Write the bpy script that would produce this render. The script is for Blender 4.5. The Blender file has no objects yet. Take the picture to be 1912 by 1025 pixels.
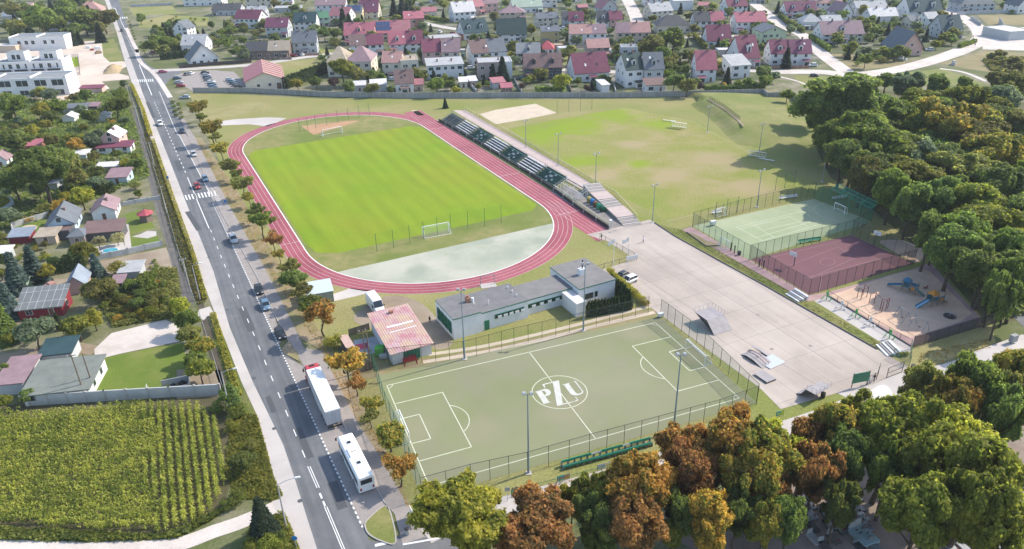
import bpy, bmesh, math, random
import numpy as np
from mathutils import Vector, Matrix

# ---------------------------------------------------------------- camera, sky, sun, exposure
S = bpy.context.scene
C = S.collection
CAM_H, TILT, ROLL, FPX, PW, PH = 80.0, 0.47373517, 0.02186619, 1403.85, 1912.0, 1025.0
_f = np.array([0, math.cos(TILT), -math.sin(TILT)]); _r = np.array([1.0, 0, 0]); _d = np.cross(_f, _r)
_c, _s = math.cos(ROLL), math.sin(ROLL)
RR, DD = _c * _r + _s * _d, -_s * _r + _c * _d
cam_data = bpy.data.cameras.new('camera'); cam = bpy.data.objects.new('camera', cam_data); C.objects.link(cam)
cam_data.sensor_width = 36; cam_data.sensor_fit = 'HORIZONTAL'; cam_data.lens = FPX / PW * 36
cam_data.clip_start = 1; cam_data.clip_end = 6000
cam.matrix_world = Matrix(((RR[0], -DD[0], -_f[0], 0), (RR[1], -DD[1], -_f[1], 0), (RR[2], -DD[2], -_f[2], CAM_H), (0, 0, 0, 1)))
S.camera = cam
SUN_EL, SUN_AZ = math.radians(40), math.radians(25)        # azimuth measured from +X towards +Y
world = bpy.data.worlds.new('World'); S.world = world; world.use_nodes = True
_nt = world.node_tree; _bg = _nt.nodes['Background']
_sky = _nt.nodes.new('ShaderNodeTexSky'); _sky.sky_type = 'NISHITA'; _sky.sun_disc = False
_sky.sun_elevation = SUN_EL; _sky.sun_rotation = math.pi / 2 - SUN_AZ
_nt.links.new(_sky.outputs[0], _bg.inputs[0]); _bg.inputs[1].default_value = 0.15
sun_d = bpy.data.lights.new('sun', 'SUN'); sun_d.energy = 2.9; sun_d.angle = math.radians(0.6); sun_d.color = (1.0, 0.925, 0.80)
sun = bpy.data.objects.new('sun', sun_d); C.objects.link(sun)
sun.rotation_euler = Vector((math.cos(SUN_EL) * math.cos(SUN_AZ), math.cos(SUN_EL) * math.sin(SUN_AZ), math.sin(SUN_EL))).to_track_quat('Z', 'Y').to_euler()
S.view_settings.view_transform = 'Standard'; S.view_settings.look = 'None'
S.view_settings.exposure = 0.98; S.view_settings.gamma = 1
S.cycles.use_denoising = True
S.cycles.max_bounces = 5; S.cycles.transparent_max_bounces = 24
S.cycles.volume_bounces = 0

# ---------------------------------------------------------------- helpers
rnd = random.Random(7)
def G(u, v, z=0.0):
    """point of the photograph -> point of the level z of the place"""
    d = (u - PW / 2) / FPX * RR + (v - PH / 2) / FPX * DD + _f
    t = (z - CAM_H) / d[2]
    return Vector((d[0] * t, d[1] * t, z))
def MPP(u, v):
    a = G(u, v); return (a - G(u + 1, v)).length
def G2(u, v): p = G(u, v); return (p.x, p.y)
def photo(p):
    q = np.array([p[0], p[1], p[2] - CAM_H]); w = q @ _f
    return PW / 2 + FPX * (q @ RR) / w, PH / 2 + FPX * (q @ DD) / w

MATS = {}
def mat(name, col, col2=None, scale=1.0, rough=0.85, col3=None, scale3=0.08, bump=0.0, spec=0.3, metal=0.0, alpha=1.0, lo=.35, hi=.65, fine=0.0, fscale=20, rand=0.0):
    """procedural surface: two or three colours mixed by noise in world metres"""
    if name in MATS: return MATS[name]
    m = bpy.data.materials.new(name); m.use_nodes = True; MATS[name] = m
    n, l = m.node_tree.nodes, m.node_tree.links
    b = n['Principled BSDF']; b.inputs['Roughness'].default_value = rough
    b.inputs['Specular IOR Level'].default_value = spec; b.inputs['Metallic'].default_value = metal
    m['col'] = col
    geo = n.new('ShaderNodeNewGeometry')
    def noise(sc, det=4):
        t = n.new('ShaderNodeTexNoise'); t.inputs['Scale'].default_value = sc; t.inputs['Detail'].default_value = det; t.inputs['Roughness'].default_value = .62
        l.new(geo.outputs['Position'], t.inputs['Vector']); return t
    def mix(a, b_, fac, blend='MIX'):
        x = n.new('ShaderNodeMix'); x.data_type = 'RGBA'; x.blend_type = blend
        for sock, val in ((x.inputs['A'], a), (x.inputs['B'], b_)):
            if isinstance(val, tuple): sock.default_value = (*val, 1)
            else: l.new(val, sock)
        if isinstance(fac, float): x.inputs['Factor'].default_value = fac
        else: l.new(fac, x.inputs['Factor'])
        return x.outputs['Result']
    def ramp(t, a, c):
        r = n.new('ShaderNodeMapRange'); r.inputs['From Min'].default_value = a; r.inputs['From Max'].default_value = c
        l.new(t, r.inputs['Value']); return r.outputs['Result']
    out = col
    if col2 is not None: out = mix(out, col2, ramp(noise(scale).outputs['Fac'], lo, hi))
    if col3 is not None: out = mix(out, col3, ramp(noise(scale3, 5).outputs['Fac'], .42, .62))
    if fine:
        t = noise(fscale, 3); r = n.new('ShaderNodeMapRange'); r.inputs['From Min'].default_value = .3; r.inputs['From Max'].default_value = .7
        r.inputs['To Min'].default_value = 1 - fine; r.inputs['To Max'].default_value = 1 + fine
        l.new(t.outputs['Fac'], r.inputs['Value'])
        out = mix(out, r.outputs['Result'], 1.0, 'MULTIPLY')
    if rand:
        oi = n.new('ShaderNodeObjectInfo'); r = n.new('ShaderNodeMapRange'); r.inputs['To Min'].default_value = 1 - rand; r.inputs['To Max'].default_value = 1 + rand
        l.new(oi.outputs['Random'], r.inputs['Value']); out = mix(out, r.outputs['Result'], 1.0, 'MULTIPLY')
    if isinstance(out, tuple): b.inputs['Base Color'].default_value = (*out, 1)
    else: l.new(out, b.inputs['Base Color'])
    m['out'] = 0
    if bump:
        bp = n.new('ShaderNodeBump'); bp.inputs['Strength'].default_value = bump; bp.inputs['Distance'].default_value = .1
        l.new(noise(fscale if fine else scale * 4).outputs['Fac'], bp.inputs['Height']); l.new(bp.outputs['Normal'], b.inputs['Normal'])
    if alpha < 1:
        b.inputs['Alpha'].default_value = alpha
    return m

def leafmat(name, c1, c2, c3=None):
    """foliage: colour varies from leaf clump to leaf clump, from branch to branch and from plant to plant"""
    if name in MATS: return MATS[name]
    m = bpy.data.materials.new(name); m.use_nodes = True; MATS[name] = m
    n, l = m.node_tree.nodes, m.node_tree.links
    b = n['Principled BSDF']; b.inputs['Roughness'].default_value = .6; b.inputs['Specular IOR Level'].default_value = .25
    geo = n.new('ShaderNodeNewGeometry'); oi = n.new('ShaderNodeObjectInfo')
    tc = n.new('ShaderNodeTexCoord'); no = n.new('ShaderNodeTexNoise'); no.inputs['Scale'].default_value = .45; no.inputs['Detail'].default_value = 3
    l.new(tc.outputs['Object'], no.inputs['Vector'])
    ad = n.new('ShaderNodeMath'); ad.operation = 'ADD'; l.new(no.outputs['Fac'], ad.inputs[0])
    mu = n.new('ShaderNodeMath'); mu.operation = 'MULTIPLY_ADD'; mu.inputs[1].default_value = .5; mu.inputs[2].default_value = -.25
    l.new(geo.outputs['Random Per Island'], mu.inputs[0]); l.new(mu.outputs[0], ad.inputs[1])
    r = n.new('ShaderNodeValToRGB'); l.new(ad.outputs[0], r.inputs['Fac'])
    r.color_ramp.elements[0].position = .3; r.color_ramp.elements[0].color = (*c1, 1)
    r.color_ramp.elements[1].position = .7; r.color_ramp.elements[1].color = (*c2, 1)
    if c3:
        e = r.color_ramp.elements.new(.5); e.color = (*c3, 1)
    hs = n.new('ShaderNodeHueSaturation'); l.new(r.outputs['Color'], hs.inputs['Color'])
    for sock, a, c_ in (('Hue', .485, .512), ('Value', .8, 1.22)):
        mr = n.new('ShaderNodeMapRange'); mr.inputs['To Min'].default_value = a; mr.inputs['To Max'].default_value = c_
        l.new(oi.outputs['Random'], mr.inputs['Value']); l.new(mr.outputs['Result'], hs.inputs[sock])
    l.new(hs.outputs['Color'], b.inputs['Base Color'])
    tr = n.new('ShaderNodeBsdfTranslucent'); br = n.new('ShaderNodeMix'); br.data_type = 'RGBA'; br.blend_type = 'MULTIPLY'; br.inputs['Factor'].default_value = 1; br.inputs['B'].default_value = (1.5, 1.6, 1.2, 1); l.new(hs.outputs['Color'], br.inputs['A']); l.new(br.outputs['Result'], tr.inputs['Color'])
    mx = n.new('ShaderNodeMixShader'); mx.inputs[0].default_value = .6
    l.new(b.outputs[0], mx.inputs[1]); l.new(tr.outputs[0], mx.inputs[2]); l.new(mx.outputs[0], n['Material Output'].inputs['Surface'])
    return m

class MB:
    """collects shapes and links them as ONE mesh object"""
    def __init__(s): s.v = []; s.f = []; s.m = []; s.M = None
    def _add(s, vs, fs, mi=0):
        o = len(s.v)
        if s.M is not None: vs = [tuple(s.M @ Vector(p)) for p in vs]
        s.v += [tuple(p) for p in vs]; s.f += [tuple(i + o for i in f) for f in fs]; s.m += [mi] * len(fs); return s
    def box(s, x, y, z, sx, sy, sz, rot=0, mi=0, taper=1.0):
        """centre of the base x, y, z and full sizes"""
        c, q = math.cos(rot), math.sin(rot); vs = []
        for k, t in ((0, 1.0), (1, taper)):
            for a, b in ((-1, -1), (1, -1), (1, 1), (-1, 1)):
                px, py = a * sx / 2 * t, b * sy / 2 * t
                vs.append((x + c * px - q * py, y + q * px + c * py, z + k * sz))
        return s._add(vs, [(3, 2, 1, 0), (4, 5, 6, 7), (0, 1, 5, 4), (1, 2, 6, 5), (2, 3, 7, 6), (3, 0, 4, 7)], mi)
    def bar(s, p, q, w, h=None, mi=0):
        """a box-section bar from p to q"""
        p, q = Vector(p), Vector(q); h = h or w; d = q - p
        if d.length < 1e-6: return s
        d.normalize(); up = Vector((0, 0, 1)) if abs(d.z) < .95 else Vector((1, 0, 0)); a = d.cross(up).normalized() * w / 2; b = a.cross(d).normalized() * h / 2
        vs = [tuple(e + i * a + j * b) for e in (p, q) for i, j in ((-1, -1), (1, -1), (1, 1), (-1, 1))]
        return s._add(vs, [(3, 2, 1, 0), (4, 5, 6, 7), (0, 1, 5, 4), (1, 2, 6, 5), (2, 3, 7, 6), (3, 0, 4, 7)], mi)
    def tube(s, p, q, r0, r1=None, n=6, mi=0, cap=True):
        p, q = Vector(p), Vector(q); r1 = r0 if r1 is None else r1; d = (q - p).normalized()
        up = Vector((0, 0, 1)) if abs(d.z) < .95 else Vector((1, 0, 0)); a = d.cross(up).normalized(); b = a.cross(d)
        vs = [tuple(e + r * (math.cos(t) * a + math.sin(t) * b)) for e, r in ((p, r0), (q, r1)) for t in [2 * math.pi * i / n for i in range(n)]]
        fs = [(i, (i + 1) % n, n + (i + 1) % n, n + i) for i in range(n)]
        if cap: fs += [tuple(range(n - 1, -1, -1)), tuple(range(n, 2 * n))]
        return s._add(vs, fs, mi)
    def poly(s, pts, z0, z1, mi=0, mtop=None):
        """upright prism over a plan outline"""
        n = len(pts); a = sum(pts[i][0] * pts[(i + 1) % n][1] - pts[(i + 1) % n][0] * pts[i][1] for i in range(n))
        if a < 0: pts = pts[::-1]
        vs = [(p[0], p[1], z0) for p in pts] + [(p[0], p[1], z1) for p in pts]
        s._add(vs, [tuple(range(n - 1, -1, -1))] + [(i, (i + 1) % n, n + (i + 1) % n, n + i) for i in range(n)], mi)
        return s._add([(p[0], p[1], z1) for p in pts], [tuple(range(n))], mi if mtop is None else mtop)
    def face(s, pts, mi=0): return s._add(pts, [tuple(range(len(pts)))], mi)
    def loft(s, rings, mi=0, cap=True):
        n = len(rings[0]); vs = [p for r in rings for p in r]
        fs = [(k * n + i, k * n + (i + 1) % n, (k + 1) * n + (i + 1) % n, (k + 1) * n + i) for k in range(len(rings) - 1) for i in range(n)]
        if cap: fs += [tuple(range(n - 1, -1, -1)), tuple(range((len(rings) - 1) * n, len(rings) * n))]
        return s._add(vs, fs, mi)
    def build(s, name, mats, parent=None, smooth=False, fix=False):
        me = bpy.data.meshes.new(name); me.from_pydata(s.v, [], s.f)
        if not isinstance(mats, (list, tuple)): mats = [mats]
        for m in mats: me.materials.append(m)
        if len(mats) > 1: me.polygons.foreach_set('material_index', s.m)
        if smooth: me.polygons.foreach_set('use_smooth', [True] * len(me.polygons))
        if fix:
            bm = bmesh.new(); bm.from_mesh(me); bmesh.ops.recalc_face_normals(bm, faces=bm.faces); bm.to_mesh(me); bm.free()
        me.update()
        o = bpy.data.objects.new(name, me); C.objects.link(o)
        if parent is not None: o.parent = parent
        return o
def tag(o, label, cat, group=None):
    o['label'] = label; o['category'] = cat
    if group: o['group'] = group
    return o
def thing(name, label, cat, loc=(0, 0, 0), rot=0.0, group=None):
    o = bpy.data.objects.new(name, None); C.objects.link(o); o.location = loc; o.rotation_euler = (0, 0, rot); o.empty_display_size = .5
    return tag(o, label, cat, group)
def copy_tree(o, loc, rot=0.0, scale=None, label=None, group=None, mats=None):
    """a thing with copies of its parts and their sub-parts; mats swaps materials by name on the copy"""
    def cp(x, par):
        c = x.copy(); C.objects.link(c)
        if par is not None: c.parent = par
        if mats and c.type == 'MESH':
            for i, sl in enumerate(c.material_slots):
                m0 = sl.material
                if m0 and m0.name in mats: sl.link = 'OBJECT'; sl.material = mats[m0.name]
        for ch in KIDS.get(x.name, ()): cp(ch, c)
        return c
    r = cp(o, None); r.location = loc; r.rotation_euler = (0, 0, rot)
    if scale is not None: r.scale = scale if isinstance(scale, (tuple, list)) else (scale,) * 3
    if label: r['label'] = label
    if group: r['group'] = group
    return r
KIDS = {}
def proto(o):
    """remember the parts of a prototype so copies need no search"""
    for x in [o] + list(o.children):
        KIDS[x.name] = list(x.children)
    return o
def seg(p, q, t): return (p[0] + (q[0] - p[0]) * t, p[1] + (q[1] - p[1]) * t)
def catmull(P, n=6, closed=False):
    out = []; N = len(P)
    for i in range(N if closed else N - 1):
        g = (lambda k: P[k % N]) if closed else (lambda k: P[max(0, min(N - 1, k))])
        a, b, c, d = g(i - 1), g(i), g(i + 1), g(i + 2)
        for k in range(n):
            t = k / n
            out.append(tuple(.5 * (2 * b[j] + (c[j] - a[j]) * t + (2 * a[j] - 5 * b[j] + 4 * c[j] - d[j]) * t * t + (3 * b[j] - a[j] - 3 * c[j] + d[j]) * t ** 3) for j in range(2)))
    if not closed: out.append(tuple(P[-1]))
    return out
LAY = .006
BLOCK = []         # (x, y, r): where scattered plants may not stand
def sheet(name, pts, m, layer, stuff=False, smooth=0, world=False, h=None):
    """ground covering from an outline; pts are photograph points unless world"""
    P = [tuple(p) if world else G2(*p) for p in pts]
    if smooth: P = catmull(P, smooth, True)
    z = layer * LAY
    b = MB()
    if h: b.poly(P, 0, h)
    else:
        n = len(P); a = sum(P[i][0] * P[(i + 1) % n][1] - P[(i + 1) % n][0] * P[i][1] for i in range(n))
        b.face([(p[0], p[1], z) for p in (P if a > 0 else P[::-1])])
    o = b.build(name, m); o['kind'] = 'stuff' if stuff else 'structure'
    return o
def strip(pts, w, z, b, world=False, smooth=0, taper=None, mi=0):
    """flat ribbon of width w along a line"""
    P = [tuple(p) if world else G2(*p) for p in pts]
    if smooth: P = catmull(P, smooth)
    L, R = [], []
    for i, p in enumerate(P):
        a = P[max(0, i - 1)]; c = P[min(len(P) - 1, i + 1)]; d = Vector((c[0] - a[0], c[1] - a[1])).normalized(); nn = Vector((-d.y, d.x)) * w / 2
        L.append((p[0] + nn.x, p[1] + nn.y, z)); R.append((p[0] - nn.x, p[1] - nn.y, z))
    for i in range(len(P) - 1): b.face([R[i], R[i + 1], L[i + 1], L[i]], mi)
    return b
def road(name, pts, w, m, layer, smooth=5, world=False):
    o = strip(pts, w, layer * LAY, MB(), world, smooth).build(name, m); o['kind'] = 'structure'
    if name in ('street', 'yard_path', 'allotment_lane'): BLOCK.extend((p[0], p[1], w / 2 + 1.0) for p in catmull([tuple(p) if world else G2(*p) for p in pts], 10))
    return o
def inside(p, poly):
    x, y = p; c = False; n = len(poly); j = n - 1
    for i in range(n):
        xi, yi = poly[i]; xj, yj = poly[j]
        if (yi > y) != (yj > y) and x < (xj - xi) * (y - yi) / (yj - yi) + xi: c = not c
        j = i
    return c
def heading(a, b):
    """direction of travel from photograph point a to b, as a turn about Z for things built facing +X"""
    p, q = G(*a), G(*b); return math.atan2(q.y - p.y, q.x - p.x)

# ================================================================ SETTING
m_field = mat('dry field grass', (.235, .215, .075), (.31, .265, .12), .12, .95, (.19, .21, .05), .03, fine=.24, fscale=2.2)
m_lawn = mat('mixed lawn', (.17, .185, .05), (.27, .23, .095), .22, .95, (.14, .175, .035), .05, fine=.2, fscale=4)
m_yard = mat('garden ground', (.125, .13, .05), (.27, .235, .17), .13, .95, (.10, .12, .035), .035, fine=.25, fscale=2.5)
m_verge = mat('worn verge', (.26, .205, .115), (.20, .19, .07), .5, .95, (.31, .235, .15), .12, fine=.25, fscale=5)
m_soil = mat('bare soil', (.27, .21, .15), (.21, .16, .105), .4, .95, (.33, .27, .2), .1, fine=.18, fscale=4)
m_sand = mat('pale sand', (.56, .47, .36), (.50, .41, .31), .3, .95, fine=.08, fscale=5)
m_sandp = mat('playground sand', (.62, .44, .32), (.52, .36, .26), .25, .95, fine=.12, fscale=3)
m_gravel = mat('white gravel', (.56, .50, .45), (.46, .40, .35), .35, .95, (.60, .54, .49), .08, fine=.15, fscale=5)
m_asph = mat('asphalt', (.135, .138, .145), (.165, .165, .168), .5, .85, (.115, .12, .128), .06, fine=.12, fscale=9)
m_asph2 = mat('old asphalt', (.17, .17, .175), (.14, .14, .145), .4, .88, fine=.1, fscale=8)
m_conc = mat('concrete paving', (.47, .425, .395), (.42, .38, .35), .3, .85, (.51, .465, .43), .06, fine=.06, fscale=8)
m_pave = mat('worn block paving', (.33, .29, .265), (.27, .24, .22), .5, .9, fine=.14, fscale=5)
m_pink = mat('pink block paving', (.42, .28, .265), (.34, .22, .215), .4, .9, fine=.14, fscale=5)
m_tart = mat('red running surface', (.32, .075, .095), (.265, .065, .085), .08, .8, (.35, .098, .12), .05, fine=.06, fscale=7)
m_turf = mat('artificial turf', (.225, .228, .13), (.238, .232, .148), .06, .9, (.21, .228, .108), .035, fine=.09, fscale=6)
m_tenn = mat('pale court turf', (.30, .345, .205), (.26, .31, .175), .08, .9, (.35, .375, .24), .05, fine=.08, fscale=6)
m_redc = mat('dark red court', (.17, .072, .085), (.145, .064, .076), .12, .8, fine=.08, fscale=8)
m_halfm = mat('weathered grey court', (.36, .37, .285), (.27, .30, .225), .09, .85, (.43, .42, .34), .06, fine=.06, fscale=6)
m_clay = mat('orange clay', (.46, .27, .155), (.40, .23, .13), .2, .9, fine=.08)
m_white = mat('white line paint', (.78, .77, .74), (.66, .65, .62), 1.2, .7)
m_cream = mat('worn line paint', (.62, .64, .50), (.50, .52, .38), .7, .8)
m_kerb = mat('kerb stone', (.42, .39, .36), (.35, .32, .30), .8, .85)

# the pitch: mown in stripes along the track
TC, TA, TS, TR, TW = (-42.02, 226.32), -.46431, 45.26, 33.15, 5.15
TD = (math.sin(TA), math.cos(TA)); TN = (TD[1], -TD[0])
def T(a, b): return (TC[0] + a * TD[0] + b * TN[0], TC[1] + a * TD[1] + b * TN[1])
def stripes(m, w=5.2, amount=.04, ang=TA, fine=True):
    n, l = m.node_tree.nodes, m.node_tree.links; b = n['Principled BSDF']
    geo = n.new('ShaderNodeNewGeometry'); mp = n.new('ShaderNodeVectorRotate'); mp.inputs['Axis'].default_value = (0, 0, 1); mp.inputs['Angle'].default_value = ang
    l.new(geo.outputs['Position'], mp.inputs['Vector'])
    src = b.inputs['Base Color'].links[0].from_socket
    for width, amt in ((w, amount), (w / 7, amount * 1.1)) if fine else ((w, amount),):
        wv = n.new('ShaderNodeTexWave'); wv.inputs['Scale'].default_value = math.pi * 2 / (20 * width); wv.inputs['Distortion'].default_value = 1.2; wv.inputs['Detail'].default_value = 2; wv.inputs['Detail Scale'].default_value = .3
        l.new(mp.outputs[0], wv.inputs['Vector'])
        r = n.new('ShaderNodeMapRange'); r.inputs['To Min'].default_value = 1 - amt; r.inputs['To Max'].default_value = 1 + amt; l.new(wv.outputs['Fac'], r.inputs['Value'])
        x = n.new('ShaderNodeMix'); x.data_type = 'RGBA'; x.blend_type = 'MULTIPLY'; x.inputs['Factor'].default_value = 1
        l.new(src, x.inputs['A']); l.new(r.outputs['Result'], x.inputs['B']); src = x.outputs['Result']
    l.new(src, b.inputs['Base Color'])
m_pitch = mat('mown pitch grass', (.158, .25, .006), (.185, .262, .009), .1, .95, (.205, .252, .012), .03, fine=.11, fscale=2)
stripes(m_pitch)
def joints(m, size, ang, dark=.6, w=.012):
    """slab joints of a paved surface"""
    n, l = m.node_tree.nodes, m.node_tree.links; b = n['Principled BSDF']
    geo = n.new('ShaderNodeNewGeometry'); mp = n.new('ShaderNodeVectorRotate'); mp.inputs['Axis'].default_value = (0, 0, 1); mp.inputs['Angle'].default_value = ang
    l.new(geo.outputs['Position'], mp.inputs['Vector'])
    br = n.new('ShaderNodeTexBrick'); br.offset = 0; br.inputs['Scale'].default_value = 1; br.inputs['Brick Width'].default_value = size[0]; br.inputs['Row Height'].default_value = size[1]
    br.inputs['Mortar Size'].default_value = w; br.inputs['Mortar Smooth'].default_value = .3
    br.inputs['Color1'].default_value = (1, 1, 1, 1); br.inputs['Color2'].default_value = (.94, .94, .945, 1); br.inputs['Mortar'].default_value = (dark, dark, dark, 1)
    l.new(mp.outputs[0], br.inputs['Vector'])
    x = n.new('ShaderNodeMix'); x.data_type = 'RGBA'; x.blend_type = 'MULTIPLY'; x.inputs['Factor'].default_value = 1
    l.new(b.inputs['Base Color'].links[0].from_socket, x.inputs['A']); l.new(br.outputs['Color'], x.inputs['B']); l.new(x.outputs['Result'], b.inputs['Base Color'])

# ground sheet to the horizon
sheet('ground', [(-2500, -300), (2500, -300), (2500, 4500), (-2500, 4500)], m_yard, -4, world=True)
# sports field grass inside its wall
sheet('field_grass', [(352, 172), (600, 184), (960, 186), (1430, 183), (1492, 184), (1530, 260), (1600, 380), (1760, 480), (1850, 600), (1860, 640), (1712, 692), (1680, 720), (1460, 800), (1250, 880), (960, 945), (790, 1010), (745, 930), (660, 770), (545, 560), (470, 430), (425, 330), (385, 250)], m_field, 0)
# road, paths
RL = [(203, -2), (224.7, 57.7), (247.3, 120.5), (267.4, 175.7), (297.5, 251), (349, 381.5), (399.2, 508), (429.3, 612.4), (472, 712.9), (498.8, 768), (529, 830.8), (550.3, 893.5), (574, 969), (591.7, 1024), (604, 1070)]
RRt = [(221, -2), (238.5, 50), (256, 90), (281, 130), (306, 172), (322, 190), (336, 222), (351.5, 256), (411.7, 394), (480, 517), (512.6, 587.3), (524, 655), (548, 672), (568, 685), (639.4, 789), (698.4, 903.6), (719.8, 941), (683, 978), (688, 1008), (760, 1022), (800, 1070)]
sheet('main_road', RL + RRt[::-1], m_asph, 2)
sheet('side_road', [(270, 118), (300, 134), (336, 127), (340, 140), (318, 146), (303, 168), (290, 150)], m_asph2, 1)
# parking lane of pale pavers between the dotted line and the kerb
sheet('parking_lane', [(329, 246), (345, 250), (351.5, 256), (411.7, 394), (480, 517), (512.6, 587.3), (524, 640), (519, 641), (507.6, 617.5), (480, 559.7), (459.5, 512), (394, 366.5), (336.4, 256)], m_pave, 3)
sheet('parking_lane', [(531, 666), (548, 674), (568, 685), (639.4, 789), (698.4, 903.6), (719.8, 941), (684, 977), (677, 985), (653.3, 933.7), (615.6, 852), (576.7, 767), (552.8, 715.4)], m_pave, 3)
# pavement right of the kerb
sheet('pavement', [(321, 182), (333, 196), (350, 235), (364, 256), (426.8, 381.5), (477, 469.4), (515, 540), (552, 615), (568, 650), (600, 655), (632, 720), (668, 790), (705, 845), (740, 905), (768, 960), (800, 1000), (752, 1016), (737, 960), (719.8, 941), (698.4, 903.6), (639.4, 789), (568, 685), (539, 637.5), (512.6, 587.3), (480, 517), (411.7, 394), (351.5, 256), (338, 225)], m_pave, 4)
sheet('verge', [(364, 256), (375, 256), (440, 350), (520, 490), (560, 560), (660, 720), (740, 880), (790, 1000), (768, 960), (740, 905), (705, 845), (668, 790), (632, 720), (600, 655), (560, 630), (515, 540), (477, 469.4), (426.8, 381.5)], m_verge, 1)
sheet('traffic_island', [(719, 945), (732, 968), (739, 1014), (715, 1012), (690, 999), (682, 984), (686, 972)], m_lawn, 0, smooth=3, h=.14)
sheet('kerb_island', [(539, 637), (526, 652), (530, 660), (560, 676), (556, 660)], m_verge, 0, h=.12)
b = MB()
for P in (RRt[7:11], [(512.6, 587.3), (539, 637.5)], RRt[13:17]):
    Q = [G2(*p) for p in P]
    for a, c in zip(Q, Q[1:]): b.bar((*a, .05), (*c, .05), .16, .14)
Q = catmull([G2(*p) for p in [(719, 945), (732, 968), (739, 1014), (715, 1012), (690, 999), (682, 984), (686, 972)]], 3, True)
for a, c in zip(Q, Q[1:] + Q[:1]): b.bar((*a, .08), (*c, .08), .18, .17)
b.build('kerb', m_kerb)['kind'] = 'structure'
# pale cycle path along the left edge of the road
LP = [(195, -2), (217, 57.7), (234.7, 120.5), (253.6, 175.7), (278.7, 251), (323.9, 381.5), (371.6, 507), (411.7, 612), (450.7, 712.9), (480, 775.5), (512.6, 893.5), (536.5, 969), (557.8, 1019), (572, 1070)]
sheet('cycle_path', LP + RL[::-1], m_conc, 3)
sheet('entrance_path', [(392, 572), (398, 583), (380, 598), (368, 588), (372, 578)], m_conc, 3.4)
sheet('corn_field_path', [(508, 936), (530, 930), (540, 955), (532, 975), (516, 958)], m_conc, 3.4)
# road markings
b = MB(); Z = 5 * LAY
def dashes(P, dash, gap, w, z=Z):
    P = catmull([G2(*p) for p in P], 8); acc = 0; on = True; cur = [P[0]]; lim = dash
    for a, c in zip(P, P[1:]):
        L = math.dist(a, c); t = 0
        while acc + (L - t) >= lim:
            t += lim - acc; q = seg(a, c, t / L)
            if on: cur.append(q); strip(cur, w, z, b, True)
            on = not on; cur = [q]; lim = dash if on else gap; acc = 0
        acc += L - t
        if on: cur.append(c)
    if on and len(cur) > 1: strip(cur, w, z, b, True)
strip([(214.7, 15), (233.5, 55)], .35, Z, b); dashes([(236, 68), (258.6, 115.5)], 2.0, 3.2, .3)
strip([(260, 120.5), (283.7, 178)], .35, Z, b); dashes([(288.7, 191), (316, 253.6), (347.7, 325)], 2, 3, .24)
strip([(350, 331), (390.4, 426.7)], .24, Z, b, smooth=4)
dashes([(393, 429), (421.8, 501), (474.5, 626), (506, 702), (534, 768), (572, 860)], 2, 4, .16)
for off in (-2.2, 2.2):
    strip([(576.7 + off, 871), (594.2 + off, 911)], .13, Z, b); strip([(608 + off, 946), (640.7 + off, 1024), (662 + off, 1075)], .13, Z, b)
for y0, y1 in ((921, 931), (936, 945)): strip([(597 + (y0 - 921) * .42, y0), (597 + (y1 - 921) * .42, y1)], .28, Z, b)
strip([(297.5, 170.7), (329, 246), (336.4, 256), (392, 362)], .2, Z, b, smooth=4)
dashes([(397, 379), (459.5, 512), (507.6, 617.5), (552.8, 715.4), (576.7, 767), (615.6, 852), (653.3, 933.7), (677, 985)], .55, .5, .24)
for (x0, y0), (x1, y1), n, h in (((346, 369), (400, 361), 10, 9), ((257, 151), (284, 150), 8, 5), ((208, 34), (236, 33), 8, 3)):   # zebra crossings
    for k in range(n):
        u = x0 + (x1 - x0) * k / (n - 1); v = y0 + (y1 - y0) * k / (n - 1)
        w_ = (x1 - x0) / n * .5
        b.face([tuple(G(u - h * .17, v - h / 2, Z)), tuple(G(u + h * .25, v + h / 2, Z)), tuple(G(u + h * .25 + w_, v + h / 2 - .4, Z)), tuple(G(u - h * .17 + w_, v - h / 2 - .4, Z))][::-1])
for k in range(7): strip([(395 + k * 2.6, 367 + k * 3), (408 + k * 1.3, 364.5 + k * 2.9)], .3, Z, b)
for k in range(6): strip([(384 + k * 1, 342 + k * 3), (391 + k * 1.6, 341 + k * 2.8)], .25, Z, b)
b.build('road_marking', m_white, fix=True)['kind'] = 'structure'

# track
def stadium(r, a0=None, n=36):
    P = []
    for k in range(n + 1): t = math.pi * k / n; P.append(T(TS + r * math.sin(t), r * math.cos(t)))
    for k in range(n + 1): t = math.pi * k / n; P.append(T(-TS - r * math.sin(t), -r * math.cos(t)))
    return P
inn, outr = stadium(TR), stadium(TR + TW)
b = MB(); N = len(inn)
for i in range(N):
    j = (i + 1) % N; b.face([(*inn[i], 2 * LAY), (*inn[j], 2 * LAY), (*outr[j], 2 * LAY), (*outr[i], 2 * LAY)])
ST0, ST1, SW = -76.0, 68.0, 7.7
b.face([(*T(ST0, TR + .3), 3 * LAY), (*T(ST0, TR + SW), 3 * LAY), (*T(ST1, TR + SW), 3 * LAY), (*T(ST1, TR + .3), 3 * LAY)][::-1])
b.build('running_track', m_tart, fix=True)['kind'] = 'structure'
b = MB()
for k in range(0, 5):
    r = TR + .05 + k * 1.26; P = stadium(r, n=60)
    strip(P + P[:1], (.28 if k == 0 else .055), 4 * LAY, b, True)
for k in range(1, 7): strip([T(ST0, TR + .05 + k * 1.26), T(ST1, TR + .05 + k * 1.26)], .055, 4.5 * LAY, b, True)
for a_ in (-56, -20, 40): strip([T(a_, TR), T(a_, TR + SW)], .1, 5 * LAY, b, True)
strip([T(-38, -TR), T(-38, -TR - TW)], .1, 5 * LAY, b, True)
b.build('lane_line', m_white, fix=True)['kind'] = 'structure'
sheet('infield_grass', stadium(TR), m_lawn, 1, world=True)
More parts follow.
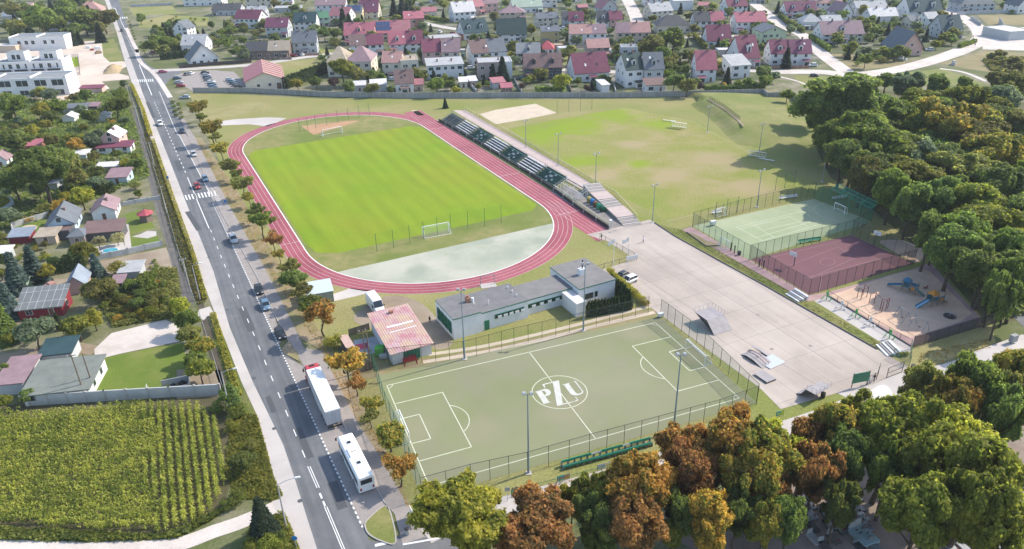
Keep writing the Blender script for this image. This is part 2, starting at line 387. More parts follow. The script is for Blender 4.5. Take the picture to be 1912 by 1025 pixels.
pit = [T(47.5, -TR + 4), T(48.2, TR - 4), T(44, TR - 1.2), T(-46.5, TR - 1.1), T(-49.5, TR - 4), T(-50, -TR + 7), T(-47, -TR + 2), T(-40, -TR + .9), T(40, -TR + .9), T(44, -TR + 1.6)]
sheet('football_pitch', pit, m_pitch, 2, world=True)
hm = [p for p in stadium(TR, n=60) if (p[0] - TC[0]) * TD[0] + (p[1] - TC[1]) * TD[1] < -TS - .5]
A_, B_ = G2(628, 507), G2(1031, 416)
hm = [p for p in stadium(TR - .15, n=80) if (B_[0] - A_[0]) * (p[1] - A_[1]) - (B_[1] - A_[1]) * (p[0] - A_[0]) < 0]
sheet('half_moon_court', hm, m_halfm, 2, world=True)
sheet('clay_corner', [(563, 235.5), (585, 251.5), (640, 236), (655, 231), (672, 225), (640, 226.5)], m_clay, 3)
sheet('long_jump_sand', [(768, 206), (778, 205.5), (793, 215), (780, 216)], m_sandp, 3)
sheet('west_path', [(396, 228), (440, 222.5), (500, 219), (536, 220.5), (518, 228), (500, 236), (465, 232), (410, 234.5)], m_conc, 2)
sheet('garage_path', [(619, 550), (655, 538), (700, 544), (660, 554), (621, 563)], m_conc, 2)
# second field
m_field2 = mat('patchy training grass', (.215, .225, .045), (.30, .25, .11), .09, .95, (.195, .225, .04), .028, fine=.24, fscale=2)
sheet('training_field', [(948, 240), (1165, 201), (1285, 224), (1400, 280), (1495, 335), (1500, 346), (1400, 378), (1240, 410), (1130, 350), (1040, 294)], m_field2, 1)
def patch(m, c, r, col):
    """greener growth about a point, fading with distance and broken by noise"""
    n, l = m.node_tree.nodes, m.node_tree.links; b = n['Principled BSDF']; geo = n.new('ShaderNodeNewGeometry'); d = n.new('ShaderNodeVectorMath'); d.operation = 'DISTANCE'; l.new(geo.outputs['Position'], d.inputs[0]); d.inputs[1].default_value = c
    no = n.new('ShaderNodeTexNoise'); no.inputs['Scale'].default_value = .12; no.inputs['Detail'].default_value = 5; l.new(geo.outputs['Position'], no.inputs['Vector'])
    a = n.new('ShaderNodeMath'); a.operation = 'MULTIPLY_ADD'; a.inputs[1].default_value = r * 1.5; l.new(no.outputs['Fac'], a.inputs[0]); l.new(d.outputs['Value'], a.inputs[2])
    mr = n.new('ShaderNodeMapRange'); mr.inputs['From Min'].default_value = r * 1.75; mr.inputs['From Max'].default_value = r * 1.05; mr.inputs['To Max'].default_value = .85; l.new(a.outputs[0], mr.inputs['Value'])
    x = n.new('ShaderNodeMix'); x.data_type = 'RGBA'; l.new(mr.outputs['Result'], x.inputs['Factor']); l.new(b.inputs['Base Color'].links[0].from_socket, x.inputs['A']); x.inputs['B'].default_value = (*col, 1); l.new(x.outputs['Result'], b.inputs['Base Color'])
for u_, v_, r_ in ((1010, 252, 14), (1070, 235, 17), (1140, 215, 15), (1230, 232, 9), (1190, 305, 6), (1085, 300, 8)): patch(m_field2, tuple(G(u_, v_)), r_, (.2, .27, .012))
for u_, v_, r_ in ((1130, 330, 9), (1260, 330, 12), (1330, 300, 14), (1180, 270, 8), (1400, 350, 10)): patch(m_field2, tuple(G(u_, v_)), r_, (.33, .26, .14))
def streaks(m, ang, lo, hi, sc=(1.1, .03)):
    n, l = m.node_tree.nodes, m.node_tree.links; b = n['Principled BSDF']; geo = n.new('ShaderNodeNewGeometry'); mp = n.new('ShaderNodeVectorRotate'); mp.inputs['Axis'].default_value = (0, 0, 1); mp.inputs['Angle'].default_value = ang; l.new(geo.outputs['Position'], mp.inputs['Vector'])
    vm = n.new('ShaderNodeVectorMath'); vm.operation = 'MULTIPLY'; vm.inputs[1].default_value = (*sc, 0); l.new(mp.outputs[0], vm.inputs[0]); no = n.new('ShaderNodeTexNoise'); no.inputs['Scale'].default_value = 1; no.inputs['Detail'].default_value = 4; l.new(vm.outputs[0], no.inputs['Vector'])
    mr = n.new('ShaderNodeMapRange'); mr.inputs['From Min'].default_value = .3; mr.inputs['From Max'].default_value = .7; mr.inputs['To Min'].default_value = lo; mr.inputs['To Max'].default_value = hi; l.new(no.outputs['Fac'], mr.inputs['Value'])
    x = n.new('ShaderNodeMix'); x.data_type = 'RGBA'; x.blend_type = 'MULTIPLY'; x.inputs['Factor'].default_value = 1; l.new(b.inputs['Base Color'].links[0].from_socket, x.inputs['A']); l.new(mr.outputs['Result'], x.inputs['B']); l.new(x.outputs['Result'], b.inputs['Base Color'])
streaks(m_asph, -.45, .82, 1.2); streaks(m_tart, TA, .93, 1.07, (.9, .05)); streaks(m_pitch, TA, .92, 1.08, (.35, .03))
b = MB()
for Q in ([(1160, 203), (1290, 226), (1492, 336)], [(1125, 273), (1310, 264)], [(1245, 413), (1300, 400)]): strip(Q, .16, 3 * LAY, b)
b.build('training_line', mat('faint line', (.36, .34, .19)))['kind'] = 'structure'
sheet('beach_court', [(896, 213), (926, 205), (1000, 193.5), (1040, 211), (985, 222), (925, 232)], m_sand, 2)
sheet('stand_walkway', [(846, 206), (868, 205.5), (960, 258), (1060, 316), (1130, 358), (1120, 372), (1060, 338), (950, 268)], mat('pinkish slabs', (.50, .40, .365), (.43, .345, .32), .5, .9, fine=.1), 2)
sheet('bin_yard', [(1028, 357), (1060, 345), (1105, 370), (1190, 418), (1140, 430)], mat('dark yard slabs', (.25, .225, .21), (.18, .165, .155), .4, .9, fine=.1), 4)
# grassed bank with a level top behind its crest
CR = [G(u, v, 3.0) for u, v in ((1322, 183), (1350, 199), (1378, 221), (1404, 250))]; b = MB(); NX, NY = 40, 46; X0, Y0, X1, Y1 = 58, 225, 132, 318; hgt = {}
for i in range(NX + 1):
    for j in range(NY + 1):
        x, y = X0 + (X1 - X0) * i / NX, Y0 + (Y1 - Y0) * j / NY; best = (1e9, 0, 0)
        for k in range(3):
            A, B = CR[k], CR[k + 1]; L2 = (B.x - A.x) ** 2 + (B.y - A.y) ** 2; t = ((x - A.x) * (B.x - A.x) + (y - A.y) * (B.y - A.y)) / L2; tc = min(1, max(0, t)); px, py = A.x + (B.x - A.x) * tc, A.y + (B.y - A.y) * tc
            d = math.hypot(x - px, y - py); sd = (B.x - A.x) * (y - A.y) - (B.y - A.y) * (x - A.x)
            if d < best[0]: best = (d, sd, (k + t) / 3)
        d, sd, t = best; run = 7.5 if sd < 0 else 44; f = max(0, 1 - d / run); f = f * f * (3 - 2 * f)
        hgt[i, j] = (x, y, -.12 + 2.5 * f * min(1, max(0, 1.12 - t) * 2.4))
for i in range(NX):
    for j in range(NY):
        q = [hgt[i, j], hgt[i + 1, j], hgt[i + 1, j + 1], hgt[i, j + 1]]
        if max(p[2] for p in q) > -.1: b.face(q)
o = b.build('grass_bank', mat('bank grass', (.19, .20, .06), (.25, .23, .09), .2, .95, (.16, .185, .045), .06, fine=.2, fscale=2.5), smooth=True); o['kind'] = 'structure'
bm = bmesh.new(); bm.from_mesh(o.data); bmesh.ops.remove_doubles(bm, verts=bm.verts, dist=.01); bm.to_mesh(o.data); bm.free(); o.data.polygons.foreach_set('use_smooth', [True] * len(o.data.polygons))
b = MB(); cp = catmull([(p.x, p.y) for p in CR], 8); strip(cp[:20], .9, 2.44, b, True); b.build('crest_path', m_soil)['kind'] = 'structure'
# plaza
m_plaza = mat('pale plaza slabs', (.435, .365, .31), (.385, .325, .28), .25, .85, (.475, .405, .35), .05, fine=.05, fscale=7)
PA = math.atan2(G2(1432, 605)[1] - G2(1289, 512)[1], G2(1432, 605)[0] - G2(1289, 512)[0])
joints(m_plaza, (9.5, 8.2), -PA, .62, .05)
sheet('plaza', [(1095, 438), (1168, 421), (1213, 410), (1222, 416), (1261, 442), (1387, 511), (1432, 536), (1638, 653), (1700, 687), (1692, 700), (1640, 716), (1563, 734), (1458, 764), (1418, 724), (1236, 590), (1212, 572), (1178, 545), (1132, 512), (1120, 505), (1186, 484), (1135, 451)], m_plaza, 5)
sheet('plaza_slope', [(1692, 700), (1760, 694), (1720, 740), (1650, 760), (1600, 752), (1563, 734), (1640, 716)], m_conc, 4)
streaks(m_plaza, 0, .88, 1.08, (.06, .06)); streaks(m_plaza, -PA, .93, 1.05, (.03, .6)); streaks(m_turf, 0, .92, 1.07, (.05, .05))
for u_, v_, r_ in ((1290, 660, 4), (790, 800, 4), (1050, 760, 6), (1180, 620, 5), (900, 800, 5)): patch(m_turf, tuple(G(u_, v_)), r_, (.25, .24, .145))
for u_, v_, r_ in ((960, 470, 5), (780, 505, 4), (900, 445, 5), (1010, 450, 3)): patch(m_halfm, tuple(G(u_, v_)), r_, (.28, .30, .235))
b = MB()
for P in ([(1222, 470), (1289, 512), (1440, 605), (1570, 690)], [(1170, 500), (1290, 575), (1420, 655), (1530, 722)], [(1280, 452), (1420, 535), (1560, 625), (1640, 680)]): strip(P, .14, 6 * LAY, b)
for u_, v_ in ((1415, 588), (1326, 594), (1441, 652), (1513, 646), (1180, 480)): strip([(u_ - 3, v_ - 1), (u_ + 3, v_ + 1)], .7, 7 * LAY, b)
b.build('drain_channel', mat('drain', (.26, .225, .21)))['kind'] = 'structure'
b = MB()
for P, w in (([(452, 575), (470, 618)], 1.6), ([(350, 395), (372, 430)], 1.4), ([(556, 800), (580, 855)], 1.1), ([(620, 900), (640, 950)], 1.5), ([(330, 300), (338, 318)], 1.8), ([(500, 740), (512, 770)], .9), ([(275, 190), (288, 220)], 1.4)): strip(P, w, 3.5 * LAY, b)
for u_, v_ in ((424, 578), (474, 706), (512, 800), (560, 935), (390, 480)): p = G(u_, v_, 4 * LAY); b.face([(p.x + .4 * math.cos(k * .785), p.y + .4 * math.sin(k * .785), p.z) for k in range(8)])
b.build('road_repair', mat('fresh asphalt', (.085, .088, .094), rough=.8))['kind'] = 'structure'
sheet('entrance_apron', [(1618, 740), (1636, 722), (1655, 720), (1668, 738), (1660, 760), (1628, 768)], mat('white concrete', (.58, .55, .52)), 7.3, smooth=3)
# turf football pitch with its markings
sheet('turf_pitch', [(700, 702), (1233, 591), (1413, 752), (788, 932)], m_turf, 3)
b = MB()
PO, P1, P3 = Vector(G2(722.3, 719.9)), Vector(G2(1223.6, 602.4)), Vector(G2(801.4, 907.3))
E1 = (P1 - PO).normalized(); E2 = Vector((E1.y, -E1.x)); PL, PW_ = (P1 - PO).length, (P3 - PO).length
def Q(a, c): p = PO + E1 * a + E2 * c; return (p.x, p.y)
ZL = 4 * LAY
def ln(*pts): strip([Q(*p) for p in pts], .17, ZL, b, True)
ln((0, 0), (PL, 0)); ln((PL, 0), (PL, PW_)); ln((PL, PW_), (0, PW_)); ln((0, PW_), (0, 0)); ln((PL / 2, 0), (PL / 2, PW_))
CCx, CCy, CRd = PL / 2, PW_ / 2, .06151 * 80
def arc(cx, cy, r, t0, t1, n=40): strip([Q(cx + r * math.cos(t0 + (t1 - t0) * k / n), cy + r * math.sin(t0 + (t1 - t0) * k / n)) for k in range(n + 1)], .15, ZL, b, True)
arc(CCx, CCy, CRd, 0, 2 * math.pi, 64)
for sx in (0, 1):
    X = lambda a: a if sx == 0 else PL - a
    y0, y1, dep = PW_ * (.5 - .287), PW_ * (.5 + .287), PL * .156
    ln((X(0), y0), (X(dep), y0)); ln((X(dep), y0), (X(dep), y1)); ln((X(dep), y1), (X(0), y1))
    g0, g1, gd = PW_ * (.5 - .125), PW_ * (.5 + .125), PL * .058
    ln((X(0), g0), (X(gd), g0)); ln((X(gd), g0), (X(gd), g1)); ln((X(gd), g1), (X(0), g1))
    if sx == 0: arc(dep - 2.6, CCy, 4.7, -.98, .98, 20)
    else: arc(PL - dep + 2.6, CCy, 4.7, math.pi - .98, math.pi + .98, 20)
    for cy, t in ((0, 0), (PW_, 0)):
        s0 = 0 if (sx == 0) == (cy == 0) else math.pi / 2
        t0 = {(0, True): 0, (0, False): -math.pi / 2, (1, True): math.pi / 2, (1, False): math.pi}[(sx, cy == 0)]
        arc(X(0), cy, 1.0, t0, t0 + math.pi / 2, 8)
b.build('turf_line', m_cream, fix=True)['kind'] = 'structure'
# the letters painted in the centre circle
b = MB(); ZG = 5 * LAY
def L_(pts): b.face([tuple(G(985 + x / 13.664, 695 + y / 13.664, ZG)) for x, y in pts])
L_([(370, 310), (640, 240), (650, 262), (430, 318), (452, 398), (428, 396), (395, 335)])
L_([(640, 240), (800, 202), (900, 800), (1205, 735), (1262, 690), (1212, 622), (1228, 618), (1300, 715), (1285, 728), (890, 832), (755, 862)])
L_([(185, 500), (340, 455), (360, 478), (470, 640), (550, 752), (615, 760), (410, 810), (402, 790), (230, 520)])
pb = [(340, 455), (420, 425), (480, 424), (540, 440), (580, 475), (598, 520), (575, 570), (520, 598), (450, 612), (430, 580), (470, 565), (478, 540), (455, 500), (420, 475), (360, 478)]
for q in (pb[0:2] + pb[13:15], pb[1:4] + pb[12:14], pb[3:6] + pb[11:13], pb[5:7] + pb[10:12], pb[6:11]): L_(q)
L_([(870, 320), (960, 300), (1040, 272), (1072, 268), (1055, 298), (1200, 490), (1190, 590), (1100, 555), (930, 330)])
L_([(1200, 490), (1240, 530), (1290, 548), (1350, 535), (1385, 505), (1390, 480), (1210, 250), (1155, 240), (1245, 220), (1238, 240), (1420, 480), (1420, 515), (1390, 550), (1310, 580), (1250, 590), (1190, 590)])
b.build('pitch_lettering', mat('faded white', (.56, .56, .51), (.48, .48, .42), .8), fix=True)['kind'] = 'structure'
sheet('dirt_track', [(640, 690), (800, 668), (960, 640), (1100, 606), (1215, 578), (1222, 590), (1100, 618), (960, 655), (820, 684), (700, 706)], m_verge, 1, smooth=3)
b = MB()
for P in ([(800, 662), (900, 647), (1000, 625), (1110, 598), (1212, 572)], [(790, 676), (900, 658), (1000, 637), (1110, 609), (1222, 583)]): strip(P, 1.1, 2 * LAY, b, smooth=5)
b.build('wheel_track', m_sand)['kind'] = 'structure'
sheet('van_yard', [(660, 590), (720, 553), (775, 560), (812, 590), (846, 640), (812, 652), (780, 622), (690, 612)], m_soil, 1, smooth=3)
# courts
sheet('tennis_court', [(1295, 422), (1519, 372), (1627, 414), (1398, 485)], m_tenn, 3)
b = MB(); ZC = 4 * LAY
for P in ([(1375, 424), (1498, 394.5)], [(1383, 427), (1474, 404)], [(1410, 444), (1516, 414)], [(1423, 449.5), (1535, 418)], [(1375, 424), (1423, 449.5)], [(1498, 394.5), (1535, 418)], [(1409, 420.5), (1445, 443)], [(1474, 404), (1510, 424)], [(1429, 429), (1493, 414)], [(1296, 421), (1520, 372)], [(1520, 372), (1626, 414)]): strip(P, .12, ZC, b)
strip([(1545, 378), (1520, 388), (1530, 402), (1560, 412)], .12, ZC, b, smooth=5)
b.build('tennis_line', m_cream)['kind'] = 'structure'
sheet('basketball_court', [(1403, 484), (1590, 438.5), (1706, 492), (1511, 550)], m_redc, 3)
b = MB()
for P in ([(1435, 482), (1590, 445)], [(1500, 520), (1645, 483)], [(1475, 495), (1565, 461)], [(1565, 461), (1590, 478)], [(1510, 520), (1600, 480)], [(1535, 512), (1530, 545)]): strip(P, .08, ZC, b)
arc_p = [G2(1545 + 14 * math.cos(t), 489 + 7 * math.sin(t)) for t in [2 * math.pi * k / 24 for k in range(25)]]
strip(arc_p, .08, ZC, b, True)
b.build('court_line', mat('faded court paint', (.33, .2, .22)))['kind'] = 'structure'
sheet('court_path', [(1273, 429), (1291, 423.5), (1400, 485), (1511, 551), (1548, 545), (1720, 497), (1738, 490), (1749, 503), (1837, 601), (1703, 646), (1700, 652), (1545, 556), (1506, 563), (1480, 548)], m_pink, 1)
sheet('court_border', [(1283, 434), (1296, 436), (1320, 450), (1345, 456), (1356, 464), (1340, 462), (1318, 460)], m_verge, 2)
sheet('north_sand', [(1643, 453), (1660, 448), (1690, 450), (1728, 470), (1712, 490), (1690, 482)], m_sandp, 2, smooth=3)
sheet('playground', [(1549, 551.5), (1600, 535), (1673, 511), (1717, 501), (1737, 507), (1770, 540), (1815, 585), (1792, 601), (1700, 630.5), (1640, 605)], m_sandp, 3)
sheet('exercise_path', [(1520, 562), (1545, 552.5), (1701, 648), (1698, 661), (1667, 653)], m_conc, 3)
sheet('plaza_bank', [(1224, 417), (1272, 428), (1506, 562), (1520, 562), (1667, 653), (1640, 653), (1432, 535), (1261, 441)], m_lawn, 1)
b = MB()
for P in ([(1222, 416), (1261, 442), (1432, 536), (1638, 652.6)], [(1545, 552), (1701, 647)], [(1282, 434), (1318, 460), (1345, 459)]):
    q = [G2(*p) for p in P]
    for a, c in zip(q, q[1:]): b.bar((*a, .1), (*c, .1), .15, .3)
b.build('retaining_edge', mat('dark kerb', (.14, .12, .115)))['kind'] = 'structure'
# southern pavement and road below the big trees
road('south_pavement', [(795, 1000), (870, 965), (960, 938), (1050, 914), (1130, 892), (1240, 858), (1350, 830), (1480, 795), (1590, 755), (1690, 708), (1780, 688), (1840, 663), (1925, 632)], 3.4, m_conc, 6)
road('south_road', [(700, 1040), (800, 1014), (900, 985), (1000, 954), (1130, 916), (1300, 868), (1470, 815), (1600, 773), (1720, 725), (1840, 690), (1930, 652)], 5.5, m_asph2, 3)
b = MB(); strip([(752, 1017), (830, 1002), (900, 976)], .3, Z + .02, b, smooth=4); strip([(700, 1019), (722, 1014)], .5, Z + .02, b)
b.build('give_way_line', m_white)['kind'] = 'structure'
sheet('north_east_road', [(1886, 585), (1900, 575), (1925, 566), (1925, 620), (1905, 605)], m_asph2, 3)
sheet('cemetery_ground', [(1480, 850), (1640, 800), (1780, 760), (1930, 720), (1990, 1060), (1380, 1080), (1250, 1000)], mat('trodden cemetery ground', (.28, .22, .18), (.22, .17, .135), .4, .95, fine=.2), 1)
sheet('forest_floor', [(1500, 230), (1560, 160), (1912, 190), (1960, 560), (1890, 600), (1840, 600), (1755, 500), (1640, 400), (1550, 330)], mat('forest floor', (.075, .085, .025), (.13, .11, .05), .15, .95, fine=.25, fscale=2), 1)
# allotments, lanes and the corn field on the left
road('allotment_lane', [(248, 205), (262, 250), (282, 320), (302, 400), (322, 460), (338, 520), (352, 570)], 2.6, mat('grey lane', (.17, .155, .14), (.125, .115, .10), .4, .95, fine=.2), 2)
sheet('gravel_yard', [(176, 652), (208, 622), (309, 597), (334, 608), (337, 637), (226, 660), (178, 672)], m_gravel, 2)
road('yard_path', [(-10, 672), (50, 660), (110, 645), (180, 655)], 3.2, m_soil, 1)
sheet('yard_lawn', [(172, 674), (226, 661), (342, 640), (352, 706), (280, 738), (165, 746)], mat('fresh lawn', (.135, .195, .018), (.2, .195, .06), .25, .95, (.11, .16, .02), .08, fine=.2, fscale=4), 1)
sheet('yard_soil', [(330, 690), (410, 690), (424, 738), (330, 745)], m_soil, 2)
road('gravel_road', [(-40, 1016), (60, 1020), (176, 1021), (276, 1022), (340, 1014), (400, 992), (450, 975), (520, 945)], 2.7, m_gravel, 3)
sheet('corn_soil', [(-60, 760), (420, 735), (440, 860), (420, 940), (330, 1003), (-60, 1002)], mat('dark field soil', (.10, .085, .05), (.075, .07, .03), .4, .95), 1)
sheet('roadside_green', [(268, 200), (279, 252), (324, 381), (371, 507), (385, 560), (372, 588), (340, 510), (300, 380)], mat('weedy bank', (.105, .135, .025), (.16, .15, .05), .4, .95, (.085, .11, .02), .1, fine=.3, fscale=3), 1)
sheet('south_bank_green', [(398, 583), (412, 612), (480, 775), (512, 893), (528, 925), (505, 936), (440, 920), (425, 740), (400, 640)], MATS['weedy bank'], 1)
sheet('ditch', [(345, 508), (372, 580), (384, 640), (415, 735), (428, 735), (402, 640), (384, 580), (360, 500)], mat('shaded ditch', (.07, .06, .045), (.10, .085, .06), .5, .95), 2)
sheet('villa_garden', [(25, 445), (90, 415), (300, 370), (310, 458), (175, 490), (20, 470)], m_yard, 1)
sheet('villa_lawn', [(243, 440), (290, 431), (300, 455), (247, 464)], MATS['fresh lawn'], 2)
sheet('villa_lawn', [(232, 400), (262, 392), (292, 425), (243, 438)], MATS['fresh lawn'], 2)
sheet('villa_lawn', [(28, 420), (90, 408), (92, 428), (30, 438)], MATS['fresh lawn'], 2)
sheet('villa_path', [(230, 420), (240, 418), (246, 465), (234, 472)], m_conc, 3)
sheet('villa_path', [(246, 442), (262, 437), (275, 431), (292, 432), (292, 440), (275, 445)], m_conc, 3)
sheet('villa_path', [(32, 431), (45, 422), (62, 420), (70, 424), (60, 432), (40, 436)], m_sand, 3, smooth=3)
sheet('villa_terrace', [(165, 485), (172, 462), (230, 452), (236, 470), (200, 482)], m_conc, 2)
sheet('allotment_plot', [(180, 490), (310, 462), (328, 505), (240, 530), (190, 520)], m_soil, 1)
sheet('allotment_plot', [(10, 570), (80, 520), (130, 520), (160, 545), (110, 560), (40, 580)], m_soil, 1)
sheet('allotment_plot', [(0, 600), (60, 600), (45, 640), (0, 648)], m_soil, 1)
sheet('allotment_plot', [(110, 212), (160, 205), (165, 214), (70, 222), (10, 216)], m_soil, 1)
# building site and white terraces, top left
sheet('site_ground', [(-10, 85), (140, 78), (200, 75), (215, 112), (238, 116), (240, 122), (215, 135), (240, 142), (242, 148), (190, 152), (205, 165), (125, 190), (-10, 190)], mat('site sand', (.56, .46, .38), (.47, .38, .30), .15, .95, (.60, .51, .43), .04, fine=.12, fscale=3), 1)
sheet('site_lawn', [(112, 110), (145, 106), (149, 124), (116, 127)], m_pitch, 2)
sheet('site_bank', [(190, 78), (212, 72), (232, 114), (205, 116), (193, 105)], m_lawn, 2)
sheet('estate_ground', [(440, 20), (700, 10), (1100, -8), (1912, -8), (1812, 60), (1790, 92), (1690, 106), (1560, 100), (1520, 128), (1440, 132), (1380, 172), (1150, 176), (960, 176), (700, 178), (640, 176), (610, 120), (560, 112), (440, 112), (400, 70)], mat('estate yards', (.06, .082, .03), (.27, .235, .205), .11, .95, (.09, .10, .036), .03, lo=.47, hi=.62, fine=.25, fscale=1.5), 0)
# streets among the houses
for P, w in (([(1440, 134), (1530, 134), (1590, 140), (1650, 134), (1700, 124), (1750, 110), (1800, 92), (1832, 72), (1826, 52), (1806, 38), (1776, 22), (1755, 14)], 9.5),
             ([(1385, -12), (1405, 4), (1432, 25), (1458, 46), (1500, 66), (1515, 83), (1545, 108), (1580, 134)], 8), ([(1163, -14), (1174, 4), (1185, 25), (1192, 46)], 9),
             ([(281, 132), (336, 130), (376, 127.5), (480, 120), (560, 108), (593, 104), (640, 97), (670, 88)], 6.5), ([(780, 40), (820, 49), (862, 56), (880, 62)], 6.5), ([(1050, 130), (1140, 134), (1240, 130), (1300, 131), (1370, 131), (1440, 134)], 6),
             ([(1120, 72), (1200, 74), (1290, 69), (1420, 66)], 5), ([(800, 92), (880, 92), (960, 90)], 5), ([(255, 92), (262, 115), (290, 140), (318, 182)], 2.2), ([(236, 52), (246, 75), (258, 98)], 2.2), ([(1452, 142), (1490, 152), (1520, 165)], 1.6), ([(1755, 128), (1800, 135), (1842, 152)], 2.2),
             ([(1575, 136), (1600, 143), (1630, 152)], 3)):
    road('street', P, w, m_gravel if w > 7 or w < 2.3 else m_conc, (3 if w < 3 else 1.05) + w * .083)
sheet('warehouse_car_park', [(326, 141), (352, 134), (400, 131), (437, 134), (470, 168), (360, 169), (340, 160)], m_pave, 3)
sheet('industrial_yard', [(1832, 58), (1870, 52), (1930, 50), (1930, 95), (1835, 92)], m_gravel, .6)
for P in ([(240, 14), (322, 11), (330, 22), (355, 24), (250, 30)], [(258, 40), (310, 28), (390, 32), (388, 48), (260, 52)], [(500, 118), (590, 108), (612, 122), (520, 142)], [(1325, 105), (1362, 100), (1372, 128), (1330, 130)]): sheet('bare_plot', P, m_field, 1)
for P in ([(1552, 100), (1690, 108), (1690, 122), (1590, 132)], [(1755, 118), (1840, 95), (1930, 100), (1930, 145), (1800, 128)], [(1825, 28), (1930, 28), (1930, 46), (1845, 46)]): sheet('bare_plot', P, mat('heath', (.27, .22, .11), (.2, .17, .08), .1, .95, fine=.15, fscale=1.5), 1)
for P in ([(1052, 105), (1090, 102), (1085, 128), (1050, 128)], [(595, 88), (640, 95), (600, 102)], [(800, 36), (835, 38), (830, 44), (795, 40)], [(1096, 24), (1118, 26), (1115, 48), (1100, 48)], [(1165, 165), (1188, 163), (1190, 172), (1168, 173)], [(1480, 140), (1600, 145), (1760, 128), (1842, 158), (1700, 160), (1500, 165)]): sheet('garden_lawn', P, m_lawn, 1)

# ================================================================ PLANT AND HOUSE BUILDERS
LAND = []          # (x, y, phrase): things one can find, used to tell plants apart
PLANTS = []        # (object, size word, colour, noun, x, y)
LEAF = {
    'green': leafmat('leaves mid green', (0.0977, 0.139, 0.0298), (0.268, 0.302, 0.0632), (0.172, 0.214, 0.0436)),
    'dark': leafmat('leaves dark green', (.095, .14, .04), (.25, .29, .075), (.165, .208, .055)),
    'yellow': leafmat('leaves yellow green', (0.179, 0.197, 0.0316), (0.478, 0.418, 0.0669), (0.323, 0.314, 0.0437)),
    'lime': leafmat('leaves bright green', (.128, .155, .026), (.32, .305, .058), (.215, .228, .038)),
    'olive': leafmat('leaves olive', (0.132, 0.145, 0.0367), (0.32, 0.29, 0.0918), (0.217, 0.214, 0.0597)),
    'grey': leafmat('leaves grey green', (0.114, 0.151, 0.0859), (0.252, 0.29, 0.184), (0.178, 0.214, 0.127)),
    'orange': leafmat('leaves orange brown', (0.152, 0.155, 0.0321), (0.608, 0.38, 0.0918), (0.433, 0.256, 0.0574)),
    'russet': leafmat('leaves russet', (0.152, 0.119, 0.0367), (0.585, 0.333, 0.115), (0.386, 0.208, 0.0688)),
    'turning': leafmat('leaves turning', (0.114, 0.151, 0.0298), (0.48, 0.325, 0.0746), (0.275, 0.255, 0.0482)),
    'needle': leafmat('needles dark', (.03, .05, .032), (.075, .105, .058)),
    'blue': leafmat('needles blue', (.07, .11, .105), (.17, .23, .2)),
    'thuja': leafmat('thuja green', (.035, .06, .02), (.085, .115, .035)),
    'gold': leafmat('golden foliage', (.20, .19, .025), (.5, .43, .06)),
    'plum': leafmat('purple leaves', (.07, .045, .045), (.15, .09, .08)),
    'pale': leafmat('pale blossom leaves', (.32, .3, .17), (.55, .5, .3)),
    'corn': leafmat('corn leaves', (.125, .155, .025), (.47, .42, .10), (.285, .295, .052)),
}
m_bark = mat('bark', (.10, .075, .055), (.06, .045, .035), 3, .95)
def quads(P, Nn, size, rs, long=1.5):
    """leaf-sized faces at P, facing about Nn"""
    n = len(P); Nn = Nn + rs.normal(0, .4, (n, 3)); Nn /= np.linalg.norm(Nn, axis=1)[:, None]
    a = np.cross(Nn, rs.normal(0, 1, (n, 3))); a /= np.linalg.norm(a, axis=1)[:, None] + 1e-9; b = np.cross(Nn, a)
    s = (size * rs.uniform(.6, 1.3, n))[:, None]; a = a * s * .5; b = b * s * .5 * long
    return np.stack([P - a * .6 - b, P + a - b * .2, P + a * .5 + b, P - a + b * .15], 1).reshape(-1, 3)
def quadmesh(name, V, m):
    n = len(V) // 4; me = bpy.data.meshes.new(name); me.vertices.add(4 * n); me.vertices.foreach_set('co', V.astype(np.float32).ravel())
    me.loops.add(4 * n); me.loops.foreach_set('vertex_index', np.arange(4 * n, dtype=np.int32))
    me.polygons.add(n); me.polygons.foreach_set('loop_start', np.arange(0, 4 * n, 4, dtype=np.int32))
    me.materials.append(m); me.update(calc_edges=True); me.validate(); return me
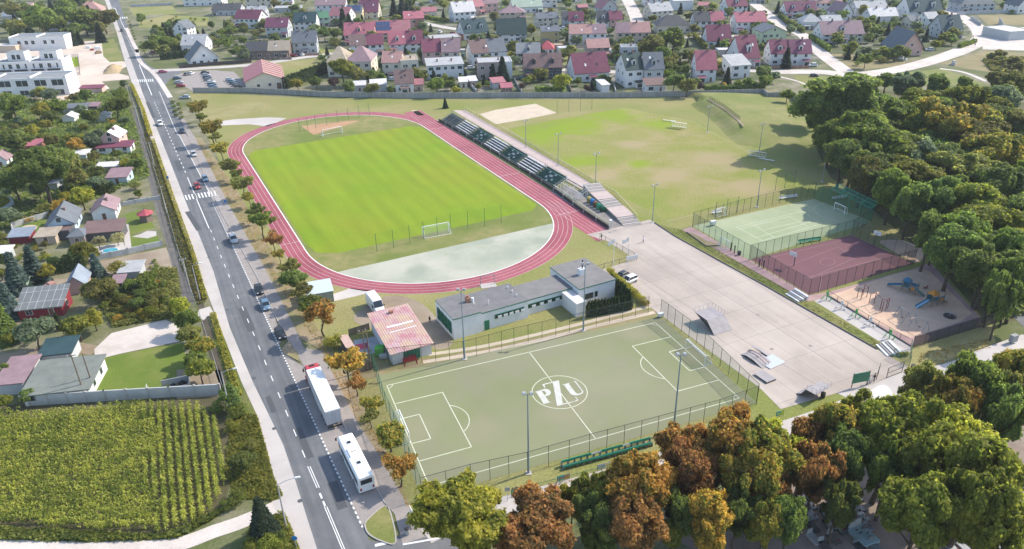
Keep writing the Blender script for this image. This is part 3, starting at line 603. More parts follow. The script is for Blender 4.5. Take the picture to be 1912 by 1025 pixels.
def crown(seed, n, size, R=4.0, z0=2.6, z1=10.0, lobes=18, spread=.62, lr=(.28, .42), droop=0.0):
    rs = np.random.RandomState(seed); cz, hz = (z0 + z1) / 2, (z1 - z0) / 2
    d = rs.normal(0, 1, (lobes, 3)); d /= np.linalg.norm(d, axis=1)[:, None]; d[:, 2] = d[:, 2] * .85 + .12
    k = rs.uniform(spread * .75, spread * 1.2, lobes)[:, None]
    cen = d * k * np.array([R, R, hz]); rad = rs.uniform(lr[0], lr[1], lobes) * (R + hz) / 2
    cen = np.vstack([cen, [[0, 0, hz * .1]]]); rad = np.append(rad, .5 * min(R, hz))
    w = rad ** 2; pick = rs.choice(len(cen), int(n * 1.7), p=w / w.sum())
    e = rs.normal(0, 1, (len(pick), 3)); e /= np.linalg.norm(e, axis=1)[:, None]
    rr = rad[pick][:, None] * (1 - np.abs(rs.normal(0, .2, (len(pick), 1)))) * rs.choice([1, 1, 1.12, 1.3], (len(pick), 1)) * (1 + .22 * np.sin(e[:, :1] * 5 + pick[:, None]) * np.sin(e[:, 1:2] * 6 + pick[:, None] * 2))
    sq = rs.uniform(.75, 1.3, (len(cen), 3)); sq[:, 2] *= .8
    P = cen[pick] + e * rr * sq[pick]
    depth = np.min(np.linalg.norm(P[:, None, :] - cen[None], axis=2) / rad[None], axis=1)
    P_ok = depth > .66
    P, e = P[P_ok][:n], e[P_ok][:n]
    th = np.arctan2(P[:, 1], P[:, 0]); P[:, :2] *= (1 + .16 * np.sin(2 * th + seed) + .12 * np.sin(3 * th + 2 * seed) + .1 * np.sin(P[:, 2] * 1.3 + seed))[:, None]
    if droop: P[:, 2] -= droop * (np.hypot(P[:, 0], P[:, 1]) / R) ** 2
    P = P + np.array([0, 0, cz]); e = e * .8 + np.array([0, 0, .25])
    keep = P[:, 2] > z0 * .6
    return quads(P[keep], e[keep], size, rs), cen + np.array([0, 0, cz])
def trunk_mb(tips, h, r, seed):
    q = random.Random(seed); b = MB(); p = (0, 0, 0); pts = [(0, 0, 0)]
    for k in range(1, 4): pts.append((q.uniform(-.06, .06) * h, q.uniform(-.06, .06) * h, h * k / 3))
    rr = [r * 1.25, r * .85, r * .7, r * .5]
    for k in range(3): b.tube(pts[k], pts[k + 1], rr[k], rr[k + 1], 7)
    for t in tips: 
        s = Vector(seg3(pts[1], pts[3], q.uniform(.3, 1.0))); m_ = (s + Vector(t)) / 2 + Vector((0, 0, -.2)); b.tube(s, m_, r * .4, r * .26, 5); b.tube(m_, t, r * .26, r * .1, 5)
    return b
def seg3(p, q, t): return tuple(p[i] + (q[i] - p[i]) * t for i in range(3))
PROTO = {}
def tree_proto(key, V, mt, tips=(), h=4.0, r=.22, seed=0, name='tree'):
    o = bpy.data.objects.new(name, None)
    cr = bpy.data.objects.new('crown', quadmesh('crown ' + key, V, mt)); cr.parent = o
    tk = trunk_mb(tips, h, r, seed).build('trunk', m_bark); tk.name = 'trunk'; C.objects.unlink(tk); tk.parent = o
    KIDS[o.name] = [tk, cr]; KIDS[tk.name] = []; KIDS[cr.name] = []
    PROTO[key] = o; return o
BASE = LEAF['green']
for i in range(4):
    V, c = crown(10 + i, 34000, .26, lobes=44, lr=(.14, .29), spread=.76); tree_proto('big%d' % i, V, BASE, [tuple(x) for x in c[:7]], 5.5, .30, i)
for i in range(4):
    V, c = crown(20 + i, 4200, .5, lobes=22, z0=2.2, lr=(.2, .36)); tree_proto('mid%d' % i, V, BASE, [tuple(x) for x in c[:5]], 4.5, .24, i)
for i in range(4):
    V, c = crown(30 + i, 1100, .85, lobes=13, z0=1.2, lr=(.24, .4)); tree_proto('far%d' % i, V, BASE, (), 4.5, .25, i)
for i in range(3):
    V, c = crown(40 + i, 1500, .42, R=4, z0=.2, z1=10, lobes=14); V[:, 2] = np.maximum(V[:, 2], .05); tree_proto('bush%d' % i, V * .25, BASE, (), 1.2, .06, i)
for i in range(2):   # airy little street trees
    V, c = crown(50 + i, 1900, .44, lobes=13, z0=3.2, z1=9.6, R=3.6, spread=.72, lr=(.2, .33)); tree_proto('airy%d' % i, V, BASE, [tuple(x) for x in c[:6]], 5.5, .2, i)
V, c = crown(60, 4200, .42, lobes=16, z0=1.2, droop=3.2); tree_proto('weep0', V, BASE, [tuple(x) for x in c[:5]], 4.5, .24, 6)
def conifer(seed, n, size, R=2.6, H=10.0):
    rs = np.random.RandomState(seed); t = rs.uniform(0, 1, n) ** 1.4; w = np.floor(t * 15) / 15
    ang = rs.uniform(0, 2 * np.pi, n); ang = np.round(ang / .55) * .55 + w * 31 + rs.normal(0, .16, n); f = rs.uniform(.25, 1, n) ** .6
    rad = (1 - w * .97) * R * f * (1 + .12 * np.sin(ang * 3 + seed)); z = .5 + w * (H - .7) - f * (1 - w) * .9 + rs.normal(0, .12, n)
    P = np.stack([np.cos(ang) * rad, np.sin(ang) * rad, np.maximum(z, .1)], 1)
    return quads(P, np.stack([np.cos(ang) * .5, np.sin(ang) * .5, np.ones(n)], 1), size, rs, 1.8)
tree_proto('conbig', conifer(1, 5200, .42), LEAF['needle'], (), 9.5, .2, 1)
for i in range(2): tree_proto('con%d' % i, conifer(2 + i, 1300, .75), LEAF['needle'], (), 9.0, .2, i)
def column(seed, n, size, R=.55, H=4.0):
    rs = np.random.RandomState(seed); t = rs.uniform(0, 1, n); ang = rs.uniform(0, 2 * np.pi, n)
    rad = R * np.minimum(1, (1 - t) * 2.2 + .08) * (.85 + .2 * rs.uniform(0, 1, n)) * np.minimum(1, .7 + t * 2)
    P = np.stack([np.cos(ang) * rad, np.sin(ang) * rad, .1 + t * (H - .15)], 1)
    return quads(P, np.stack([np.cos(ang), np.sin(ang), .5 + 0 * t], 1), size, rs, 1.8)
for i in range(2): tree_proto('col%d' % i, column(5 + i, 700, .2), LEAF['thuja'], (), 1.5, .06, i)
NOUN = {'big': 'tree', 'mid': 'tree', 'far': 'tree', 'airy': 'tree', 'weep': 'weeping tree', 'bush': 'shrub', 'con': 'conifer', 'conbig': 'conifer', 'col': 'column of thuja'}
COLW = {'green': 'mid green', 'dark': 'dark green', 'yellow': 'yellow green', 'lime': 'bright green', 'olive': 'olive', 'grey': 'grey green', 'orange': 'orange', 'russet': 'russet', 'turning': 'half autumnal', 'needle': 'dark', 'blue': 'bluish', 'thuja': 'deep green', 'gold': 'golden', 'plum': 'purple', 'pale': 'pale cream'}
ONAME = {'big': 'broadleaf_tree', 'mid': 'broadleaf_tree', 'far': 'garden_tree', 'fruit': 'olive_lime_grey_tree', 'airy': 'young_tree', 'weep': 'weeping_tree', 'bush': 'shrub', 'con': 'conifer', 'conbig': 'conifer', 'col': 'thuja'}  # fruit entry stands for garden trees with olive
NOMINAL = {'big': (4.0, 10.0), 'mid': (4.0, 10.0), 'far': (4.0, 10.0), 'airy': (3.6, 9.6), 'weep': (4.0, 10.0), 'bush': (1.0, 2.5), 'con': (2.6, 10.0), 'conbig': (2.6, 10.0), 'col': (.55, 4.0)}
HR = {'big': 2.3, 'mid': 2.1, 'far': 1.9, 'airy': 2.4, 'weep': 1.9, 'bush': 1.5, 'con': 3.3, 'conbig': 3.3, 'col': 6}
def plant_at(kind, colr, x, y, r, H, label=None, group=None, rot=None, z=0.0):
    var = sorted(k for k in PROTO if k[:len(kind)] == kind and (k[len(kind):].isdigit() or k == kind))
    p = PROTO[var[rnd.randrange(len(var))]]; R0, H0 = NOMINAL[kind]
    src = p.children if False else KIDS[p.name]
    nm_ = 'olive_lime_grey_tree' if kind == 'far' and colr in ('olive', 'lime', 'grey') else ONAME[kind]  # ordinary garden trees, not known to bear fruit; name split by leaf colour
    o = bpy.data.objects.new(nm_ if colr not in ('orange', 'russet', 'turning') or kind != 'big' else 'autumn_tree', None); C.objects.link(o)
    o.location = (x, y, z); o.rotation_euler = (0, 0, rnd.uniform(0, 6.28) if rot is None else rot); o.scale = (r / R0, r / R0, H / H0); o.empty_display_size = .5
    for ch in src:
        c = ch.copy(); C.objects.link(c); c.parent = o
        if ch.data.name.startswith('crown'):
            c.material_slots[0].link = 'OBJECT'; c.material_slots[0].material = LEAF[colr]
    o['category'] = 'shrub' if kind == 'bush' else 'tree'
    if group: o['group'] = group
    if label: o['label'] = label
    else:
        sz = ('small' if H < 1.6 else 'big') if kind == 'bush' else ('low' if H < 5 else 'medium' if H < 9 else 'tall')
        PLANTS.append((o, sz, COLW[colr], NOUN[kind], x, y))
    return o
def tree(kind, colr, u, v, rpx, H=None, label=None, group=None):
    """u, v, rpx: the middle and half width of the crown in the photograph"""
    r = rpx * MPP(u, v) * .97
    H = H or r * HR[kind]
    p = G(u, v, H * (.5 if kind in ('bush', 'con', 'conbig', 'col') else .6))
    return plant_at(kind, colr, p.x, p.y, r, H, label, group)
def hedge(name, label, P, w, h, colr='thuja', world=False, dens=26, size=.3, group=None, cat='hedge'):
    """clipped hedge along a line"""
    Pw = [tuple(p) if world else G2(*p) for p in P]; rs = np.random.RandomState(len(Pw) + int(abs(Pw[0][0] * 7)))
    PP, NN = [], []
    for a, c in zip(Pw, Pw[1:]):
        L = math.dist(a, c); dx, dy = (c[0] - a[0]) / L, (c[1] - a[1]) / L
        for off, nn, n in ((w / 2, (-dy, dx, .15), L * h), (-w / 2, (dy, -dx, .15), L * h), (None, (0, 0, 1), L * w)):
            k = int(n * dens) + 4; t = rs.uniform(0, L, k); hh = h * (1 + .1 * np.sin(t * 1.7) + .07 * np.sin(t * 4.1))
            s = rs.uniform(-w / 2, w / 2, k) if off is None else np.full(k, off) * rs.uniform(.8, 1.1, k); z = hh * rs.uniform(.93, 1.06, k) if off is None else rs.uniform(.02, 1, k) * hh
            PP.append(np.stack([a[0] + dx * t - dy * s, a[1] + dy * t + dx * s, z], 1)); NN.append(np.tile(np.array([nn]), (k, 1)))
    P0 = np.vstack(PP); c0 = P0.mean(0) * np.array([1, 1, 0]); V = quads(P0 - c0, np.vstack(NN).astype(float), size, rs)
    me = quadmesh(name, V, LEAF[colr]); o = bpy.data.objects.new(name, me); C.objects.link(o); o.location = c0
    tag(o, label, cat, group); return o
def weeds(name, poly, n, hmax, colr, size=.4, seed=1):
    """rough growth nobody could count"""
    rs = np.random.RandomState(seed); Pw = [G2(*p) for p in poly]; xs = [p[0] for p in Pw]; ys = [p[1] for p in Pw]; pts = []
    while len(pts) < n:
        p = (rs.uniform(min(xs), max(xs)), rs.uniform(min(ys), max(ys)))
        if inside(p, Pw): pts.append(p)
    pts = np.array(pts); cl = .5 + .5 * np.sin(pts[:, 0] * .9 + seed) * np.sin(pts[:, 1] * .7 + seed * 2)
    P = np.column_stack([pts, rs.uniform(.03, 1, n) ** 1.5 * hmax * (.25 + .75 * cl)])
    o = bpy.data.objects.new(name, quadmesh(name, quads(P, np.tile(np.array([[0, 0, 1.0]]), (n, 1)), size, rs, 1.6), LEAF[colr])); C.objects.link(o); o['kind'] = 'stuff'; return o

# ---------------------------------------------------------------- houses
def rm(name, c, f=.12): return mat('roof ' + name, c, tuple(x * .8 for x in c), .5, .75, fine=f, fscale=5)
ROOF = {'magenta': rm('magenta', (.2, .06, .095)), 'pink': rm('pink', (.42, .14, .17)), 'rose': rm('rose', (.41, .17, .185)), 'purple': rm('purple', (.19, .065, .11)), 'salmon': rm('salmon', (.46, .26, .23)), 'brown': rm('brown', (.2, .13, .12)),
        'mauve': rm('mauve', (.3, .2, .215)), 'grey': rm('grey', (.25, .26, .265)), 'light': rm('light', (.42, .42, .42)), 'white': rm('white', (.66, .63, .61)), 'dark': rm('dark', (.085, .085, .09)), 'teal': rm('teal', (.035, .075, .085)), 'green': rm('green', (.09, .22, .13)),
        'darkgreen': rm('darkgreen', (.045, .075, .07)), 'palegreen': rm('palegreen', (.37, .44, .35)), 'red': rm('red', (.42, .085, .105)), 'slate': rm('slate', (.15, .165, .185)), 'felt': rm('felt', (.2, .215, .185)), 'beige': rm('beige', (.40, .33, .25)), 'blue': rm('blue', (.26, .3, .35))}
def wm(name, c): return mat('wall ' + name, c, tuple(x * .9 for x in c), .4, .9, fine=.05)
WALL = {'white': wm('white', (.74, .73, .72)), 'cream': wm('cream', (.66, .59, .48)), 'grey': wm('grey', (.48, .49, .50)), 'pink': wm('pink', (.62, .42, .37)), 'beige': wm('beige', (.55, .44, .34)), 'yellow': wm('yellow', (.68, .6, .35)), 'mustard': wm('mustard', (.48, .37, .17)), 'brick': wm('brick', (.38, .19, .13)),
        'brown': wm('brown', (.23, .17, .14)), 'green': wm('green', (.48, .55, .38)), 'salmon': wm('salmon', (.6, .36, .29)), 'dark': wm('dark', (.11, .105, .11)), 'redwood': wm('redwood', (.24, .03, .04)), 'blue': wm('blue', (.5, .6, .68)), 'taupe': wm('taupe', (.40, .32, .29))}
m_glass = mat('window glass', (.03, .045, .055), rough=.12, spec=.6)
m_frame = mat('white frame', (.75, .75, .74), rough=.6)
m_chim = mat('chimney render', (.2, .13, .12), (.28, .2, .18), 2)
m_dark = mat('dark void', (.03, .03, .035))
def winmesh():
    b = MB(); b.box(0, -.03, 0, 1, .1, 1, mi=1); b.box(-.235, -.075, .05, .44, .06, .9, mi=0); b.box(.235, -.075, .05, .44, .06, .9, mi=0)
    return b
_w = winmesh().build('window', [m_glass, m_frame]); WIN_ME = _w.data; bpy.data.objects.remove(_w)
_b = MB(); _b.box(0, -.04, 0, 1, .1, 1, mi=1); _b.box(0, -.08, .02, .84, .08, .93, mi=0)
_w = _b.build('door', [mat('door leaf', (.16, .09, .06)), m_frame]); DOOR_ME = _w.data; bpy.data.objects.remove(_w)
def inst(name, me, par, loc, rot=0, scale=(1, 1, 1)):
    o = bpy.data.objects.new(name, me); C.objects.link(o); o.parent = par; o.location = loc; o.rotation_euler = (0, 0, rot); o.scale = scale; return o
def slab(b, pts, t, mi=0):
    """a sheet with thickness t below it"""
    n = len(pts); q = [(p[0], p[1], p[2] - t) for p in pts]
    b._add(list(pts) + q, [tuple(range(n)), tuple(range(2 * n - 1, n - 1, -1))] + [(i, n + i, n + (i + 1) % n, (i + 1) % n) for i in range(n)], mi)
def house(u0, u1, v, d, hw, hr, kind, roof, wall, label, short=None, rot=0.0, roof2=None, wall2=None, dorm=0, chim=1, floors=None, name='house', cat='house', solar=0, win=True, split=.5, world=None, door=True, ov=.45, sidewin=True):
    """front wall from u0 to u1 with its foot at v; d deep; walls hw and roof hr high"""
    if world: x, y, W = world; p = Vector((x, y, 0))
    else:
        p = G((u0 + u1) / 2, v); W = (u1 - u0) * MPP((u0 + u1) / 2, v)
    t = thing(name, label, cat, (p.x, p.y, 0), rot)
    cx, cy = p.x - math.sin(rot) * d / 2, p.y + math.cos(rot) * d / 2
    if short: LAND.append((cx, cy, short))
    for k in range(max(1, int(W / 5))): a_ = -W / 2 + (k + .5) * W / max(1, int(W / 5)); BLOCK.append((cx + math.cos(rot) * a_, cy + math.sin(rot) * a_, d / 2 + .5))
    if v < 180 and u0 > 260:
        rot += random.Random(int(u0)).uniform(-.12, .3) * (W < 18); t.rotation_euler.z = rot; hw *= 1.1; hr *= 1.18; d *= 1.05
    x0, x1 = -W / 2, W / 2; rm_, wm_ = ROOF[roof], WALL[wall]
    def wallbox(xa, xb, m):
        b = MB(); b.poly([(xa, 0), (xb, 0), (xb, d), (xa, d)], -.2, hw)
        if kind == 'g':
            for x, s in ((xa, 1), (xb, -1)):
                if x in (x0, x1): b.face([(x, 0, hw), (x, d, hw), (x, d / 2, hw + hr * .97)] if s < 0 else [(x, d, hw), (x, 0, hw), (x, d / 2, hw + hr * .97)])
        if kind == 'f': b.face([(xa, 0, hw), (xb, 0, hw), ((xa + xb) / 2, 0, hw + hr * .97)]); b.face([(xb, d, hw), (xa, d, hw), ((xa + xb) / 2, d, hw + hr * .97)])
        if kind == 'm':
            for x in (xa, xb): b.face([(x, 0, hw), (x, d, hw), (x, d, hw + hr * .97)])
            b.face([(xa, d, hw), (xb, d, hw), (xb, d, hw + hr * .97), (xa, d, hw + hr * .97)])
        if kind == 't': 
            for bx in ((xa + .1, 0, xa + .1, d), (xb - .1, 0, xb - .1, d)): b.box(bx[0], d / 2, hw + .003, .25, d, .35)
            b.box((xa + xb) / 2, .12, hw + .003, xb - xa - .5, .25, .35); b.box((xa + xb) / 2, d - .12, hw + .003, xb - xa - .5, .25, .35)
        return b.build('wall', m, t)
    xm = x0 + W * split
    wallbox(x0, xm if wall2 else x1, wm_)
    if wall2: wallbox(xm, x1, WALL[wall2])
    roofs = []
    def roofpart(xa, xb, m, la, lb):
        b = MB(); th = .22
        if kind == 'g':
            s = hr / (d / 2); e = ov
            slab(b, [(xa - la, -e, hw - s * e + .02), (xb + lb, -e, hw - s * e + .02), (xb + lb, d / 2, hw + hr), (xa - la, d / 2, hw + hr)], th)
            slab(b, [(xb + lb, d + e, hw - s * e + .02), (xa - la, d + e, hw - s * e + .02), (xa - la, d / 2, hw + hr), (xb + lb, d / 2, hw + hr)], th)
        elif kind == 'f':
            s = hr / ((xb - xa) / 2); e = ov; c = (xa + xb) / 2
            slab(b, [(xa - e, d + e, hw - s * e + .02), (xa - e, -e, hw - s * e + .02), (c, -e, hw + hr), (c, d + e, hw + hr)], th)
            slab(b, [(xb + e, -e, hw - s * e + .02), (xb + e, d + e, hw - s * e + .02), (c, d + e, hw + hr), (c, -e, hw + hr)], th)
        elif kind == 'h':
            e = ov; r = min(d / 2, (xb - xa) / 2 * .9); A = [(xa - e, -e), (xb + e, -e), (xb + e, d + e), (xa - e, d + e)]; z = hw
            R0, R1 = (xa + r, d / 2, hw + hr), (xb - r, d / 2, hw + hr); A = [(*a, z) for a in A]
            for f in ((A[0], A[1], R1, R0), (A[1], A[2], R1), (A[2], A[3], R0, R1), (A[3], A[0], R0)): b.face(list(f))
            b.face([A[3], A[2], A[1], A[0]])
        elif kind == 'm':
            e = ov; s = hr / d; slab(b, [(xa - la, -e, hw - s * e + .03), (xb + lb, -e, hw - s * e + .03), (xb + lb, d + e, hw + hr + s * e), (xa - la, d + e, hw + hr + s * e)], th)
        else:
            b.box((xa + xb) / 2, d / 2, hw + .002, xb - xa - .3, d - .3, .12)
        o = b.build('roof', m, t); roofs.append(o); return o
    if roof2: roofpart(x0, xm, rm_, ov if kind != 't' else 0, -.02); roofpart(xm, x1, ROOF[roof2], -.02, ov if kind != 't' else 0)
    else: roofpart(x0, x1, rm_, ov, ov)
    q = random.Random(int(u0 * 13 + v * 7))
    for k in range(chim):
        xx = x0 + W * (.3 + .4 * k if chim > 1 else .62); o = roofs[-1] if xx > xm and roof2 else roofs[0]
        b = MB(); yy = d * .5; zt = {'g': hr, 'f': hr * .6, 'h': hr * .95, 'm': hr * .5, 't': 0}[kind]
        b.box(xx, yy - .3, hw + zt - .7, .75, .75, 1.7); b.box(xx, yy - .3, hw + zt + 1.0, .95, .95, .14); b.build('chimney', m_chim, o)
    fl = floors or (2 if hw > 4.6 else 1)
    if win:
        n = max(1, min(5, int(W / 3.4))); wsz = 1.15
        for f in range(fl):
            zz = .95 + f * hw / fl
            for k in range(n):
                xx = x0 + W * (k + .5) / n
                if f == 0 and door and k == n // 2: inst('door', DOOR_ME, t, (xx, 0, .05), 0, (1.1, 1, 2.1)); continue
                if q.random() < .12: continue
                inst('window', WIN_ME, t, (xx, 0, zz), 0, (q.choice((1.4, 1.8, 2.3)), 1, 1.5))
            if sidewin:
                for s, a in ((x0, -math.pi / 2), (x1, math.pi / 2)):
                    for yy in ((d * .3, d * .7) if d > 8 else (d * .5,)): inst('window', WIN_ME, t, (s, yy, zz), a, (1.1, 1, 1.3))
        if kind == 'g' and hr > 2.6 and sidewin:
            for s, a in ((x0, -math.pi / 2), (x1, math.pi / 2)): inst('window', WIN_ME, t, (s, d / 2, hw + .5), a, (1.0, 1, 1.2))
        if kind == 'f' and hr > 2: inst('window', WIN_ME, t, (0, 0, hw + .35), 0, (1.2, 1, 1.3))
    if v < 180 and u0 > 260 and W > 8 and win and kind in 'gh':
        xx = q.choice((x0 + 2.2, x1 - 2.2, 0)); b = MB(); b.box(xx, -1.1, 0, 3.2, 2.2, 2.5); pc = b.build('porch', wm_, t); b = MB(); slab(b, [(xx - 1.9, -2.6, 2.55), (xx + 1.9, -2.6, 2.55), (xx + 1.9, 0, 3.05), (xx - 1.9, 0, 3.05)], .15); b.build('porch_roof', rm_, pc); b = MB(); b.box(xx, -2.22, .3, 2.2, .06, 1.7); b.build('porch_glass', m_glass, pc)
        if kind == 'g':
            b = MB(); s_ = hr / (d / 2)
            for k in range(q.choice((0, 1, 2, 2))): b = MB(); xa = x0 + W * q.uniform(.12, .85); ya = d * q.uniform(.12, .3); b.face([(xa, ya, hw + s_ * ya + .09), (xa + .8, ya, hw + s_ * ya + .09), (xa + .8, ya + .9, hw + s_ * (ya + .9) + .09), (xa, ya + .9, hw + s_ * (ya + .9) + .09)]); b.build('skylight', m_frame if q.random() < .4 else m_glass, roofs[0])
    for k in range(dorm):
        xx = x0 + W * (k + .5) / dorm; o = roofs[-1] if xx > xm and roof2 else roofs[0]
        dd = MB(); y_ = d * .12; z_ = hw + .25 * hr; hh = hr * .5; yb = d * .42
        dd.box(xx, (y_ + yb) / 2, z_ - .2, 1.9, yb - y_, hh * .75, mi=1); zt = z_ - .2 + hh * .75
        dd.face([(xx - .95, y_, zt), (xx + .95, y_, zt), (xx, y_, zt + .7)], 1)
        slab(dd, [(xx - 1.2, y_ - .25, zt - .1), (xx, y_ - .25, zt + .78), (xx, yb + .8, zt + .78), (xx - 1.2, yb, zt - .1)][::-1], .12); slab(dd, [(xx + 1.2, y_ - .25, zt - .1), (xx + 1.2, yb, zt - .1), (xx, yb + .8, zt + .78), (xx, y_ - .25, zt + .78)][::-1], .12)
        dd.box(xx, y_ - .03, z_, 1.1, .05, hh * .5, mi=2)
        dd.build('dormer', [o.data.materials[0], wm_, m_glass], o, fix=True)
    if solar and kind == 'g':
        b = MB(); s = hr / (d / 2)
        for i in range(4):
            for j in range(2):
                xa = x0 + W * (.06 + (.4 if solar == 1 else .86) * i / 4); xb = x0 + W * (.06 + (.4 if solar == 1 else .86) * (i + .93) / 4); ya, yb = d * (.08 + .19 * j), d * (.08 + .19 * (j + .94))
                b.face([(xa, ya, hw + s * ya + .12), (xb, ya, hw + s * ya + .12), (xb, yb, hw + s * yb + .12), (xa, yb, hw + s * yb + .12)])
        b.build('solar_panel', mat('solar glass', (.05, .08, .16), rough=.2, spec=.6), roofs[0])
    return t

# ================================================================ HOUSES OF THE ESTATE
H = house
H(499, 538, 70, 11, 6, 4, 'g', 'purple', 'grey', 'grey house with plain purple roof and two small upper windows', 'the grey house with purple roof', rot=.05)
H(550, 592, 101, 11, 6, 4.5, 'g', 'slate', 'grey', 'pale grey house with slate roof beside a sloping lawn', 'the slate-roofed grey house', rot=-.1, chim=2)
H(464, 539, 109, 10, 4, 3.5, 'g', 'dark', 'brown', 'long brown timber barn with half dark half taupe roof', 'the brown barn', rot=.06, roof2='beige', chim=0)
H(440, 486, 53, 12, 6, 4, 'g', 'magenta', 'white', 'white house with magenta roof among dark conifers', 'the white house by the conifers', rot=-.15)
H(464, 496, 41, 11, 6, 3, 'g', 'light', 'grey', 'house with light grey roof behind the magenta one', 'the light grey roof', rot=.05)
H(551, 590, 57, 12, 5, 4.5, 'g', 'teal', 'white', 'white house with steep dark teal roof and long dormer', 'the steep teal roof', rot=-.06, dorm=1)
H(586, 615, 49, 12, 5, 3, 'g', 'green', 'grey', 'grey house with bright green metal roof', 'the green metal roof', rot=.1)
H(616, 652, 46, 12, 5.5, 4, 'g', 'rose', 'white', 'white gabled house with rose roof behind a tall conifer', 'the rose roof by the conifer', rot=-.12)
H(649, 676, 40, 12, 5.5, 3.5, 'g', 'slate', 'yellow', 'pale yellow house with solar panels on slate roof', 'the yellow solar house', solar=2)
H(672, 706, 35, 14, 4.5, 6, 'g', 'purple', 'cream', 'cream house with very tall purple roof and white gable', 'the tall purple roof', rot=.1)
H(592, 645, 26, 13, 6, 4, 'g', 'mauve', 'white', 'long white house with mauve grey roof and two chimneys', 'the long mauve roof', rot=.08, chim=2)
H(509, 546, 12, 14, 6, 4, 'g', 'magenta', 'white', 'white house with magenta roof above the grey garage row', 'the house above the garages')
H(514, 560, 23, 7, 3, .6, 'm', 'light', 'grey', 'low grey row of garages with pale flat roof', 'the garage row', chim=0, name='garage', cat='garage')
H(462, 507, 15, 16, 7, 4, 'm', 'light', 'cream', 'big shed with light grey sloping roof and dark end', 'the big grey shed', chim=0)
H(346, 412, 11, 14, 6, 1.5, 'm', 'white', 'white', 'long white commercial hall with dark doors', 'the white hall', chim=0, name='hall', cat='hall')
H(399, 448, 29, 12, 4, 3, 'g', 'dark', 'grey', 'low house with dark grey roof beside the white hall', 'the dark roof by the white hall', chim=2)
H(646, 699, 84, 13, 5.5, 5, 'g', 'pink', 'pink', 'pink house with big vivid pink roof and gabled wing', 'the vivid pink roof', rot=-.05, chim=2, dorm=1)
H(701, 766, 76, 14, 4.5, 5, 'g', 'pink', 'beige', 'beige twin house with solar panels on its pink roof', 'the pink solar roof', rot=.12, roof2='rose', solar=1, dorm=0)
H(657, 716, 104, 11, 5.5, 4, 'g', 'brown', 'white', 'white twin house with brown and magenta roof halves', 'the brown and magenta twin', rot=.05, roof2='magenta')
H(757, 792, 57, 13, 7, 3, 'g', 'pink', 'salmon', 'tall brick red house with pink roof beside the lane', 'the brick red house', rot=.12, wall2='brick')
H(789, 815, 33, 9, 4, 2, 'g', 'rose', 'cream', 'small cream house with low rose roof', 'the small rose roof', rot=.05, chim=0)
H(848, 889, 40, 12, 6, 5, 'g', 'white', 'white', 'white house with whitish gambrel roof and two dark chimneys', 'the white gambrel roof', rot=.12, chim=2)
H(866, 914, 73, 12, 4, 5.5, 'g', 'teal', 'white', 'white house with dark teal roof and a pair of dormers', 'the teal roof with dormers', rot=.15, dorm=2)
H(929, 983, 79, 13, 4.5, 6.5, 'g', 'darkgreen', 'white', 'grey white house with huge dark green roof and tall white gable', 'the huge dark green roof', rot=.1, chim=0)
H(934, 981, 38, 12, 4.5, 3, 'h', 'taupe' if 'taupe' in ROOF else 'mauve', 'beige', 'beige house with low mauve hipped roof', 'the low mauve hip', chim=1)
H(958, 1014, 24, 14, 4, 4.5, 'g', 'palegreen', 'white', 'white house with pale green roof', 'the pale green roof', rot=.2)
H(880, 906, 28, 13, 5.5, 4, 'g', 'rose', 'pink', 'pink house with rose roof beside the lilac one', 'the pink neighbour of the lilac house', rot=.2)
H(898, 930, 24, 13, 6, 4, 'g', 'mauve', 'pink', 'lilac house with mauve roof and rounded bay', 'the lilac house', rot=.2)
H(750, 769, 13, 12, 5.5, 3, 'g', 'rose', 'brick', 'narrow red house beside a white boundary wall', 'the narrow red house', chim=0)
H(729, 790, 98, 12, 4.5, 5, 'g', 'pink', 'white', 'white house with pink and magenta roof and arched windows', 'the pink and magenta roof', rot=.12, roof2='magenta', dorm=2)
H(793, 826, 120, 12, 6, 4.5, 'g', 'magenta', 'pink', 'pink twin half with glossy magenta roof', 'the glossy magenta half', chim=1)
H(827, 859, 120, 12, 6, 4.5, 'g', 'mauve', 'cream', 'cream twin half with mauve roof behind a spruce', 'the mauve twin half', chim=1)
H(882, 947, 121, 12, 6, 4.5, 'g', 'brown', 'white', 'white terrace with brown and slate roof halves', 'the brown and slate terrace', roof2='slate', chim=2)
H(965, 1008, 119, 11, 5, 3.5, 'g', 'grey', 'grey', 'grey twin house with grey tiled roof', 'the grey tiled twin', dorm=1)
H(1009, 1034, 112, 9, 5, 3, 'h', 'red', 'white', 'small white house with red hipped roof', 'the small red hip', chim=0)
H(806, 862, 86, 12, 4, .4, 't', 'light', 'beige', 'wide flat garage block with pale roof', 'the flat garage block', chim=0, win=False, name='garage', cat='garage')
H(838, 873, 75, 4, 2.6, .3, 't', 'red', 'brick', 'low red brick outbuilding behind the flat garages', 'the red brick outbuilding', chim=0, win=False, name='outbuilding', cat='outbuilding')
H(614, 694, 143, 17, 6.5, 5, 'h', 'beige', 'cream', 'large cream house with beige and mauve hipped roof', 'the big hipped house', rot=-.02, roof2='mauve', chim=1, split=.45)
H(716, 750, 146, 11, 7, 3.5, 'g', 'salmon', 'cream', 'cream house with salmon roof beside an unfinished half', 'the salmon roofed house')
H(751, 783, 146, 12, 7.5, .4, 't', 'beige', 'cream', 'unfinished cream flat roofed half with empty windows', 'the unfinished flat house', chim=1)
H(800, 866, 147, 11, 6, 1.0, 'm', 'light', 'white', 'wide white twin house with flat grey roof and balcony', 'the wide white twin', chim=2)
H(894, 957, 148, 12, 7, .4, 't', 'light', 'taupe', 'taupe block of flats with flat pale roof behind a spruce', 'the taupe flat block', rot=.03, wall2='white', split=.8)
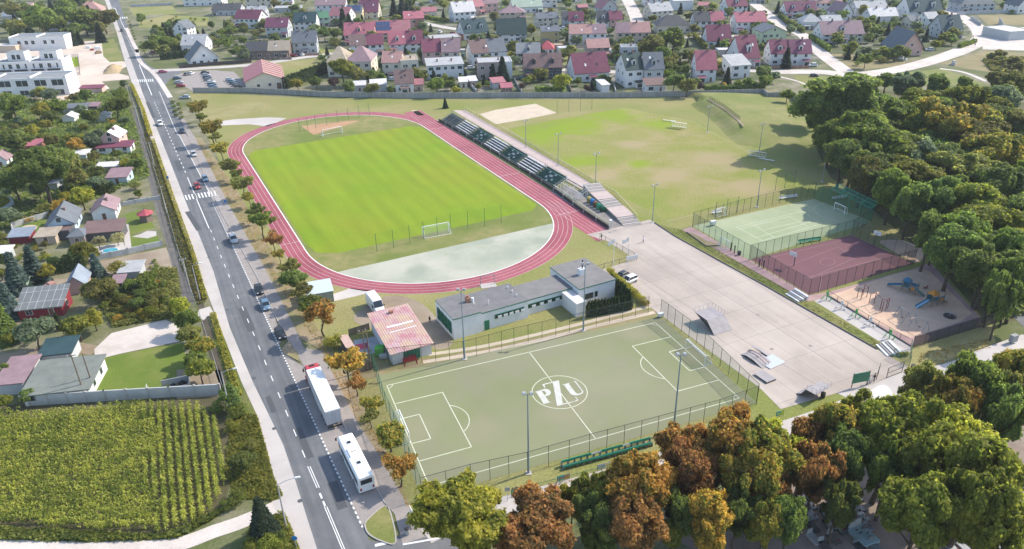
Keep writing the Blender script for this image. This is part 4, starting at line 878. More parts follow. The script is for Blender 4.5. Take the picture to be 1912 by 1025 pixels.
H(980, 1049, 147, 11, 5, 4.5, 'g', 'brown', 'dark', 'dark walled twin house with brown roof and white dormers', 'the dark twin with dormers', dorm=2)
H(1072, 1139, 152, 13, 4, 6.5, 'g', 'magenta', 'white', 'white twin house under one large magenta roof', 'the large magenta roof', roof2='magenta', chim=1)
H(1167, 1201, 163, 13, 7.5, 5, 'g', 'darkgreen', 'white', 'tall white house half with dark green roof and gable', 'the tall dark green half', dorm=1)
H(1202, 1237, 163, 13, 7.5, 5, 'g', 'slate', 'grey', 'tall grey house half with long slate roof and gable', 'the tall slate half', dorm=1, chim=0)
H(1205, 1243, 172, 5, 3, 1.4, 'm', 'brown', 'white', 'low white shed with brown lean-to roof at the wall', 'the brown lean-to', chim=0, name='shed', cat='shed')
H(1299, 1336, 153, 11, 5.5, 6, 'g', 'pink', 'white', 'white house with pink red roof and white gabled bay', 'the pink roof by the bushes', dorm=0)
H(1362, 1401, 146, 9, 5.5, 2.5, 'm', 'light', 'white', 'white house with light grey single pitch roof by conifers', 'the white single pitch house', chim=0)
H(1379, 1419, 124, 14, 4, 8, 'g', 'magenta', 'white', 'white house with steep magenta roof and tall white dormer', 'the steep magenta roof', rot=.05, dorm=1)
H(1159, 1190, 116, 9, 6.5, .4, 't', 'grey', 'grey', 'plain grey cube house with flat roof', 'the grey cube house', chim=1)
H(1097, 1138, 108, 9, 5, 3, 'g', 'salmon', 'taupe', 'taupe house with salmon roof and white garage', 'the taupe house', chim=0)
H(1011, 1044, 82, 10, 6.5, 2, 'g', 'slate', 'mustard', 'mustard yellow house with slate roof', 'the mustard house', chim=1)
H(1064, 1131, 84, 11, 6, 3.5, 'g', 'salmon', 'white', 'white twin with salmon and mauve roof halves', 'the salmon and mauve twin', roof2='mauve', split=.62)
H(1151, 1213, 82, 11, 6, 4, 'g', 'mauve', 'beige', 'beige house with mauve and salmon roof over dark porch', 'the beige house with dark porch', roof2='salmon', split=.4)
H(1226, 1290, 62, 14, 4, 4.5, 'h', 'dark', 'cream', 'cream bungalow with wide dark hipped roof', 'the wide dark hip', chim=0)
H(1295, 1351, 58, 11, 5.5, 4, 'g', 'dark', 'white', 'white twin with dark grey and pink roof halves', 'the dark and pink twin', roof2='pink', chim=2, split=.55)
H(1372, 1430, 61, 12, 6, 4, 'g', 'pink', 'white', 'large white and brick twin with vivid red pink roof', 'the red pink twin', rot=.04, wall2='brick', chim=2)
H(1320, 1364, 88, 14, 3.5, 6, 'g', 'magenta', 'white', 'white house with deep magenta cross roof', 'the magenta cross roof', rot=.03)
H(1003, 1043, 50, 10, 5, 2.5, 'g', 'slate', 'cream', 'cream house with slate roof facing gable right', 'the cream slate house', rot=.1)
H(1062, 1089, 53, 10, 4.5, 4, 'g', 'magenta', 'white', 'small white house with magenta hood around black roof', 'the magenta hooded house', dorm=1, chim=0)
H(1050, 1063, 50, 9, 5, 3, 'g', 'dark', 'grey', 'narrow grey house with dark roof beside the hooded one', 'the narrow dark house', chim=0)
H(1115, 1137, 56, 11, 5, 4.5, 'g', 'dark', 'white', 'white twin half with dark roof and arched dormer', 'the dark half with arched dormer', dorm=1, chim=0)
H(1138, 1161, 56, 11, 6, 3.5, 'g', 'magenta', 'salmon', 'salmon twin half with magenta roof', 'the salmon twin half', chim=1)
H(1122, 1154, 34, 16, 6, 5, 'f', 'rose', 'grey', 'gable fronted house with rose roof by the gravel street', 'the rose gable house', rot=.1, chim=0)
H(1214, 1258, 36, 13, 5, 4, 'g', 'light', 'cream', 'house with light grey roof and two brown chimneys', 'the light roof with brown chimneys', chim=2)
H(1257, 1294, 19, 11, 6, .6, 'm', 'white', 'white', 'plain white cube house without visible windows', 'the plain white cube', chim=0, win=False)
H(1356, 1396, 28, 13, 5.5, 5, 'g', 'magenta', 'white', 'white house with magenta roof and white annexe', 'the magenta roof with annexe', rot=.15, dorm=1)
H(1305, 1324, 20, 8, 3.5, 1.5, 'g', 'rose', 'pink', 'small pink pavilion among bushes', 'the pink pavilion', chim=0)
H(1437, 1472, 122, 12, 5.5, 4.5, 'g', 'magenta', 'white', 'white house half with magenta roof beside a spruce', 'the magenta half by the spruce', dorm=1)
H(1473, 1512, 122, 12, 5.5, 4.5, 'g', 'purple', 'white', 'white house half with purple roof and triple gable window', 'the purple half with triple window', dorm=1)
H(1419, 1467, 86, 13, 7, 2.5, 'f', 'slate', 'green', 'pale green house with low slate roof', 'the pale green house', chim=1)
H(1497, 1534, 55, 12, 4, 3.5, 'h', 'light', 'white', 'white bungalow with pale grey hipped roof', 'the pale hipped bungalow', chim=0)
H(1535, 1572, 54, 11, 4, 2.5, 'g', 'light', 'white', 'white bungalow wing with pale gabled roof', 'the pale bungalow wing', chim=0)
H(1532, 1612, 80, 14, 4.5, 5, 'g', 'mauve', 'white', 'large white villa with mauve cross gabled roof', 'the mauve villa', dorm=1, chim=2)
H(1563, 1592, 38, 12, 5, 4.5, 'f', 'mauve', 'white', 'white gable fronted house with mauve roof', 'the white mauve gable', chim=0)
H(1465, 1524, 34, 12, 4.5, 4.5, 'g', 'purple', 'white', 'white house with purple roof and two bright dormers', 'the purple roof with dormers', dorm=2, chim=0)
H(1519, 1571, 22, 13, 5.5, 5, 'g', 'salmon', 'white', 'white house with salmon roof and two round dormers', 'the salmon roof with dormers', dorm=2, chim=0)
H(1596, 1656, 30, 13, 5, 3, 'g', 'light', 'white', 'long white house with pale grey metal roof', 'the long pale metal roof', chim=1)
H(1622, 1677, 43, 11, 4, 3.5, 'g', 'white', 'white', 'bungalow with nearly white roof and dark chimneys', 'the nearly white roof', chim=2)
H(1694, 1758, 37, 18, 5, 7, 'g', 'teal', 'white', 'very large twin house with teal roof and skylights', 'the very large teal roof', chim=2, dorm=2)
H(1727, 1752, 53, 9, 5.5, 2.5, 'g', 'light', 'white', 'small white house with light roof beside the teal twin', 'the small white neighbour', chim=0)
H(1754, 1795, 72, 13, 5, 5.5, 'g', 'teal', 'grey', 'grey house with teal roof and big front gable', 'the teal gable house', rot=.08, dorm=1)
H(1676, 1721, 104, 16, 4, 6.5, 'f', 'slate', 'pink', 'pink chalet with broad slate gable and dark balcony', 'the pink chalet', rot=.15, chim=1, ov=1.4)
H(1790, 1858, 22, 16, 4.5, 6, 'h', 'slate', 'grey', 'grey house with broad slate hipped roof behind a wall', 'the broad slate hip', chim=0)
H(1896, 1925, 25, 12, 5, 5, 'f', 'slate', 'white', 'white gable house at the far edge of the heath', 'the heath gable house', chim=0)
H(1204, 1236, 12, 12, 5.5, 4, 'g', 'pink', 'white', 'white house with pink roof beside the top of the gravel street', 'the pink roof above the street', chim=1)
H(985, 1040, 14, 13, 4.5, 4, 'g', 'grey', 'white', 'pair of white gables under grey roof behind the pale green roof', 'the grey pair of gables', dorm=2, chim=0)
H(1124, 1152, 12, 12, 5, 4, 'g', 'salmon', 'grey', 'house with salmon roof and long white terrace', 'the salmon roof with terrace', chim=0)
H(1052, 1086, 4, 12, 5, 4, 'g', 'brown', 'white', 'white house with brown roof half cut by the top edge', 'the brown roof at the top edge', chim=1)
H(806, 838, 5, 12, 5, 3, 'g', 'rose', 'white', 'white house with rose roof behind the dark grove', 'the rose roof behind the grove', chim=1)
H(1080, 1098, 22, 7, 3, 1.2, 'g', 'rose', 'dark', 'dark garden house with rose roof on a lawn', 'the dark garden house', chim=0, win=False, name='shed', cat='shed')
H(1590, 1625, 8, 12, 4.5, 4, 'g', 'mauve', 'white', 'white house with mauve roof behind the pale metal roof', 'the mauve roof at the top', chim=1)
H(1650, 1688, 10, 11, 4.5, 3, 'h', 'grey', 'cream', 'cream house with grey hip beside tall bushes', 'the grey hip at the top', chim=0)
H(1400, 1428, 6, 11, 5, 4, 'g', 'slate', 'grey', 'grey house with slate roof among dense trees', 'the slate roof in the trees', chim=0)
H(1876, 1930, 74, 18, 4, .6, 't', 'white', 'grey', 'industrial hall with white flat roof and grey walls', 'the industrial hall', chim=0, win=False, name='hall', cat='hall')
# near the wall: sheds
H(662, 683, 172, 6, 3, 1, 'g', 'white', 'grey', 'white roofed garden shed by the wall, under the first trees', 'the white roofed shed', chim=0, name='shed', cat='shed')
H(694, 722, 171, 6, 3, .8, 'm', 'white', 'grey', 'white carport in front of the salmon roofed house', 'the white carport', chim=0, name='carport', cat='carport', win=False)
H(740, 773, 173, 10, 4, 4, 'g', 'brown', 'white', 'low white house with dark brown roof touching the wall', 'the low brown roof at the wall', chim=1)
H(775, 790, 170, 5, 3, 1.5, 'g', 'rose', 'taupe', 'tiny taupe shed with rose roof', 'the tiny rose shed', chim=0, name='shed', cat='shed')
H(859, 873, 164, 5, 2.6, .8, 'm', 'white', 'cream', 'small shed with white roof below the wide white twin', 'the white shed below the twin', chim=0, name='shed', cat='shed')
H(878, 891, 162, 5, 2.6, .8, 'm', 'white', 'taupe', 'shed with white roof beside a parked camper', 'the shed by the camper', chim=0, name='shed', cat='shed')
H(921, 944, 166, 5, 2.8, .9, 'm', 'rose', 'grey', 'low shed with rose roof below the taupe flats', 'the rose shed below the flats', chim=0, name='shed', cat='shed')
H(937, 956, 174, 4, 2.4, .8, 'm', 'pink', 'brown', 'lowest pink roofed hut right against the wall', 'the pink hut at the wall', chim=0, name='shed', cat='shed')
H(1124, 1138, 172, 7, 3, .6, 'm', 'white', 'white', 'white tent-like shelter with pale apron at the wall', 'the white shelter', chim=0, name='shed', cat='shelter', win=False)
H(1340, 1366, 106, 6, 3, .5, 't', 'white', 'grey', 'grey garage with white flat roof by the hedge', 'the grey garage by the hedge', chim=0, win=False, name='garage', cat='garage')
H(1128, 1141, 107, 7, 3, .4, 't', 'white', 'white', 'white garage beside the taupe house', 'the white garage', chim=0, win=False, name='garage', cat='garage')
H(1018, 1052, 96, 6, 2.8, .4, 't', 'beige', 'mustard', 'low mustard and red garage row on the lawn', 'the mustard garage row', chim=0, win=False, wall2='brick', name='garage', cat='garage')
H(1044, 1062, 100, 5, 2.6, .4, 't', 'white', 'white', 'small white carport behind a yellow green tree', 'the white carport by the tree', chim=0, win=False, name='carport', cat='carport')
H(1697, 1712, 52, 8, 4, 2, 'g', 'slate', 'cream', 'small cream annexe with slate roof near the teal twin', 'the cream annexe', chim=0)
# west side of the road
H(324, 352, 67, 9, 4.5, 3.5, 'f', 'slate', 'white', 'white cottage with slate gable across the road', 'the white cottage', rot=-.35, chim=0)
H(342, 383, 98, 13, 4, 4, 'g', 'light', 'white', 'house with large pale grey roof and porch', 'the large pale grey roof', rot=.1, chim=0)
H(360, 408, 121, 12, 3.5, 6, 'f', 'slate', 'white', 'white chalet with steep slate gables by the hedge', 'the slate chalet', rot=.25, dorm=0, ov=1.0, chim=1)
H(150, 187, 29, 14, 4, 6, 'h', 'salmon', 'pink', 'old house with faded salmon hipped roof among trees', 'the faded salmon roof', rot=.2)
H(8, 34, 40, 12, 4, 3.5, 'g', 'blue', 'grey', 'grey house with bluish metal roof at the left edge', 'the bluish metal roof', rot=.1, chim=0)
H(92, 131, 56, 8, 3, 1.2, 'm', 'dark', 'grey', 'long low hut with dark roof below the trees', 'the long low dark hut', rot=.1, chim=0, name='shed', cat='shed')
H(103, 117, 41, 6, 3, .8, 'm', 'beige', 'beige', 'small beige box shed among the trees', 'the beige box shed', chim=0, name='shed', cat='shed')
H(40, 57, 15, 6, 3, .8, 'm', 'taupe' if 'taupe' in ROOF else 'mauve', 'beige', 'tiny mauve roofed shed deep in the trees', 'the tiny mauve shed', chim=0, name='shed', cat='shed')
H(112, 136, 16, 5, 3, .6, 'm', 'white', 'white', 'pair of white roofed greenhouses among trees', 'the white greenhouse roofs', chim=0, win=False, name='shed', cat='shed')
H(-10, 30, 98, 9, 3.5, .5, 't', 'white', 'beige', 'raw concrete shell of an unfinished building', 'the concrete shell', chim=0, win=False, name='building_shell', cat='building')
# warehouse by the car park
t = thing('warehouse', 'cream warehouse with pink gabled roof beside the car park', 'warehouse', (G(497, 168).x, G(497, 168).y, 0), heading((470, 168), (526, 163)))
LAND.append((G(488, 150).x, G(488, 150).y, 'the cream warehouse')); BLOCK.append((G(485, 148).x, G(485, 148).y, 14))
Wd, Dp = 17.0, 31.0
b = MB(); b.poly([(-Wd / 2, 0), (Wd / 2, 0), (Wd / 2, Dp), (-Wd / 2, Dp)], -.2, 4.6); b.face([(-Wd / 2, 0, 4.6), (Wd / 2, 0, 4.6), (0, 0, 8)]); b.build('wall', WALL['cream'], t)
for nm, s, mm in (('roof', -1, 'rose'), ('roof', 1, 'salmon')):
    b = MB(); slab(b, [(s * (Wd / 2 + .6), Dp + .6, 4.4), (s * (Wd / 2 + .6), -.6, 4.4), (0, -.6, 8.2), (0, Dp + .6, 8.2)] if s < 0 else [(s * (Wd / 2 + .6), -.6, 4.4), (s * (Wd / 2 + .6), Dp + .6, 4.4), (0, Dp + .6, 8.2), (0, -.6, 8.2)], .25); o = b.build(nm, ROOF[mm], t)
    if s > 0:
        b = MB()
        for k in range(6): b.bar((.3, 3 + k * 5, 8.25), (Wd / 2 + .4, 3 + k * 5, 4.65), .35, .15)
        b.build('roof_rib', ROOF['mauve'], o)
for xx in (-3, 2): inst('window', WIN_ME, t, (xx, 0, 1.6), 0, (1.4, 1, 1.4))
for k in range(7): inst('window', WIN_ME, t, (-Wd / 2, 3 + k * 4, 2.2), -math.pi / 2, (2.2, 1, 1.1))
inst('door', DOOR_ME, t, (6, 0, 0), 0, (2.4, 1, 3))
# white terraces, top left
def terrace(u0, u1, v, d, hw, label, short, blocks=(), wins=(), rot=.07, slots=False):
    p = G((u0 + u1) / 2, v); W = (u1 - u0) * MPP((u0 + u1) / 2, v); t = thing('terraced_house', label, 'terrace', (p.x, p.y, 0), rot)
    LAND.append((p.x, p.y + d / 2, short))
    for k in range(4): BLOCK.append((p.x - W / 2 + (k + .5) * W / 4, p.y + d / 2, d / 2 + 1))
    b = MB(); b.poly([(-W / 2, 0), (W / 2, 0), (W / 2, d), (-W / 2, d)], -.2, hw)
    for x in (-W / 2 + .2, 0, W / 2 - .2): b.box(x, d / 2, hw + .003, .4, d, .7)
    b.box(-W / 4 - .0, d - .2, hw + .003, W / 2 - .8, .4, .7); b.box(W / 4, d - .2, hw + .003, W / 2 - .8, .4, .7)
    b.build('wall', WALL['white'], t)
    b = MB(); b.box(-W / 4, d / 2, hw + .004, W / 2 - .9, d - 1.2, .1); b.box(W / 4, d / 2, hw + .004, W / 2 - .9, d - 1.2, .1); b.build('roof', ROOF['grey'], t)
    for xc, bw, bd, bh in blocks:
        b = MB(); x = xc * W; b.box(x, d / 2 + .5, hw + .1, bw, bd, bh); o = b.build('roof_storey', WALL['white'], t)
        b = MB(); b.box(x, d / 2 + .5, hw + bh + .103, bw - .5, bd - .5, .15); b.build('roof', ROOF['grey'], o)
        for dx in (-1.2, 1.2): inst('window', WIN_ME, o, (x + dx, d / 2 + .5 - bd / 2, hw + .7), 0, (1.8, 1, 2.5))
    for xc, z, w_, h_ in wins: inst('window', WIN_ME, t, (xc * W, 0, z), 0, (w_, 1, h_))
    if slots:
        for k in range(4):
            b = MB(); x = (-.375 + .25 * k) * W; b.box(x, -.9, 2.9, W / 4 - 1.6, 1.8, .2); b.build('balcony', WALL['grey'], t)
            b = MB(); b.box(x, -1.75, 3.1, W / 4 - 1.6, .06, .9); b.build('balcony_rail', m_dark, t)
    return t
terrace(5, 126, 179, 11, 8.0, 'front white terraced house with four large dark glazed openings', 'the front white terrace', wins=[(x, 4.3, 5.6, 2.9) for x in (-.37, -.13, .13, .37)] + [(x, .2, 4.2, 2.5) for x in (-.37, -.13, .13, .37)], slots=False)
terrace(7, 117, 143, 11, 7.4, 'middle white terraced house with two storey boxes on its roof', 'the middle white terrace', blocks=[(-.22, 8.5, 6, 4.2), (.28, 8.5, 6, 4.2)], wins=[(x, 4.1, w_ * 1.4, 2.4) for x, w_ in ((-.4, .6), (-.3, 1.3), (-.18, 1.3), (-.06, .6), (.06, .6), (.17, 1.3), (.3, 1.3), (.42, .6))], slots=True)
terrace(28, 120, 93, 12, 7.2, 'rear white terraced house still under construction beside sand', 'the rear white terrace', wins=[(x, 3.2, 2, 2.3) for x in (-.33, -.2, -.08, .14, .28)])

# ================================================================ VEHICLES
m_rub = mat('tyre rubber', (.02, .02, .02), rough=.9); m_rim = mat('wheel rim', (.45, .45, .46), rough=.4, metal=.6)
def paint(n, c): return mat('car paint ' + n, c, rough=.32, spec=.5)
PAINT = {k: paint(k, c) for k, c in dict(white=(.72, .72, .72), silver=(.42, .44, .46), grey=(.16, .17, .18), black=(.025, .027, .03), navy=(.03, .05, .085), blue=(.12, .2, .29), red=(.3, .02, .03), teal=(.05, .11, .12), brown=(.12, .09, .075), cherry=(.33, .04, .1)).items()}
m_cglass = mat('car glass', (.02, .028, .032), rough=.08, spec=.7)
m_lampw = mat('headlight glass', (.7, .7, .68), rough=.2); m_lampr = mat('tail light', (.3, .02, .02), rough=.3); m_plast = mat('black plastic', (.03, .03, .032), rough=.6)
def wheel(par, x, y, r, w=.22):
    b = MB(); b.tube((x, y - w / 2, r), (x, y + w / 2, r), r, n=14); o = b.build('wheel', m_rub, par)
    b = MB(); s = 1 if y > 0 else -1; b.tube((x, y + s * (w / 2 - .01), r), (x, y + s * (w / 2 + .015), r), r * .62, n=10); b.build('rim', m_rim, o)
def car_proto(L=4.3, Wd=1.78, Hh=1.46, rear=0.0, name='parked_car'):
    o = thing(name, 'x', 'car'); h = L / 2; w = Wd / 2
    def ring(x, ws, zb, zt, tuck=.9): return [(x, -ws * .93, zb), (x, -ws, (zb + zt) / 2), (x, -ws * tuck, zt), (x, ws * tuck, zt), (x, ws, (zb + zt) / 2), (x, ws * .93, zb)]
    b = MB(); zt = Hh * .62
    b.loft([ring(-h, w * .8, .36, zt * .82), ring(-h + .12, w * .94, .27, zt * .98), ring(-h + .6, w, .22, zt), ring(0, w, .2, zt), ring(h - 1.15, w, .22, zt * .985), ring(h - .35, w * .95, .25, zt * .84), ring(h, w * .78, .36, zt * .66)])
    body = b.build('body', PAINT['silver'], o, smooth=True)
    x0, x1, x2, x3 = -h + .22, -h + .75 - rear, h - 2.0, h - 1.2
    b = MB(); rw = w * .74; bw = w * .9
    b._add([(x0, -bw, zt - .01), (x0, bw, zt - .01), (x3, bw, zt - .01), (x3, -bw, zt - .01), (x1, -rw, Hh - .05), (x1, rw, Hh - .05), (x2, rw, Hh - .05), (x2, -rw, Hh - .05)], [(0, 1, 5, 4)[::-1], (1, 2, 6, 5)[::-1], (2, 3, 7, 6)[::-1], (3, 0, 4, 7)[::-1], (4, 5, 6, 7)])
    b.build('windows', m_cglass, o, fix=True)
    b = MB(); b._add([(x1 - .04, -rw - .01, Hh - .06), (x1 - .04, rw + .01, Hh - .06), (x2 + .05, rw + .01, Hh - .06), (x2 + .05, -rw - .01, Hh - .06), (x1 + .06, -rw * .85, Hh), (x1 + .06, rw * .85, Hh), (x2 - .1, rw * .85, Hh), (x2 - .1, -rw * .85, Hh)], [(4, 5, 6, 7), (0, 1, 5, 4), (1, 2, 6, 5), (2, 3, 7, 6), (3, 0, 4, 7), (3, 2, 1, 0)])
    for s in (-1, 1):
        for p, q in (((x0, s * bw, zt), (x1, s * rw, Hh - .05)), ((x3, s * bw, zt), (x2, s * rw, Hh - .05)), (((x0 + x3) / 2 - .15, s * (bw + .005), zt), ((x1 + x2) / 2 - .1, s * (rw + .005), Hh - .05))): b.bar(p, q, .07, .07)
    b.build('roof', PAINT['silver'], o, fix=True)
    for s in (-1, 1):
        for x in (-h + .8, h - .85): wheel(o, x, s * (w - .1), .32)
        b = MB(); b.box(h - .14, s * w * .6, .55, .2, .4, .16); b.build('headlight', m_lampw, o)
        b = MB(); b.box(-h + .1, s * w * .68, .62, .14, .3, .2); b.build('tail_light', m_lampr, o)
        b = MB(); b.box(x3 - .25, s * (w + .06), zt + .02, .14, .18, .12); b.build('mirror', m_plast, o)
    return proto(o)
CARP = car_proto(); SUVP = car_proto(4.5, 1.85, 1.66, .25)
for p_ in (CARP, SUVP):
    for c_ in p_.children: KIDS[c_.name] = list(c_.children)
    for c_ in p_.children:
        for g_ in c_.children: KIDS[g_.name] = []
used_car = {'c': False, 's': False}
def car(u, v, head, colr, label, suv=False, group='cars', name='car', at=None):
    P_ = SUVP if suv else CARP; k = 's' if suv else 'c'
    p = G(u, v, .5); loc = (p.x, p.y, 0.03) if at is None else at
    mats = {'car paint silver': PAINT[colr]}
    r = copy_tree(P_, loc, head, None, label, group, mats); r.name = name
    BLOCK.append((loc[0], loc[1], 2.5)); return r
def hd(u, v): return heading((u, v), (u + 10, v + 20.5)) # along the road, towards the camera
def rdir(v):
    """direction of the main road near photograph row v (coming towards the camera)"""
    P = catmull([G2(*p) for p in RL], 6); best = min(range(len(P) - 1), key=lambda i: abs(photo((*P[i], 0))[1] - v)); a, c = P[best], P[best + 1]
    return math.atan2(c[1] - a[1], c[0] - a[0])
car(212, 15.5, rdir(15), 'white', 'white car farthest up the main road', name='moving_car')
car(227, 57, rdir(57), 'black', 'black car on the main road beside the rear terrace', name='moving_car')
car(299, 231, rdir(231), 'white', 'white tall car driving on the main road beside the bushes', True, name='moving_car')
car(340, 245, rdir(245), 'navy', 'dark blue car parked at the kerb before the young trees', True)
car(361.5, 288, rdir(288), 'silver', 'silver car parked at the kerb level with the far bend of the track')
car(383, 334, rdir(334), 'blue', 'grey blue car parked at the kerb beside the zebra crossing')
car(368, 347.6, rdir(347), 'red', 'dark red car waiting just before the zebra crossing', name='moving_car')
car(436, 447, rdir(447), 'silver', 'silver car parked alone on the dotted line below the zebra crossing', True)
car(483.5, 541, rdir(541), 'black', 'black car parked behind the pale blue one along the kerb')
car(496, 570, rdir(570), 'blue', 'pale blue car between two black cars along the kerb')
car(523.5, 623, rdir(623), 'black', 'black car parked nearest to the truck')
car(304, 134, heading((300, 134), (330, 131)), 'cherry', 'cherry red car turning into the side street')
wd_ = heading((330, 150), (370, 147))
for (u, v), c_, l_ in zip(((331, 146), (334, 153.5), (338, 160)), ('teal', 'silver', 'red'), ('dark teal car at the grassy end of the car park', 'silver car beside a red car at the car park edge', 'red car last in the short car park row')): car(u, v, wd_, c_, l_, group='cars in the car park')
for (u, v), c_, l_ in zip(((349, 138), (358, 137)), ('grey', 'white'), ('grey car at the far side of the car park beside a white car', 'white car at the far side of the car park')): car(u, v, wd_ + 1.2, c_, l_, group='cars in the car park')
for k, (c_, l_) in enumerate((('black', 'black car first in the middle car park row'), ('silver', 'silver car behind the black car of the middle car park row'), ('navy', 'navy car in the middle car park row between silver cars'), ('grey', 'grey car in the middle car park row'), ('white', 'white car in the middle car park row'), ('teal', 'teal car in the middle car park row'), ('blue', 'pale blue car last in the middle car park row'))):
    car(383 + k * 2.0 + (3 if k > 3 else 0), 136 + k * 4.3, wd_, c_, l_, group='cars in the car park')
for k, (c_, l_) in enumerate((('silver', 'silver car parked against the cream warehouse'), ('blue', 'blue car second along the cream warehouse'), ('teal', 'teal car in the shade of the cream warehouse'), ('grey', 'grey car beside the brown one at the warehouse'), ('brown', 'dark brown car last along the cream warehouse'))):
    car(429 + k * 4.0, 149 + k * 3.2, wd_, c_, l_, group='cars in the car park')
car(1160, 516, heading((1182, 505), (1150, 522)), 'black', 'black car beside the white car at the golden hedge')
car(1174, 524, heading((1190, 518), (1160, 530)), 'white', 'white estate car parked by the golden hedge', True)
for u, v, c_, s_, l_ in ((1517, 122, 'white', 1, 'white car on the forecourt of the purple half'), (1521, 141, 'black', 0, 'black car parked on the grass by the pale street'), (1735, 93, 'silver', 1, 'silver car beside the pink chalet'), (566, 102, 'white', 0, 'white car beside the slate-roofed grey house'), (556, 103, 'navy', 0, 'navy car beside the slate-roofed grey house'), (548, 104, 'red', 0, 'dark red car beside the slate-roofed grey house'), (866, 103, 'teal', 0, 'teal car under the carport by the brown and slate terrace'),
                         (880, 127, 'white', 1, 'white camper parked beside the taupe flat block'), (1050, 53, 'white', 1, 'white car by the mustard house'), (1158, 148, 'white', 0, 'white car in the drive of the tall dark green half'), (1316, 68, 'silver', 0, 'silver car on the street behind the hedge'), (822, 60, 'white', 1, 'white covered car on the lane by the brick red house'), (846, 62, 'red', 0, 'dark red car on the lane by the teal dormers'), (1055, 58, 'silver', 1, 'silver car behind the mustard house'), (715, 162, 'teal', 0, 'teal car beside the white carport'), (345, 182, 'silver', 1, 'silver van parked at the top of the pavement'), (971, 146, 'teal', 0, 'teal car beside the dark twin with dormers'), (734, 148, 'white', 1, 'white motorhome in the yard below the salmon roof'), (287, 98, 'red', 0, 'small red car in the drive across the road')):
    car(u, v, rnd.choice((0.1, 3.2, 1.4)), c_, l_, bool(s_))
for p_ in (CARP, SUVP):
    for x in [p_] + [c for c in p_.children] + [g for c in p_.children for g in c.children]: bpy.data.objects.remove(x)

# van
p = G(702, 577); t = thing('delivery_van', 'white delivery van parked on the grass beside the red roofed garage', 'van', (p.x, p.y, 0), heading((692, 566), (712, 592)))
t.scale = (1.15,) * 3; LAND.append((p.x, p.y, 'the white van'))
b = MB()
def vr(x, w, zb, zt, n=.86): return [(x, -w, zb), (x, -w, zt * .72), (x, -w * n, zt), (x, w * n, zt), (x, w, zt * .72), (x, w, zb)]
b.loft([vr(-2.8, .96, .4, 2.5), vr(-2.7, 1.0, .35, 2.62), vr(1.0, 1.0, .35, 2.62), vr(1.35, 1.0, .35, 2.5)]); b.loft([vr(1.35, 1.0, .35, 2.5), vr(2.15, .97, .35, 1.45), vr(2.75, .9, .4, 1.05)])
b.build('body', PAINT['white'], t, fix=True)
b = MB(); b._add([(1.42, -.8, 2.44), (1.42, .8, 2.44), (2.17, .86, 1.5), (2.17, -.86, 1.5)], [(0, 3, 2, 1)]); b.build('windscreen', m_cglass, t)
for s in (-1, 1):
    b = MB(); b._add([(1.0, s * 1.012, 1.3), (1.9, s * 1.012, 1.3), (1.55, s * 1.012, 1.85), (1.0, s * 1.012, 1.85)], [(0, 1, 2, 3)]); b.build('side_window', m_cglass, t)
    for x in (-1.7, 1.9): wheel(t, x, s * .88, .35)
    b = MB(); b.box(2.68, s * .66, .75, .16, .3, .2); b.build('headlight', m_lampw, t); b = MB(); b.box(1.75, s * 1.12, 1.35, .15, .2, .3); b.build('mirror', m_plast, t)
b = MB(); b.box(2.72, 0, .35, .25, 1.7, .3); b.build('bumper', m_plast, t)
# bus
pa, pb_ = G(630.6, 815.7, 3.1), G(667, 891, 3.1); pc = G(694.7, 884.7, 3.1)
mid = (G(644.5, 811.3, 3.1) + G(681, 888, 3.1)) / 2; hb = math.atan2((pa - pb_).y, (pa - pb_).x)
t = thing('bus', 'white coach with black side windows parked in the kerb bay', 'bus', (mid.x, mid.y, 0), hb); LAND.append((mid.x, mid.y, 'the white coach'))
LB, WB = 11.2, 2.5; m_bus = mat('bus white', (.78, .78, .77), rough=.35, spec=.5)
b = MB()
def br(x, w, z0, z1, r=.22): return [(x, -w, z0), (x, -w, z1 - r), (x, -w + r, z1), (x, w - r, z1), (x, w, z1 - r), (x, w, z0)]
b.loft([br(-LB / 2, 1.2, .35, 3.0), br(-LB / 2 + .12, 1.25, .3, 3.12), br(LB / 2 - .3, 1.25, .3, 3.12), br(LB / 2, 1.15, .35, 2.85)]); b.build('body', m_bus, t, fix=True)
for s in (-1, 1):
    b = MB(); b.box(-.1, s * 1.262, 1.45, LB - .9, .03, 1.05); o = b.build('window', m_cglass, t)
    b = MB()
    for k in range(7): b.box(-LB / 2 + 1.0 + k * 1.5, s * 1.28, 1.45, .09, .03, 1.05)
    b.build('window_pillar', m_plast, o)
    for x in (-LB / 2 + 2.6, LB / 2 - 2.4): wheel(t, x, s * 1.12, .5, .3)
    b = MB(); b.box(-LB / 2 - .02, s * .95, .7, .06, .25, .45); b.build('tail_light', m_lampr, t)
    b = MB(); b.bar((LB / 2 - .2, s * 1.2, 2.9), (LB / 2 + .2, s * 1.4, 2.6), .06); b.box(LB / 2 + .2, s * 1.42, 2.1, .12, .22, .5); b.build('mirror', m_plast, t)
b = MB(); b.box(-LB / 2 - .012, 0, 1.75, .03, 1.75, .85); b.build('rear_window', m_cglass, t)
b = MB(); b.box(LB / 2 - .06, 0, 1.1, .14, 2.1, 1.6); b.build('windscreen', m_cglass, t)
b = MB(); b.box(-LB / 2 - .03, 0, .42, .06, .52, .13); b.build('number_plate', m_frame, t)
for x in (3.1, -2.2):
    b = MB(); b.box(x, 0, 3.12, .8, .75, .07); o = b.build('roof_hatch', m_frame, t); b = MB(); b.box(x, 0, 3.192, .62, .58, .03); b.build('hatch_glass', m_cglass, o)
b = MB(); b.box(.5, 0, 3.12, 2.4, 1.7, .22, taper=.86); o = b.build('air_conditioner', m_bus, t)
